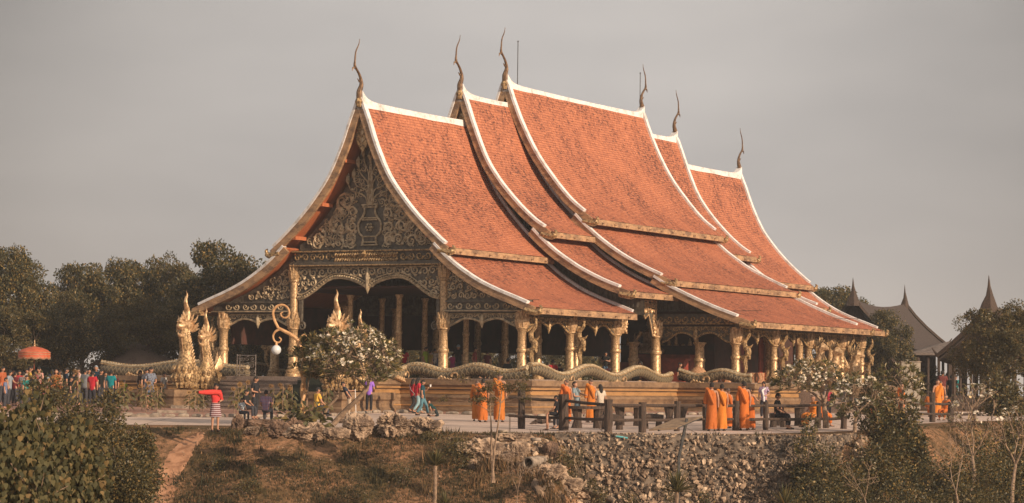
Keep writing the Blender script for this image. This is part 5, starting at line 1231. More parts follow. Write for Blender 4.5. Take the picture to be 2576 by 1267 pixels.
SF = [(197, 930, 'lone sunflower standing above the bush behind the grey shirted man'), (302, 968, 'sunflower at the left end of the group by the lime shirt child'), (312, 962, 'tall sunflower just behind the lime shirt child'), (322, 975, 'short sunflower right of the lime shirt child'),
 (358, 968, 'sunflower before the woman in brown'), (368, 975, 'short sunflower left of the grey shirt man'), (378, 960, 'tallest sunflower before the grey shirt man'), (388, 968, 'sunflower between the grey shirt and the white shirt'), (396, 975, 'short sunflower before the white shirt man'), (405, 966, 'sunflower right of the white shirt man'),
 (478, 985, 'wide open sunflower under the far left naga'), (490, 972, 'tall sunflower between the two left nagas'), (500, 985, 'short sunflower under the second naga'), (512, 975, 'sunflower left of the child in red'), (590, 975, 'first sunflower right of the child in red'), (598, 965, 'tall sunflower behind the seated girl'), (608, 962, 'tall sunflower left of the man in the dark jacket'), (618, 958, 'tallest sunflower touching the dark jacket'),
 (688, 968, 'bright sunflower just right of the dark jacket man'), (700, 975, 'sunflower above the checked shirt woman'), (712, 965, 'tall sunflower at the dark green carpet'), (722, 975, 'short sunflower at the dark green carpet'), (735, 968, 'sunflower left of the twisted lamp post'), (817, 965, 'thin sunflower right of the yellow shirt man'), (827, 972, 'short sunflower under the frangipani crown')]
for i, (x, y, lab) in enumerate(SF):
    k = i % 4; o = sp[k] if not us[k] else copy_tree(sp[k], (0, 0, 0)); us[k] = 1; Y = 97+1.2*sin(i*2.1); p = px(x, y, Y); o.location = (p.x, Y, gz(Y)); o.scale = (1, 1, max(.6, (p.z-gz(Y))/1.3)); o.rotation_euler = (0, 0, .6*sin(i*3.3)); o['label'] = lab
# ================================================================== PROPS
# --- timber fence along the plaza edge
FP_ = [(1312, 977, 1080, 19), (1418, 993, 1084, 25), (1530, 1006, 1091, 22), (1616, 1013, 1089, 19), (1702, 1010, 1086, 17), (1777, 1010, 1084, 19), (1851, 1009, 1084, 17), (1926, 1012, 1083, 14), (2060, 1012, 1079, 12), (2122, 1013, 1080, 17)]
def fence(label, posts, rails, ends=None):
    B = [on_ground(x, b) for x, t, b, w in posts]; t = thing('timber_fence', label, 'fence', B[0], 0, 'timber fences at the plaza edge'); P0 = B[0]; rd = random.Random(3)
    for (x, ty, by, w), p in zip(posts, B):
        k = p.y/FPX; h = (by-ty)*k; r = w*k/2; m_ = MB(); n = 7; d = rd.uniform(-.03, .03); pts = [(d*i/n, 0, -.25+(h+.25)*i/n) for i in range(n+1)]
        m_.tube(pts, [r*rd.uniform(.86, 1.12) for _ in pts], 9); o = m_.build('post', 'wood', t, p-P0)
    for ys in rails:
        for i in range(len(posts)-1):
            if ys[i] is None: continue
            a = B[i]; b = B[i+1]; pa = at_depth(posts[i][0], ys[i], a.y-.02)-P0; pb = at_depth(posts[i+1][0], ys[i+1], b.y-.02)-P0; m_ = (pa+pb)/2+Vector((0, 0, -.02))
            if i == 0 and ends: pa = at_depth(ends, ys[0]-2, a.y)-P0
            MB().tube([pa, m_, pb], [.048, .054, .045], 8).build('rail', 'wood', t)
    return t
fence('dark log fence in front of the monks, ten rough posts with two rails', FP_, [[1002, 1008, 1019, 1020, 1020, 1021, 1021, 1021, 1020, 1018], [1048, 1052, 1056, 1057, 1056, 1055, 1055, 1055, 1054, 1053]], 1280)
fence('short dark log fence at the right before the three distant monks', [(2268, 1008, 1068, 10), (2346, 988, 1063, 15), (2392, 1012, 1062, 17), (2450, 1010, 1062, 12)], [[1015, 1016, 1017, 1017], [1041, 1042, 1042, 1042]])
# --- log tables and benches behind the fence
def slab_table(x, y, w, label, rz):
    p = on_ground(x, y); k = p.y/FPX; L = w*k; t = thing('log_table', label, 'table', p, rz, 'rough timber tables behind the fence'); m_ = MB(); n = 14; rd = random.Random(x)
    poly = [(L/2*cos(2*pi*i/n)*rd.uniform(.85, 1.05), .38*sin(2*pi*i/n)*rd.uniform(.8, 1.1)) for i in range(n)]
    m_.sm = False; m_.add([(a, b, z) for z in (.66, .76) for a, b in poly], [tuple(range(n))[::-1], tuple(range(n, 2*n))]+[(i, (i+1) % n, n+(i+1) % n, n+i) for i in range(n)]); m_.build('table_top', 'wood', t)
    for s in (-1, 1): MB().tube([(s*L*.3, 0, -.02), (s*L*.27, .03, .3), (s*L*.3, 0, .67)], [.2, .13, .19], 8).build('leg', 'wood', t)
    return t
slab_table(1478, 1078, 92, 'rough slab table the grey shirted man leans over', .1); slab_table(1582, 1072, 80, 'empty slab table between the third and fourth fence posts', -.1); slab_table(1700, 1070, 60, 'slab table left of the monks at the fence', .15); slab_table(1985, 1072, 86, 'slab table beside the seated man in black', 0)
for x, y, w, lab in ((1540, 1082, 60, 'low log bench at the foot of the third fence post'), (1640, 1080, 58, 'low log bench left of the sloping board'), (1958, 1076, 44, 'log bench under the seated man in black'), (2040, 1074, 54, 'log bench under the sitting monks')):
    p = on_ground(x, y); k = p.y/FPX; t = thing('log_bench', lab, 'bench', p, 0, 'log benches behind the fence'); L = w*k/2
    MB().tube([(-L, 0, .40), (0, .02, .41), (L, 0, .39)], [.11, .13, .11], 9).build('seat', 'wood', t)
    for s in (-1, 1): MB().tube([(s*L*.6, 0, -.02), (s*L*.6, 0, .32)], [.13, .1], 8).build('leg', 'wood', t)
p = on_ground(1362, 1072); t = thing('driftwood', 'dark gnarled root lying left of the second fence post', 'driftwood', p); m_ = MB(); rd = random.Random(8)
for i in range(9):
    a = rd.uniform(2.2, 4.2) if i < 6 else rd.uniform(-.6, .8); L = rd.uniform(.25, .48); m_.tube([(0, 0, .14), (cos(a)*L*.5, .05, .16+sin(a)*-.05), (cos(a)*L, rd.uniform(-.1, .1), .14-sin(a)*.16)], [.09, .06, .015], 6)
m_.build('roots', 'wood', t)
# --- sloping information board on its post (seen from below and behind)
q = [at_depth(1700, 1053, 70.8), at_depth(1768, 1048, 70.8), at_depth(1700, 1077, 69.7), at_depth(1632, 1081, 69.7)]; P0 = at_depth(1706, 1165, 70.2); P0.z = G(P0.x, P0.y)
t = thing('sloping_board', 'thin tilted board on a dark leaning post in front of the rubble wall', 'sign', P0); nrm = (q[1]-q[0]).cross(q[3]-q[0]).normalized(); 
m_ = MB(); m_.sm = False; m_.add([v-P0 for v in q]+[v-P0+nrm*.045 for v in q], [(0, 1, 2, 3), (7, 6, 5, 4)]+[(i, i+4, (i+1) % 4+4, (i+1) % 4) for i in range(4)])
M['boardtan'] = mat('sun bleached board', (.25, .17, .1), .7, build=b_two((.17, .11, .07), (.28, .19, .115), 6, .2)); m_.build('board', 'boardtan', t)
m_ = MB(); ctr = (q[0]+q[1]+q[2]+q[3])/4; m_.tube([Vector((0, 0, -.3)), at_depth(1708, 1150, 70.25)-P0, at_depth(1728, 1054, 70.3)-P0], [.05, .045, .045], 7); m_.build('post', 'steel', t)
m_ = MB(); sgn = -1 if nrm.z > 0 else 1
for a, b in ((0, 3), (1, 2)): m_.tube([(q[a]-P0).lerp(q[b]-P0, .05)+nrm*sgn*.03, (q[a]-P0).lerp(q[b]-P0, .95)+nrm*sgn*.03], .02, 5)
m_.tube([(q[0]-P0).lerp(q[1]-P0, .35)+nrm*sgn*.04, (q[3]-P0).lerp(q[2]-P0, .35)+nrm*sgn*.04], .035, 6); m_.build('frame', 'steel', t)
# --- drain pipe and gutters
P = on_terrain(1340, 1172, 60); t = thing('drain_pipe', 'round concrete drain pipe mouth sticking out below the stacked slabs', 'pipe', (P.x, P.y-.2, P.z+.1), -.45); r = .19; N_ = 20; vs = []
for y, rr in ((-.35, r), (.9, r), (.9, r*.78), (-.35, r*.78)):
    for j in range(N_): a = 2*pi*j/N_; vs.append((cos(a)*rr, y, sin(a)*rr))
fs = [(i*N_+j, i*N_+(j+1) % N_, ((i+1) % 4)*N_+(j+1) % N_, ((i+1) % 4)*N_+j) for i in range(4) if i != 1 for j in range(N_)]; MB().add(vs, fs).build('pipe', 'conc', t)
for x0, y0, x1, y1, lab in ((1365, 1183, 1448, 1222, 'upper half round concrete gutter below the pipe'), (1440, 1222, 1545, 1262, 'lower half round concrete gutter at the bottom of the picture')):
    a = on_terrain(x0, y0, 60)+Vector((0, -.25, .15)); b = on_terrain(x1, y1, 60)+Vector((0, -.35, .12)); d = (b-a).normalized(); s = d.cross(Vector((0, 0, 1))).normalized(); u = s.cross(d); vs = []
    for p_ in (a, b):
        for rr in (.17, .135):
            for j in range(9): w_ = pi+pi*j/8; vs.append(p_-a+s*cos(w_)*rr+u*sin(w_)*rr)
    fs = [(j, j+1, 18+j+1, 18+j) for j in range(8)]+[(9+j, 9+j+1, 27+j+1, 27+j) for j in range(8)]+[(j, j+1, 10+j, 9+j) for j in range(8)]+[(18+j, 18+j+1, 28+j, 27+j) for j in range(8)]+[(0, 18, 27, 9), (8, 26, 35, 17)]
    m_ = MB().add(vs, fs); o = m_.build('gutter', 'conc', None, a); tag(o, lab, 'gutter', 'drain gutters below the wall')
for x, y, lab in ((1265, 1090, 'white round cap lying left of the first fence post'), (1348, 1106, 'white round cap lying on the layered slab')):
    P = on_ground(x, y); o = MB().lathe([(.14, 0), (.165, .02), (.165, .08), (.14, .1)], (0, 0, 0), 18).build('round_cap', 'conc', None, (P.x, P.y, G(P.x, P.y)+.0 if x < 1300 else P.z-.05)); tag(o, lab, 'cap', 'white round caps')
e_ = on_ground(1575, 1106); o = MB().tube([(-.2, 0, 0), (.2, -.05, -.06)], .03, 6).build('plastic_pipe_piece', 'blue', None, (e_.x, edge(e_.x)-.15, gz(78)-.02)); tag(o, 'short turquoise plastic piece on the rubble wall top', 'plastic piece')
# --- twisted golden lamp post with curled arm and opal globe
p0 = at_depth(764, 1045, 82); p0.z = gz(82)
L_ = lambda x, y: at_depth(x, y, 82)-p0
t = thing('street_lamp', 'twisted golden lamp post with curling arm and a white globe', 'lamp post', p0); m_ = MB(); M['lampg'] = mat('matt gold paint', (.55, .3, .14), .55, .1, b_two((.44, .23, .10), (.62, .36, .17), 5, .3))
for ph in (0, pi):
    pts = [Vector((L_(762, 1030).x+cos(ph+z*5.2)*.055, sin(ph+z*5.2)*.055, z)) for z in [i*.06 for i in range(40)]]; m_.tube(pts, .062, 7)
top = pts[-1]; m_.tube(smooth([top-Vector((0, 0, .1)), L_(752, 862), L_(735, 845), L_(712, 832), L_(700, 826)], 4), [.085, .08, .08, .078, .075, .07, .07, .068, .066, .064, .062, .06, .058, .056, .054, .052, .05], 8); m_.build('post', 'lampg', t)
m_ = MB()
big = smooth([L_(700, 826), L_(690, 805), L_(687, 785), L_(697, 771), L_(712, 768), L_(724, 776), L_(728, 790), L_(720, 800), L_(710, 798), L_(706, 790), L_(712, 786)], 4); m_.tube(big, [.05-.028*i/len(big) for i in range(len(big))], 7)
sm = smooth([L_(720, 836), L_(704, 830), L_(692, 836), L_(687, 848), L_(692, 860), L_(702, 862), L_(707, 855), L_(702, 849)], 4); m_.tube(sm, [.045-.022*i/len(sm) for i in range(len(sm))], 7)
s3 = smooth([L_(752, 866), L_(756, 850), L_(766, 842), L_(772, 850), L_(767, 858)], 4); m_.tube(s3, [.035-.02*i/len(s3) for i in range(len(s3))], 6); m_.build('curled_arm', 'lampg', t)
c = L_(695, 881); MB().tube([c+Vector((0, 0, .15)), c+Vector((0, 0, .28))], [.05, .03], 8).build('globe_holder', 'lampg', t)
m_ = MB(); m_.lathe([(.165*sin(pi*i/14)+.0005, .165*-cos(pi*i/14)) for i in range(15)], tuple(c), 22); m_.build('globe', 'globe', t)
# --- red ceremonial parasol
p0 = at_depth(85, 958, 106); k = 106/FPX; t = thing('parasol', 'red ceremonial parasol with white beaded fringe held over the crowd', 'parasol', p0); H = (958-872)*k
MB().tube([(0, 0, -.5), (0, 0, H)], .016, 7).build('pole', 'red', t)
M['pred'] = mat('red parasol silk', (.4, .08, .05), .6, build=b_two((.38, .075, .03), (.50, .11, .045), 5, .2)); m_ = MB(); R_ = 40*k
m_.lathe([(.03, H), (R_*.45, H-.06), (R_*.8, H-.15), (R_, H-.25), (R_, H-.27), (.03, H-.1)], (0, 0, 0), 28); m_.build('canopy', 'pred', t)
m_ = MB(); N_ = 56; vs = []
for j in range(N_): a = 2*pi*j/N_; s = .05*abs(sin(a*6)); vs += [(cos(a)*R_, sin(a)*R_, H-.26), (cos(a)*R_*1.0, sin(a)*R_, H-.5-s)]
m_.add(vs, [(2*j, 2*((j+1) % N_), 2*((j+1) % N_)+1, 2*j+1) for j in range(N_)]); m_.build('valance', 'pred', t)
m_ = MB()
for z, sc_ in ((H-.27, 0), (H-.36, 0), (H-.47, 1), (H-.52, 1)):
    ring = [(cos(2*pi*j/48)*R_*1.01, sin(2*pi*j/48)*R_*1.01, z-.05*abs(sin(2*pi*j/48*6))*sc_) for j in range(49)]; m_.tube(ring, .009, 5)
m_.build('beaded_fringe', 'crest', t); MB().lathe([(.05, 0), (.03, .05), (.05, .08), (.015, .14), (.025, .17), (.004, .28)], (0, 0, H), 8).build('finial', 'goldp', t)
p = on_ground(145, 1016); t = thing('offering_table', 'small gilded table in front of the seated brown robed monk', 'table', p); MB().lathe([(.5, .72), (.52, .76), (.5, .8), (.02, .8)], (0, 0, 0), 8).build('table_top', 'goldp', t)
for a, b in ((-1, -1), (1, -1), (-1, 1), (1, 1)): MB().tube([(a*.38, b*.38, 0), (a*.3, b*.3, .4), (a*.36, b*.36, .72)], [.035, .05, .06], 6).build('leg', 'goldn', t)
# --- thatched hut and green roofed shed at the left
P = at_depth(345, 862, 124); t = thing('thatched_hut', 'small hut with shaggy grey thatch roof behind the left naga body', 'hut', (P.x, 124, .25)); m_ = MB(); zt = P.z-.25; rd = random.Random(2)
m_.lathe([(.1, zt), (.8, zt-.35), (1.7, zt-.85), (2.3, zt-1.15), (2.25, zt-1.3), (.1, zt-.3)], (0, 0, 0), 26, .9)
for i in range(260): a = rd.uniform(0, 6.28); r_ = rd.uniform(.2, 2.25); z = zt-.1-r_*.47; m_.tube([(cos(a)*r_, sin(a)*r_*.9, z+.05), (cos(a)*(r_+.3), sin(a)*(r_+.3)*.9, z-.18)], [.05, .01], 4)
m_.build('roof', 'thatch', t)
for a in range(6): MB().tube([(1.6*cos(a*1.05), 1.4*sin(a*1.05), 0), (1.6*cos(a*1.05), 1.4*sin(a*1.05), zt-.85)], .08, 6).build('post', 'wood', t)
w_ = MB(); w_.lathe([(1.4, 0), (1.4, zt-1.0)], (0, 0, 0), 18, .9); w_.build('wall', 'wood', t)
a = at_depth(-60, 884, 127); b = at_depth(128, 884, 127); zt = a.z; t = thing('green_roof_shed', 'low open shed with dark green metal roof behind the parasol', 'shed', (a.x, 127, .25)); W = b.x-a.x
m_ = MB(); m_.sm = False; zl = zt-.25
m_.add([(0, 0, zl-.75), (W, 0, zl-.75), (W, 3, zl), (0, 3, zl), (0, 0, zl-.83), (W, 0, zl-.83), (W, 3, zl-.08), (0, 3, zl-.08), (0, 6, zl-.75), (W, 6, zl-.75)], [(0, 1, 2, 3), (4, 7, 6, 5), (0, 4, 5, 1), (3, 2, 9, 8), (0, 3, 7, 4), (1, 5, 6, 2)])
for i in range(int(W/.4)): m_.box((i*.4, -.01, zl-.74), (i*.4+.05, .0, zl-.70))
m_.build('roof', 'gdark', t)
for i in range(4): MB().tube([(W*(i+.3)/4, .3, 0), (W*(i+.3)/4, .3, zl-.75)], .07, 6).build('post', 'wood', t)
m_ = MB(); m_.sm = False; m_.box((0, 3.2, 0), (W, 3.3, zl-.3)); m_.build('back_wall', 'gdark', t)
# --- dark timber halls at the right
def spire(mb, P, h, r):
    pts = [P+Vector((0, 0, -h*.35)), P, P+Vector((.02*h, 0, h*.3)), P+Vector((0, 0, h*.6)), P+Vector((-.01*h, 0, h))]; mb.tube(pts, [r*1.5, r, r*.5, r*.22, r*.03], 6)
def hall(label, r0, r1, Y0, Y1, e1, Ye, half, drop, spires, group='dark timber halls', open_=False):
    A = at_depth(*r0, Y0); B = at_depth(*r1, Y1); base = Vector((A.x, A.y, .25)); t = thing('timber_hall', label, 'hall', base, 0, group); d = (B-A); d.z = 0; L = d.length; d.normalize(); s = Vector((d.y, -d.x, 0)); vs = []
    prof = [(0, 0), (.25, .32), (.5, .58), (.78, .83), (1, 1)]; A = A-base; n = 7; k = len(prof)
    for i in range(n+1):
        c = A+d*(L*i/n)+Vector((0, 0, -.35*sin(pi*i/n)+(B.z-base.z-A.z)*i/n*0))
        for sg in (1, -1):
            for a_, b_ in prof: vs.append(c+s*sg*half*a_-Vector((0, 0, drop*b_))); 
    m_ = MB(); m_.sm = False; fs = []
    for i in range(n):
        for h in (0, 1):
            for j in range(k-1): q = i*2*k+h*k+j; fs.append((q, q+1, q+2*k+1, q+2*k))
    m_.add(vs, fs); n0 = len(m_.v); m_.add([v-Vector((0, 0, .18)) for v in vs], [f[::-1] for f in fs]); m_.build('roof', 'darkroof', t)
    for ii in (0, n):
        g = MB(); g.sm = False
        c = ii*2*k; ring = [vs[c+j] for j in range(k)][::-1]+[vs[c+k+j] for j in range(1, k)]; g.add([v-Vector((0, 0, .05))+d*(.25 if ii == 0 else -.25) for v in ring], [tuple(range(len(ring)))]); g.build('gable', 'wood', t)
    for ii in (0, n):                               # raised rakes with pointed finials
        c = ii*2*k; m_ = MB()
        for h in (0, 1): m_.tube([vs[c+h*k+j]+Vector((0, 0, .08)) for j in range(k)]+[vs[c+h*k+k-1]+s*(1 if h == 0 else -1)*.3+Vector((0, 0, .5))], [.13]*k+[.03], 5)
        m_.build('rake', 'wood', t)
    
    for sp_ in spires: m_ = MB(); spire(m_, A+d*L*sp_[0]+Vector((0, 0, .0)), sp_[1], sp_[2]); m_.build('spire', 'wood', t)
    m_ = MB(); m_.sm = False; zc = A.z-drop
    if open_:
        for q_ in range(6):
            for sg in (1, -1): p_ = A+d*L*(.06+.176*q_)+s*half*.75*sg; MB().tube([Vector((p_.x, p_.y, -.1)), Vector((p_.x, p_.y, A.z-drop*.9))], .12, 6).build('post', 'wood', t)
        return t
    m_.add([A+d*L*.06+s*half*.8-Vector((0, 0, A.z)), A+d*L*.94+s*half*.8-Vector((0, 0, A.z)), A+d*L*.94+s*half*.8-Vector((0, 0, drop)), A+d*L*.06+s*half*.8-Vector((0, 0, drop)), A+d*L*.06-s*half*.8-Vector((0, 0, A.z)), A+d*L*.94-s*half*.8-Vector((0, 0, A.z)), A+d*L*.94-s*half*.8-Vector((0, 0, drop)), A+d*L*.06-s*half*.8-Vector((0, 0, drop))], [(0, 1, 2, 3), (4, 7, 6, 5), (0, 3, 7, 4), (1, 5, 6, 2)])
    m_.build('wall', 'wood', t); return t
hall('steep shingle roofed hall with two dark spires beyond the far temple eave', (2146, 752), (2276, 774), 150, 158, None, None, 2.9, 2.75, ((0, 1.3, .34), (1, 1.25, .26)))
hall('second dark roofed hall rising behind the big tree at the right edge', (2488, 765), (2640, 752), 132, 140, None, None, 3.0, 2.9, ((0, 1.55, .42), (1, 1.3, .3)), open_=True)
a = at_depth(2302, 888, 150); b = at_depth(2600, 888, 150); t = thing('pavilion', 'low open pavilion with shingle roof on dark posts at the right', 'pavilion', (a.x, 150, .25)); W = b.x-a.x; ze = a.z-.25; zf = 1.75; m_ = MB(); m_.sm = False
m_.add([(-.3, -.4, ze), (W+.3, -.4, ze), (W+.3, 6.4, ze), (-.3, 6.4, ze), (2.6, 3, ze+.78), (W-2.6, 3, ze+.78), (-.3, -.4, ze-.15), (W+.3, -.4, ze-.15), (W+.3, 6.4, ze-.15), (-.3, 6.4, ze-.15)], [(0, 1, 5, 4), (2, 3, 4, 5), (1, 2, 5), (3, 0, 4), (0, 6, 7, 1), (1, 7, 8, 2), (2, 8, 9, 3), (3, 9, 6, 0), (6, 9, 8, 7)])
M['pavroof'] = mat('weathered shingle', (.15, .11, .09), .8, build=b_two((.075, .055, .045), (.21, .165, .14), 5, .8, .35, .65, (1, 1, 4))); m_.build('roof', 'pavroof', t)
for i in range(11):
    x = W*(i+.2)/11
    for y in (0, 6): MB().tube([(x, y, -.1), (x, y, ze-.1)], .09 if i % 3 else .16, 7).build('post', 'wood', t)
m_ = MB(); m_.sm = False; m_.box((-.5, -.6, -.1), (W+.5, 6.6, zf-.95)); m_.box((-.2, -.05, zf-.3), (W, .03, zf-.22)); m_.build('floor', 'wood', t)
a = at_depth(2268, 948, 128); b = at_depth(2316, 912, 128); t = thing('cabinet', 'cream metal cabinet standing by the pavilion', 'cabinet', (a.x, 128, gz(128))); W = b.x-a.x; m_ = MB(); m_.sm = False; m_.box((0, 0, .1), (W*.62, .6, b.z-.25)); m_.box((W*.64, 0, .1), (W, .6, b.z-.25)); m_.build('body', 'cream', t)
m_ = MB(); m_.sm = False; m_.box((-.04, -.04, b.z-.25), (W+.04, .64, b.z-.2)); m_.build('lid', 'conc', t)
m_ = MB(); m_.sm = False; m_.box((.2, -.02, .4), (.24, 0, .9)); m_.build('handle', 'conc', t)
# --- baskets and drums on the floor of the middle hall
M['wicker'] = mat('wicker', (.4, .22, .11), .8, build=b_two((.26, .13, .065), (.48, .27, .14), 16, .8))
for i, (x, y, lab) in enumerate([(1800, 930, 'wicker drum stool at the left behind the naga rail'), (1828, 930, 'wicker drum stool right beside the first one'), (1895, 934, 'wicker drum stool nearest the naga tail'), (1912, 935, 'last wicker drum stool before the corner column')]):
    v, z = T_at_u(x, y, 13.4); t = thing('drum_stool', lab, 'stool', T(v, 13.4, FL), -AA, 'wicker drum stools'); MB().lathe([(.22, 0), (.18, .2), (.22, .45), (.02, .45)], (0, 0, 0), 14).build('body', 'wicker', t); g = MB()
    for q in range(8): a = q*pi/4; g.tube([(cos(a)*.225, sin(a)*.225, 0), (cos(a+.4)*.19, sin(a+.4)*.19, .2), (cos(a)*.225, sin(a)*.225, .45)], .015, 4)
    g.build('lashing', 'soffit', t)
v, z = T_at_u(1756, 925, 13.2); t = thing('dome_basket', 'brown domed wicker basket behind the naga rail', 'basket', T(v, 13.2, FL), -AA); MB().lathe([(.5, 0), (.5, .15), (.42, .45), (.22, .66), (.03, .74)], (0, 0, 0), 18).build('dome', 'wicker', t); MB().tube([(0, 0, .72), (0, 0, .82)], [.04, .02], 6).build('knob', 'wicker', t)
# ================================================================== PEOPLE
PEND = []                                        # (object, extra vertices, extra faces) finished in one pass
def skin_obj(name, V, E, R, m, parent, extra=None):
    me = bpy.data.meshes.new(name); me.from_pydata([tuple(v) for v in V], E, []); o = bpy.data.objects.new(name, me); COL.objects.link(o); o.parent = parent
    md = o.modifiers.new('skin', 'SKIN'); md.use_smooth_shade = True; lay = me.skin_vertices[0].data if me.skin_vertices else None
    if lay is None: 
        me.attributes  # never reached in 4.5: the modifier adds the layer
    for i, r in enumerate(R): lay[i].radius = r if hasattr(r, '__len__') else (r, r)
    lay[0].use_root = True; s = o.modifiers.new('sub', 'SUBSURF'); s.levels = 1; s.render_levels = 1
    PEND.append((o, extra, M[m] if isinstance(m, str) else m)); return o
def head_geo(c, s, yaw, tilt, face=True):
    """continuous head surface with nose, chin, brow and ears; looks towards -Y"""
    nu, nv = 14, 11; V = []; F = []
    for i in range(nv+1):
        ph = pi*i/nv
        for j in range(nu):
            th = 2*pi*j/nu; x, y, z = sin(ph)*sin(th), -sin(ph)*cos(th), cos(ph)
            w = 1-.28*max(0, -z)**1.5; X = x*.64*w; Y = y*.80*(1-.12*max(0, -z)); Z = z*.93
            if y < -.3: Y += .05*max(0, -z); 
            if j == 0 and -.35 < z < .05: Y -= .16*(1-abs(z+.12)*3)              # nose
            if j in (0, 1, nu-1) and z < -.55 and z > -.95: Y -= .06             # chin
            if j in (1, nu-1) and 0 < z < .25: Y += .05                          # eye sockets
            if abs(abs(x)-1*sin(ph)) < .12 and -.35 < z < .2: X *= 1.16           # ears
            V.append(Vector((X, Y, Z)))
    F = [(i*nu+j, i*nu+(j+1) % nu, (i+1)*nu+(j+1) % nu, (i+1)*nu+j) for i in range(nv) for j in range(nu)]
    Rm = Matrix.Rotation(yaw, 3, 'Z') @ Matrix.Rotation(tilt, 3, 'X'); return [c+Rm @ (v*s) for v in V], F, Rm
def hand_geo(V, E, R, w, d, side, H):
    """palm, four unequal fingers and a thumb as short chains rooted in the palm"""
    d = d.normalized(); s = d.cross(Vector((0, -1, .01))).normalized(); k = len(V); pal = w+d*.022*H; V += [w, pal, w+d*.045*H]; E += [(k, k+1), (k+1, k+2)]; R += [.017*H, (.022*H, .014*H), (.02*H, .013*H)]
    for f, L in ((-1.5, .036), (-.5, .043), (.5, .04), (1.5, .031)):
        a = len(V); b0 = w+d*.038*H+s*f*.009*H; V += [b0, b0+d*L*.55*H, b0+d*L*H+Vector((0, -.012*H, 0))]; E += [(a, a+1), (a+1, a+2)]; R += [.0052*H, .0050*H, .0042*H]
    a = len(V); b0 = w+d*.014*H; V += [b0, b0+(d*.5+s*side*.9).normalized()*.024*H, b0+(d*.9+s*side*.7).normalized()*.042*H]; E += [(a, a+1), (a+1, a+2)]; R += [.0065*H, .006*H, .005*H]
ARMS = {'down': ((.035, .0, -.175), (.03, -.03, -.335)), 'front': ((.04, .0, -.17), (-.05, -.12, -.20)), 'hip': ((.10, .05, -.14), (.02, -.02, -.25)), 'up': ((.04, -.06, -.14), (-.03, -.16, -.02)), 'out': ((.04, -.13, -.03), (.0, -.28, -.02)),
        'side': ((.15, -.05, -.02), (.27, -.10, -.02)), 'rail': ((.03, -.08, -.14), (.02, -.22, -.20)), 'crossed': ((.05, -.04, -.16), (-.10, -.13, -.12)), 'back': ((.05, .06, -.16), (-.06, .10, -.27)), 'lap': ((.04, -.05, -.16), (-.03, -.18, -.24)), 'floor': ((.03, -.04, -.15), (.0, -.10, -.30)), 'swing': ((.03, .08, -.16), (.03, .03, -.32))}
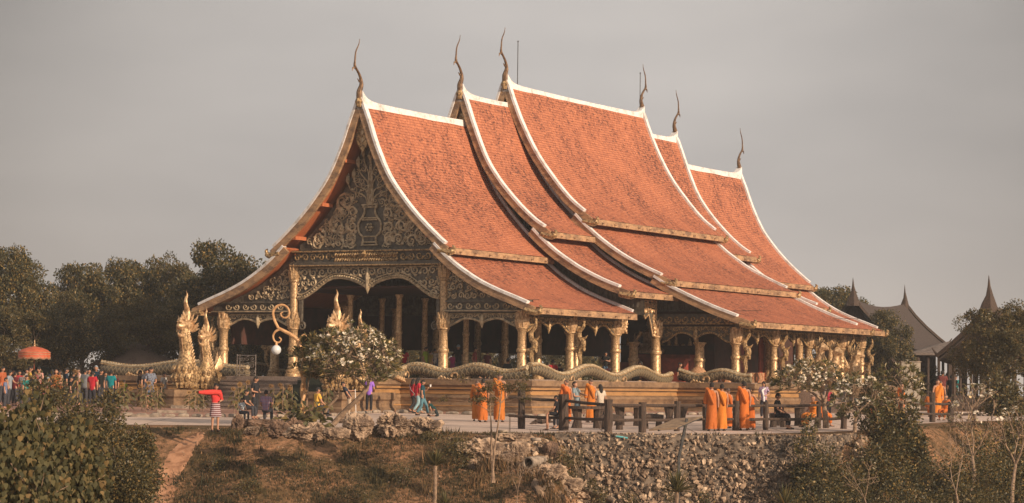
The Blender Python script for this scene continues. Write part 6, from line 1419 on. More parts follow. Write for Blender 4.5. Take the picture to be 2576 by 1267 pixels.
def person(label, loc, H, rz, pose='stand', arms=('down', 'down'), top=((.3, .3, .3), 'plain'), bottom=('trousers', (.05, .05, .06), 'plain'), hair='short', lean=0, look=0, nod=0, skin='skin', robe=False, hands=True, group=None, seat=.27, extra=None, name='person', fat=1.0):
    t = thing(name, label, 'person', loc, rz, group)
    pz = {'stand': .52, 'walk': .51, 'sit': seat, 'kneel': .27, 'floor': .10}[pose]
    Pv = Vector((0, 0, pz)); La = Matrix.Rotation(-lean, 3, 'X'); up = lambda x, y, z: Pv+La @ Vector((x, -y, z))      # +y forward in this helper
    sp = up(0, 0, .10); ch = up(0, .0, .21); nb = up(0, 0, .30); hd = up(0, .015, .385)
    Lm = {'stand': [(.055, 0, .28), (.06, .015, .045)], 'walk': None, 'sit': [(.08, -.23, pz+.01), (.08, -.23, .045)], 'kneel': [(.07, -.13, .04), (.06, .11, .04)], 'floor': [(.17, -.17, .07), (.03, -.24, .03)]}[pose]
    V = [Pv, sp, ch, nb, up(0, .008, .335)]; E = [(0, 1), (1, 2), (2, 3), (3, 4)]; R = [(.078*fat, .058*fat), (.072*fat, .055*fat), (.082*fat, .06*fat), (.045, .035), .030]; legs = {}; arm = {}
    for sd_, sg in (('l', 1), ('r', -1)):
        hip = Pv+Vector((sg*.05, 0, -.01))
        if pose == 'walk': kn, an = (Vector((sg*.05, -.10, .29)), Vector((sg*.05, -.15, .05))) if sg > 0 else (Vector((sg*.05, .01, .27)), Vector((sg*.05, .16, .08)))
        else: kn = Vector((sg*Lm[0][0], Lm[0][1], Lm[0][2])); an = Vector((sg*Lm[1][0], Lm[1][1], Lm[1][2]))
        toe = an+(Vector((sg*.01, -.085, -.03)) if pose not in ('kneel',) else Vector((0, .07, -.02))); k = len(V); V += [hip, kn, an, toe]; E += [(0, k), (k, k+1), (k+1, k+2), (k+2, k+3)]; R += [.050, .034, .021, (.020, .013)]; legs[sd_] = (hip, kn, an, toe)
        sh = up(sg*.095, 0, .285); A = ARMS[arms[0 if sg > 0 else 1]]; Lr = Matrix.Identity(3) if pose == 'kneel' else La; el = sh+Lr @ Vector((sg*A[0][0], A[0][1], A[0][2])); wr = sh+Lr @ Vector((sg*A[1][0], A[1][1], A[1][2])); k = len(V)
        V += [sh, el, wr]; E += [(2, k), (k, k+1), (k+1, k+2)]; R += [.030, .023, .016]; arm[sd_] = (sh, el, wr)
        if hands: V = [Vector(v) for v in V]; hv, he, hr = [], [], []; hand_geo(hv, he, hr, wr, wr-el, -sg, 1.0); k = len(V); V += hv; E += [(a+k, b+k) for a, b in he]; R += hr
    V = [v*H for v in V]; R = [tuple(x*H for x in r) if hasattr(r, '__len__') else r*H for r in R]; hs = .072; hc = hd*H
    hV, hF, Rm = head_geo(hc, hs*H, look, -nod-lean*.4, True); body = skin_obj('body', V, E, R, skin, t, (hV, hF))
    # hair
    if hair:
        nu, nv = 14, 7; Vh = []; lim = {'short': .62, 'long': .66, 'bald': .50, 'buzz': .56, 'cap': .5}[hair]; kk = {'short': 1.09, 'long': 1.14, 'bald': 1.012, 'buzz': 1.03, 'cap': 1.14}[hair]
        for i in range(nv+1):
            for j in range(nu):
                th = 2*pi*j/nu; front = max(0, cos(th)); L = lim*pi*(1-.38*front) if hair != 'long' else lim*pi*(1-.42*front+.12*max(0, -cos(th))); ph = L*i/nv; x, y, z = sin(ph)*sin(th), -sin(ph)*cos(th), cos(ph); w = kk*(1+.035*sin(j*5+i*3)); Vh.append(hc+Rm @ (Vector((x*.65*w, y*.82*w, z*w*.93))*hs*H))
        mb_ = MB(); mb_.add(Vh, [(i*nu+j, i*nu+(j+1) % nu, (i+1)*nu+(j+1) % nu, (i+1)*nu+j) for i in range(nv) for j in range(nu)])
        if hair == 'long': mb_.tube([hc+Rm @ (Vector((0, .35, .1))*hs*H), hc+Rm @ (Vector((0, .62, -.7))*hs*H), hc+Rm @ (Vector((0, .55, -1.7))*hs*H), hc+Rm @ (Vector((0, .5, -2.3))*hs*H)], [.045*H, .05*H, .045*H, .015*H], 9)
        mb_.build('hair', {'bald': 'stub', 'buzz': 'stub'}.get(hair, 'hair') if hair != 'cap' else mat('cap cloth', (.25, .3, .33), .8, build=b_cloth((.25, .3, .33), 'plain')), t)
    if hands:
        e = MB()
        for sg in (1, -1): e.tube([hc+Rm @ (Vector((sg*.24, -.70, .10))*hs*H), hc+Rm @ (Vector((sg*.24, -.775, .10))*hs*H)], [.011*H, .006*H], 6)
        e.build('eyes', 'eye', t)
    # clothes
    q = lambda v: v*H
    oc = random.Random(label).uniform(.85, 1.1); ORA = ((.56*oc, .155*oc*random.Random(label+'g').uniform(.9, 1.2), .032), 'plain')
    if top:
        m_ = cloth(*(ORA if robe else top)); wd = 1.14 if robe else 1.; V2 = [Pv+Vector((0, 0, -.075 if pose in ('stand', 'walk') else -.02)), Pv+Vector((0, 0, .02)), sp, ch, nb-(nb-ch)*.14]; R2_ = [(.096*fat, .078*fat), (.092*fat*wd, .072*fat*wd), (.087*fat*wd, .070*fat*wd), (.098*fat*wd, .074*fat*wd), (.066*wd, .050*wd)]; E2 = [(0, 1), (1, 2), (2, 3), (3, 4)]
        for sd_ in (('l', 'r') if not robe else ('l',)):
            sh, el, wr = arm[sd_]; k = len(V2); long_ = robe or (top[1] == 'long'); V2 += [sh, sh.lerp(el, .72 if not robe else .95)]; R2_ += [.041, .037 if not robe else .05]; E2 += [(3, k), (k, k+1)]
            if robe: V2.append(el.lerp(wr, .6)); R2_.append(.045); E2.append((k+1, k+2))
        if robe: sh = arm['r'][0]; k = len(V2); V2.append(ch.lerp(sh, .62)); R2_.append(.052); E2.append((3, k))
        skin_obj('robe_wrap' if robe else 'shirt', [q(v) for v in V2], E2, [tuple(x*H for x in r) if hasattr(r, '__len__') else r*H for r in R2_], m_, t)
    kind, colr, pat = bottom if not robe else ('robe', ORA[0], 'plain'); m_ = cloth(colr, pat)
    if kind in ('trousers', 'shorts') or pose in ('sit', 'kneel', 'floor'):
        V2 = [Pv+Vector((0, 0, .075)), Pv]; R2_ = [(.082*fat, .066*fat), (.088*fat, .072*fat)]; E2 = [(0, 1)]; wide = 1.25 if kind in ('robe', 'skirt') else 1
        for sd_ in 'lr':
            hip, kn, an, toe = legs[sd_]; k = len(V2); V2 += [hip, kn if kind != 'shorts' else hip.lerp(kn, .9)]; R2_ += [.060*wide, .045*wide]; E2 += [(1, k), (k, k+1)]
            if kind != 'shorts': V2.append(kn.lerp(an, .9 if pose != 'kneel' else .5)); R2_.append(.035*wide); E2.append((k+1, k+2))
        skin_obj({'robe': 'robe_skirt', 'skirt': 'skirt'}.get(kind, kind), [q(v) for v in V2], E2, [tuple(x*H for x in r) if hasattr(r, '__len__') else r*H for r in R2_], m_, t)
    else:
        hem = .05 if kind == 'robe' else .30; n = 24; prof = [(0, .56), (.35, .5), (.6, .35), (.8, .22), (1, hem)] if kind == 'robe' else [(0, .56), (.5, .48), (1, hem)]; Vs = []; rows = 9
        for i in range(rows+1):
            f = i/rows; z = pz+.06+(hem-pz-.06)*f; rw = .092+.022*f; rd_ = .070+.028*f; cy = -.02*f if pose == 'walk' else 0
            for j in range(n): a = 2*pi*j/n; w = 1+(.085*sin(a*5+i*.45+pz*9)+.06*sin(a*11-i*.3)+.04*sin(i*1.9+a*2))*f**.7; Vs.append(q(Vector((cos(a)*rw*w, cy+sin(a)*rd_*w, z))))
        mb_ = MB(); mb_.add(Vs, [(i*n+j, i*n+(j+1) % n, (i+1)*n+(j+1) % n, (i+1)*n+j) for i in range(rows) for j in range(n)]+[tuple(range(n))]); mb_.build('robe_skirt' if kind == 'robe' else 'skirt', m_, t)
    if robe and pose in ('stand', 'walk'):           # shoulder cloth hanging over the back and front in folds
        s = MB(); a = up(.085, -.02, .31); s.tube([q(up(-.04, -.075, .02)), q(up(.02, -.085, .16)), q(up(.07, -.05, .28)), q(a), q(up(.07, .055, .26)), q(up(.0, .075, .12)), q(up(-.06, .065, .0))], [.03*H, .038*H, .04*H, .042*H, .038*H, .036*H, .03*H], 8, 1.3); s.build('shoulder_cloth', m_, t)
    if pose != 'kneel':
        s = MB()
        for sd_ in 'lr': an, toe = legs[sd_][2], legs[sd_][3]; s.tube([q(an+Vector((0, .02, -.035))), q(an+Vector((0, -.03, -.034))), q(toe+Vector((0, -.02, -.006)))], [.022*H, .024*H, .018*H], 7)
        s.build('shoes', 'hair', t)
    if extra: extra(t, q, arm, up, hc, H)
    return t
def px_person(label, x, yf, yh, face, **k):
    P = on_ground(x, yf); H = k.pop('H', None) or (yf-yh)*P.y/FPX
    if k.get('pose') == 'sit': H = k.pop('Hh', 1.65)
    return person(label, (P.x, P.y, P.z), H, radians(face), **k)
def hall_person(label, x, yh, v, face, H=1.62, **k):
    hz_ = 966.68+.01305*(x-CX); ps = k.get('pose', 'stand'); hh = H*{'sit': .72, 'floor': .56}.get(ps, .97); P = T(v, T_at_v(x, yh, v)[0], FL)
    if ps in ('stand', 'walk'): Y = 111.; P = at_depth(x, yh, Y); H = max(1.0, min(1.75, (P.z-FL)/.97)); P.z = FL
    return person(label, tuple(P), H, radians(face), hands=False, **k)
# face: 0 looks at the camera, 90 looks right, -90 looks left, 180 away
GM = 'orange robed monks'; GV = 'visitors'
def bag(col=(.05, .05, .05)):
    def f(t, q, arm, up, hc, H):
        m_ = MB(); m_.tube([q(up(.09, .05, .29)), q(up(.0, .085, .15)), q(up(-.11, .05, .02))], .008*H, 5); m_.tube([q(up(.09, -.06, .29)), q(up(.0, -.085, .15)), q(up(-.11, -.02, .02))], .008*H, 5); c = q(up(-.125, .01, -.03)); m_.lathe([(.02*H, -.05*H), (.05*H, -.045*H), (.055*H, .03*H), (.03*H, .05*H)], tuple(c), 10, .6); m_.build('shoulder_bag', cloth(col), t)
    return f
def shawl(t, q, arm, up, hc, H):
    m_ = MB(); n = 7; pts = [q(arm['r'][2]+Vector((-.03, 0, 0))), q(arm['r'][1]+Vector((0, -.02, .0))), q(up(-.05, .06, .27)), q(up(.05, .07, .26)), q(arm['l'][1])]; m_.tube(pts, [.03*H, .05*H, .055*H, .05*H, .03*H], 8, 1); m_.build('raised_sleeve', cloth((.65, .06, .05)), t)
def cup(t, q, arm, up, hc, H):
    MB().lathe([(.018*H, 0), (.026*H, .06*H), (.026*H, .065*H)], tuple(q(arm['l'][2]+Vector((0, -.04, .0)))), 10).build('white_cup', 'white', t)
px_person('child in red top and striped shorts stretching a red sleeve across, nearest the camera', 541, 1086, 962, 25, arms=('front', 'side'), top=((.62, .05, .05), 'plain'), bottom=('skirt', (.35, .3, .4), 'stripe'), extra=shawl, look=-.3)
px_person('smiling man in dark jacket standing among the sunflowers', 641, 1054, 945, 60, arms=('front', 'front'), top=((.02, .02, .024), 'plain'), bottom=('trousers', (.03, .03, .035), 'plain'), look=.2)
px_person('seated child in pale grey shirt on the left end of the dark rock', 607, 1062, 1003, 50, pose='sit', arms=('lap', 'lap'), top=((.35, .38, .4), 'print'), Hh=1.12, seat=.30)
px_person('person in black sitting close behind the child in pale grey', 618, 1056, 990, 70, pose='sit', arms=('lap', 'lap'), top=((.02, .02, .02), 'plain'), Hh=1.45, seat=.3)
px_person('woman in red and blue checked shirt sitting with her back turned', 668, 1066, 985, 172, pose='sit', arms=('lap', 'lap'), top=((.30, .13, .14), 'check'), Hh=1.55, seat=.30)
px_person('man in yellow shirt sitting behind the twisted lamp post', 797, 1058, 975, 120, pose='sit', arms=('lap', 'lap'), top=((.72, .42, .08), 'plain'), Hh=1.6, seat=.3, hair='short', extra=bag())
def cane(t, q, arm, up, hc, H): w_ = q(arm['l'][2]); MB().tube([w_+Vector((0, 0, .05)), Vector((w_.x+.05, w_.y-.05, .02))], .016, 6).build('walking_cane', 'white', t)
px_person('stooping person in dark top and beige trousers with a white cane', 878, 1050, 975, 95, lean=.5, arms=('rail', 'down'), top=((.03, .035, .05), 'plain'), bottom=('trousers', (.45, .34, .24), 'plain'), extra=cane, H=1.45)
px_person('man in purple shirt and black trousers standing right of the frangipani', 928, 1040, 945, 165, arms=('front', 'front'), top=((.32, .15, .62), 'plain'), bottom=('trousers', (.02, .02, .025), 'plain'))
px_person('woman in red blouse carrying a bag, left of the walking pair', 1038, 1039, 951, 130, pose='walk', top=((.42, .025, .04), 'plain'), bottom=('trousers', (.03, .03, .035), 'plain'), hair='long', extra=bag((.3, .28, .3)))
px_person('second woman in red blouse half hidden behind the teal one', 1050, 1042, 948, 120, pose='walk', top=((.48, .03, .05), 'plain'), bottom=('trousers', (.25, .38, .42), 'plain'), hair='long')
px_person('woman in dark teal shirt walking with a white cup', 1062, 1048, 953, 85, pose='walk', arms=('up', 'down'), top=((.015, .06, .08), 'plain'), bottom=('trousers', (.10, .22, .27), 'plain'), hair='short', extra=cup)
px_person('small boy kneeling on the plaza and touching the ground', 1094, 1049, 1014, 80, pose='kneel', arms=('floor', 'floor'), lean=.75, nod=.5, top=((.012, .05, .05), 'plain'), bottom=('trousers', (.02, .03, .035), 'plain'), H=1.02)
px_person('left rear monk of the pair standing on the plaza, mostly covered by his companion', 1199, 1060, 955, 170, robe=True, hair='bald', group=GM)
px_person('monk with dark cropped hair standing in front of his companion on the plaza', 1214, 1063, 951, 165, robe=True, hair='short', group=GM, look=.4)
px_person('bald monk standing alone behind the slender sapling', 1256, 1063, 936, 172, robe=True, hair='bald', group=GM, arms=('front', 'down'))
px_person('monk looking right behind the second fence post', 1424, 1066, 953, 200, robe=True, hair='bald', group=GM, look=.6)
def camstrap(t, q, arm, up, hc, H): MB().tube([q(up(.04, .05, .3)), q(up(.03, .09, .15)), q(up(-.02, .1, .1)), q(up(-.04, .05, .3))], .006*H, 5).build('camera_strap', 'hair', t)
px_person('man in grey shirt leaning over the slab table and looking down', 1452, 1068, 957, 65, arms=('rail', 'front'), lean=.22, nod=.5, top=((.22, .28, .31), 'plain'), bottom=('trousers', (.08, .12, .15), 'plain'), extra=camstrap)
px_person('monk standing behind the woman in white', 1486, 1064, 951, 205, robe=True, hair='bald', group=GM, look=.3)
px_person('woman in cream top with black shoulder length hair by the table', 1510, 1070, 966, 200, arms=('front', 'front'), top=((.55, .47, .38), 'plain'), bottom=('trousers', (.03, .03, .035), 'plain'), hair='long', H=1.5)
px_person('child in black resting a bare leg on the lower rail', 1400, 1084, 990, -100, pose='sit', arms=('lap', 'lap'), top=((.02, .018, .02), 'plain'), bottom=('shorts', (.02, .02, .025), 'plain'), Hh=1.35, seat=.42)
px_person('seated figure in black with a red sash behind the second post', 1420, 1080, 1000, -60, pose='sit', arms=('lap', 'lap'), top=((.03, .015, .018), 'plain'), Hh=1.45, seat=.3)
px_person('first monk from the left at the fence, back turned', 1790, 1086, 960, 175, robe=True, hair='short', group=GM)
px_person('monk leaning one arm on the fence rail, one leg bent', 1815, 1085, 964, 195, robe=True, hair='short', group=GM, arms=('rail', 'down'), lean=.08, look=-.3)
px_person('monk half hidden behind the one leaning on the rail', 1832, 1078, 985, 215, robe=True, hair='buzz', group=GM, H=1.45)
px_person('upright monk right of the seventh fence post', 1871, 1084, 957, 185, robe=True, hair='short', group=GM, look=.4)
px_person('monk bending forward over the rail beside the upright one', 1888, 1082, 972, 150, robe=True, hair='short', group=GM, lean=.25, nod=.6, arms=('rail', 'rail'))
def scarf(t, q, arm, up, hc, H): MB().tube([q(up(.06, .04, .29)), q(up(-.02, .085, .22)), q(up(.02, .09, .08)), q(up(.03, .09, -.06))], [.02*H, .03*H, .028*H, .018*H], 7).build('white_scarf', 'white', t)
px_person('girl in lilac blouse with a white scarf beyond the fence', 1921, 1056, 958, -20, arms=('front', 'down'), top=((.35, .25, .35), 'print'), bottom=('trousers', (.03, .03, .04), 'plain'), hair='long', extra=scarf)
px_person('man in black sitting sideways on the log bench at the fence', 1955, 1080, 985, 70, pose='sit', arms=('lap', 'lap'), top=((.018, .018, .02), 'plain'), bottom=('trousers', (.02, .02, .025), 'plain'), Hh=1.72, seat=.28)
px_person('monk sitting on the far log bench with raised hand', 2046, 1076, 998, -60, pose='sit', arms=('up', 'lap'), robe=True, hair='bald', group=GM, Hh=1.6, seat=.28)
px_person('monk sitting next to the one with raised hand, near the ninth post', 2064, 1074, 1000, 120, pose='sit', arms=('lap', 'lap'), robe=True, hair='buzz', group=GM, Hh=1.55, seat=.28)
# distant group at the right
for x, yf, yh, f, lab, k in [(2358, 1050, 953, 20, 'bare shouldered monk standing behind the short fence', dict(robe=True, hair='bald')), (2366, 1044, 948, 170, 'second monk behind the bare shouldered one', dict(robe=True, hair='bald', H=1.6)), (2380, 1058, 985, -40, 'young monk sitting by the short fence', dict(robe=True, hair='bald', pose='sit', Hh=1.45)), (2340, 1050, 990, 160, 'monk partly hidden behind the tall fence post', dict(robe=True, hair='buzz', pose='sit', Hh=1.5)),
                         (2371, 1028, 930, 175, 'man in maroon shirt standing behind the monks', dict(top=((.16, .04, .035), 'plain'))), (2344, 1026, 940, 10, 'man in dark shirt left of the maroon one', dict(top=((.02, .025, .035), 'plain'))), (2393, 1030, 942, 150, 'man in black with bare calves near the pavilion', dict(top=((.02, .02, .02), 'plain'), bottom=('shorts', (.03, .03, .03), 'plain'))), (2404, 1024, 943, -20, 'person in teal shirt near the pavilion', dict(top=((.02, .22, .22), 'plain'))),
                         (2232, 1040, 985, 90, 'child in red behind the right-hand shrubs', dict(top=((.4, .03, .05), 'plain'), H=1.2)), (2085, 1046, 975, 30, 'woman in red behind the blossoming frangipani', dict(top=((.35, .03, .05), 'plain'), hair='long')), (2196, 1050, 1000, 60, 'monk glimpsed through the leaves of the frangipani', dict(robe=True, hair='bald', H=1.4)),
                         (2420, 1020, 945, 60, 'person in dark clothes under the big right-hand tree', dict(top=((.03, .03, .04), 'plain'))), (2268, 1046, 988, 100, 'monk half hidden by the dark upright shrub', dict(robe=True, hair='bald', H=1.45))]:
    px_person(lab, x, yf, yh, f, hands=False, group='people by the short fence', **k)
# crowd on the left
GC = 'waiting crowd at the left'
CR = [(350, 1022, 930, 100, 'woman in brown shirt with a flowered bag beside the plinth', dict(top=((.07, .045, .035), 'plain'), bottom=('trousers', (.12, .09, .07), 'plain'), hair='short', extra=bag((.25, .2, .18)))), (377, 1032, 921, 30, 'young man in marbled grey tee shirt looking right', dict(top=((.22, .25, .32), 'print'), bottom=('shorts', (.08, .12, .2), 'plain'), arms=('front', 'front'), look=.6)),
      (366, 1024, 926, 40, 'boy standing directly behind the marbled grey tee shirt', dict(top=((.1, .1, .12), 'plain'))), (411, 1021, 936, 60, 'man in white tee shirt with black lines looking down', dict(top=((.62, .58, .54), 'plain'), bottom=('trousers', (.1, .1, .12), 'plain'), nod=.4, extra=bag((.03, .03, .03)))), (311, 1022, 955, 170, 'child in lime shirt behind the sunflowers', dict(top=((.3, .38, .03), 'plain'), H=1.15)),
      (278, 1024, 930, 175, 'person in turquoise shirt with a small backpack', dict(top=((.01, .27, .31), 'plain'), bottom=('trousers', (.03, .03, .04), 'plain'))), (252, 1022, 928, 60, 'woman in black jacket edged with pink', dict(top=((.02, .02, .02), 'plain'), hair='short')), (240, 1018, 918, 0, 'man in dark blue cap shirt at the back of the crowd', dict(top=((.02, .05, .08), 'plain'), hair='cap')), (231, 1028, 932, 170, 'person in bright red shirt with white print on the back', dict(top=((.6, .03, .05), 'plain'), bottom=('trousers', (.03, .03, .04), 'plain'))),
      (212, 1024, 926, 150, 'heavy man in grey tee shirt', dict(top=((.24, .25, .27), 'plain'), fat=1.25)), (197, 1022, 924, -70, 'woman in cream floral blouse left of the heavy man', dict(top=((.65, .5, .42), 'floral'))), (164, 1022, 924, 110, 'tall man in navy shirt, his back to the plinth', dict(top=((.015, .03, .055), 'plain'))), (119, 1026, 950, 80, 'child with camouflage cap near the offering table', dict(top=((.25, .25, .28), 'print'), H=1.3, hair='cap')),
      (110, 1028, 962, 30, 'child in pink flowered dress', dict(top=((.65, .35, .35), 'floral'), H=1.15, hair='long')), (97, 1022, 922, -30, 'woman in pink floral blouse under the parasol', dict(top=((.62, .38, .32), 'floral'))), (83, 1028, 946, 40, 'boy in black tee shirt in front of the parasol pole', dict(top=((.02, .02, .02), 'plain'), H=1.45)), (73, 1020, 920, 100, 'woman in yellow patterned shirt holding the parasol', dict(top=((.6, .38, .08), 'print'), arms=('up', 'up'))),
      (64, 1030, 950, 60, 'girl in teal tee shirt in front of the crowd', dict(top=((.02, .25, .24), 'plain'), H=1.4)), (57, 1024, 934, 175, 'person with a pale backpack behind the teal girl', dict(top=((.3, .28, .28), 'print'))), (47, 1018, 930, 20, 'person in red shirt deep in the crowd', dict(top=((.45, .04, .05), 'plain'))), (36, 1022, 934, 150, 'person in dark red and black at the left', dict(top=((.2, .03, .04), 'plain'))), (22, 1026, 930, 80, 'long haired girl in light blue blouse at the left', dict(top=((.35, .4, .46), 'plain'), hair='long', arms=('rail', 'down'))),
      (4, 1022, 920, 60, 'person in orange and red at the left picture edge', dict(top=((.55, .15, .06), 'plain'))), (88, 1018, 930, 0, 'dark haired woman at the back under the parasol', dict(top=((.05, .04, .05), 'plain'), hair='long')), (12, 1030, 955, 90, 'child in blue and white at the bottom left of the crowd', dict(top=((.2, .25, .4), 'plain'), H=1.3)), (183, 1022, 932, 160, 'person in dark clothes between the navy shirt and the floral blouse', dict(top=((.03, .03, .035), 'plain'))), (264, 1018, 934, 20, 'person in grey behind the black jacket', dict(top=((.12, .12, .13), 'plain')))]
CR += [(30, 1016, 927, 40, 'person in brown behind the light blue blouse', dict(top=((.12, .06, .04), 'plain'))), (130, 1014, 928, 200, 'person in dark blue behind the offering table', dict(top=((.03, .05, .12), 'plain'), hair='long')), (151, 1014, 930, -60, 'woman in beige print behind the tall navy shirt', dict(top=((.4, .32, .24), 'print'), hair='long')), (176, 1030, 948, 100, 'child in black between navy shirt and sunflower', dict(top=((.02, .02, .02), 'plain'), H=1.35)), (222, 1016, 926, 30, 'person in olive shirt behind the bright red shirt', dict(top=((.12, .12, .06), 'plain'))), (290, 1018, 938, -40, 'person in dark maroon right of the turquoise shirt', dict(top=((.14, .03, .04), 'plain'))), (66, 1014, 926, 10, 'person in white blouse behind the yellow patterned shirt', dict(top=((.5, .46, .42), 'plain'))), (330, 1016, 936, 60, 'person in dark green left of the brown shirt woman', dict(top=((.03, .07, .04), 'plain')))]
for c_ in CR: c_[5]['top'] = (tuple(v_*.68 for v_ in c_[5]['top'][0]), c_[5]['top'][1])
for x, yf, yh, f, lab, k in CR: px_person(lab, x, yf, yh, f, group=GC, **dict(dict(hands=x > 340), **k))
P = on_ground(133, 1018); person('brown robed monk sitting raised above the offering table', (P.x, P.y+.6, P.z+.62), 1.65, radians(10), pose='floor', arms=('lap', 'lap'), top=((.30, .11, .035), 'plain'), bottom=('skirt', (.26, .09, .03), 'plain'), hair='bald', hands=False, group='orange robed monks')
st_ = MB(); st_.sm = False; st_.box((-.8, -.5, 0), (.8, .6, .58)); st_.box((-.85, -.55, .58), (.85, .65, .66)); t = thing('low_platform', 'low dark platform under the seated brown robed monk', 'platform', (P.x, P.y+.6, P.z)); st_.build('platform', 'wood', t)
# visitors inside the hall
for x, yh, v, f, lab, k in [(1018, 876, 2.2, 170, 'woman in dark red blouse inside the hall left of the right front column', dict(top=((.4, .03, .05), 'plain'), hair='long')), (1071, 874, 4.9, 60, 'man in lime green shirt behind the naga rail', dict(top=((.30, .40, .04), 'plain'), arms=('up', 'down'))), (1094, 878, 5.1, 170, 'man in black and white leaf print shirt', dict(top=((.42, .35, .30), 'print'))), (1083, 882, 4.3, 120, 'person in mustard behind the leaf print shirt', dict(top=((.35, .24, .05), 'plain'))),
                            (1139, 890, 6.4, 160, 'woman in bright pink cloth left of the big black shirt', dict(top=((.45, .05, .17), 'plain'), bottom=('skirt', (.3, .06, .15), 'plain'))), (1153, 868, 6.0, 175, 'large man in black tee shirt, back turned, with a cap', dict(top=((.015, .015, .015), 'plain'), fat=1.2, hair='cap')), (1195, 874, 7.2, 85, 'woman in flowered blouse walking with a grey rucksack', dict(top=((.25, .07, .06), 'floral'), pose='walk', arms=('down', 'swing'))), (1226, 884, 6.8, 170, 'person in dark maroon beside the broad inner column', dict(top=((.12, .02, .03), 'plain'))),
                            (1278, 905, 7.0, 170, 'dark haired head just above the rail', dict(top=((.02, .02, .02), 'plain'), pose='floor')), (1391, 905, 7.0, 175, 'person in red sitting on the floor between side columns', dict(top=((.5, .03, .04), 'plain'), pose='floor')), (1378, 912, 7.3, 150, 'child in striped shirt beside the one in red', dict(top=((.35, .35, .15), 'stripe'), pose='floor', H=1.4)), (1408, 916, 7.2, 170, 'child in dark top right of the one in red', dict(top=((.05, .04, .05), 'plain'), pose='floor', H=1.3)),
                            (1524, 886, 7.0, 0, 'man in black tee shirt with arms crossed between columns', dict(top=((.015, .015, .015), 'plain'), arms=('crossed', 'crossed'), bottom=('trousers', (.08, .14, .22), 'plain'))), (1531, 908, 7.4, 20, 'child in flowered top in front of the crossed arms', dict(top=((.4, .3, .35), 'floral'), pose='floor', H=1.4)), (1613, 910, 8.6, -120, 'person in red sitting before the altar, hand at the face', dict(top=((.45, .03, .03), 'plain'), pose='floor', arms=('up', 'lap'))), (1710, 912, 9.2, 60, 'dark figure sitting before the altar', dict(top=((.03, .025, .025), 'plain'), pose='floor')), (1098, 892, 3.2, 200, 'person in blue jeans behind the lime shirt', dict(top=((.08, .1, .16), 'plain')))]:
    hall_person(lab, x, yh, v, f, group='visitors inside the hall', **k)
# seal the skinned surfaces into plain meshes
bpy.context.view_layer.update(); dg = bpy.context.evaluated_depsgraph_get(); done = []
for o, ex, m_ in PEND:
    me = bpy.data.meshes.new_from_object(o.evaluated_get(dg)); done.append((o, me, ex, m_))
for o, me, ex, m_ in done:
    nm = o.name.split('.')[0]; o.modifiers.clear(); V = [v.co[:] for v in me.vertices]; F = [tuple(p.vertices) for p in me.polygons]
    if ex: k = len(V); V += [tuple(v) for v in ex[0]]; F += [tuple(i+k for i in f) for f in ex[1]]
    m2 = bpy.data.meshes.new(nm); m2.from_pydata(V, [], F); m2.polygons.foreach_set('use_smooth', [True]*len(F)); m2.materials.append(m_); m2.update(); o.data = m2; bpy.data.meshes.remove(me)
# ================================================================== LIGHT AND SKY
w = bpy.data.worlds.new('World'); sc.world = w; w.use_nodes = True; nt = w.node_tree
bg = nt.nodes['Background']; sky = nt.nodes.new('ShaderNodeTexSky'); sky.sky_type = 'NISHITA'; sky.sun_disc = False
SE = radians(19); SD = Vector((.74, -.672, 0)).normalized()
sky.sun_elevation = SE; sky.sun_rotation = math.atan2(SD.x, SD.y); sky.dust_density = 4; sky.air_density = 1.2; sky.ozone_density = .6
hs = nt.nodes.new('ShaderNodeHueSaturation'); hs.inputs['Saturation'].default_value = .12; nt.links.new(sky.outputs[0], hs.inputs['Color'])
tc = nt.nodes.new('ShaderNodeTexCoord'); mp = nt.nodes.new('ShaderNodeMapping'); mp.inputs['Scale'].default_value = (1, 1, 3.2); nt.links.new(tc.outputs['Generated'], mp.inputs[0])
nz = nt.nodes.new('ShaderNodeTexNoise'); nz.inputs['Scale'].default_value = 2.6; nz.inputs['Detail'].default_value = 4; nt.links.new(mp.outputs[0], nz.inputs['Vector'])
rp = nt.nodes.new('ShaderNodeValToRGB'); rp.color_ramp.elements[0].color = (.66, .65, .65, 1); rp.color_ramp.elements[1].color = (1.14, 1.09, 1.04, 1); rp.color_ramp.elements[0].position = .3; rp.color_ramp.elements[1].position = .7
nt.links.new(nz.outputs['Fac'], rp.inputs[0])
mx = nt.nodes.new('ShaderNodeMix'); mx.data_type = 'RGBA'; mx.blend_type = 'MULTIPLY'; mx.inputs[0].default_value = 1
nt.links.new(hs.outputs[0], mx.inputs[6]); nt.links.new(rp.outputs[0], mx.inputs[7])
m2 = nt.nodes.new('ShaderNodeMix'); m2.data_type = 'RGBA'; m2.inputs[0].default_value = .8; nt.links.new(mx.outputs[2], m2.inputs[6])
gm = nt.nodes.new('ShaderNodeMix'); gm.data_type = 'RGBA'; gm.blend_type = 'MULTIPLY'; gm.inputs[0].default_value = 1; gm.inputs[6].default_value = (4.30, 4.16, 4.08, 1); nt.links.new(rp.outputs[0], gm.inputs[7])
nt.links.new(gm.outputs[2], m2.inputs[7]); 
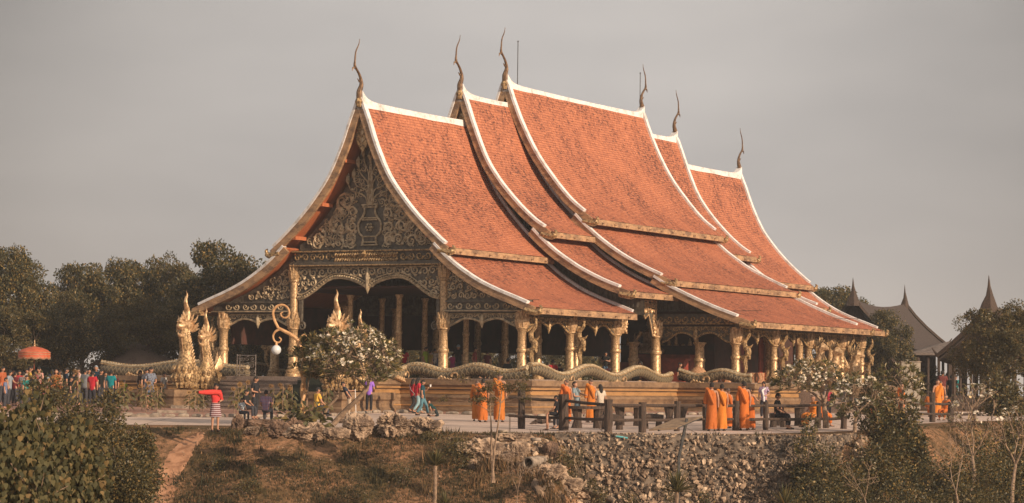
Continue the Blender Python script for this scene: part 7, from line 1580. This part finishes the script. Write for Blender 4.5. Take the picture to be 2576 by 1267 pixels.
# sky dimmed away from the temple, imitating a lens's dark corners
gv = nt.nodes.new('ShaderNodeVectorMath'); gv.operation = 'DOT_PRODUCT'; nt.links.new(tc.outputs['Generated'], gv.inputs[0]); gv.inputs[1].default_value = Vector((.015, 1, .09)).normalized()
gr = nt.nodes.new('ShaderNodeMapRange'); gr.inputs[1].default_value = cos(radians(15)); gr.inputs[2].default_value = cos(radians(2)); gr.inputs[3].default_value = .42; gr.inputs[4].default_value = 1.1
nt.links.new(gv.outputs['Value'], gr.inputs[0]); vm = nt.nodes.new('ShaderNodeVectorMath'); vm.operation = 'SCALE'; nt.links.new(m2.outputs[2], vm.inputs[0]); 
g2 = nt.nodes.new('ShaderNodeMapRange'); g2.inputs[1].default_value = cos(radians(70)); g2.inputs[2].default_value = cos(radians(24)); g2.inputs[3].default_value = .55; g2.inputs[4].default_value = 0  # sky outside the view made brighter to fill the shade
nt.links.new(gv.outputs['Value'], g2.inputs[0]); ga = nt.nodes.new('ShaderNodeMath'); nt.links.new(gr.outputs[0], ga.inputs[0]); nt.links.new(g2.outputs[0], ga.inputs[1]); nt.links.new(ga.outputs[0], vm.inputs['Scale'])
nt.links.new(vm.outputs[0], bg.inputs[0]); bg.inputs[1].default_value = .13
sl = bpy.data.lights.new('sun', 'SUN'); sl.energy = 5.0; sl.angle = radians(.6); sl.color = (1, .77, .55)
so = bpy.data.objects.new('sun', sl); COL.objects.link(so)
dv = Vector((SD.x*cos(SE), SD.y*cos(SE), sin(SE))); so.rotation_euler = dv.to_track_quat('Z', 'Y').to_euler()
sc.view_settings.view_transform = 'Standard'; sc.view_settings.look = 'None'; sc.view_settings.exposure = .15; sc.view_settings.gamma = 1
sc.cycles.max_bounces = 6; sc.cycles.diffuse_bounces = 3; sc.cycles.transparent_max_bounces = 6

# evening haze over the whole place, added also to lift the blacks
hz = MB(); hz.sm = False; hz.box((-9200, -450, -40), (9200, 15200, 60)); mh = bpy.data.materials.new('evening haze'); mh.use_nodes = True; n_ = mh.node_tree; n_.nodes.remove(n_.nodes['Principled BSDF'])
pv = n_.nodes.new('ShaderNodeVolumePrincipled'); pv.inputs['Color'].default_value = (.86, .88, .92, 1); pv.inputs['Density'].default_value = .0004; pv.inputs['Anisotropy'].default_value = 0; n_.links.new(pv.outputs[0], n_.nodes['Material Output'].inputs['Volume'])
M['haze'] = mh; tag(hz.build('haze', 'haze'), None, kind='stuff')
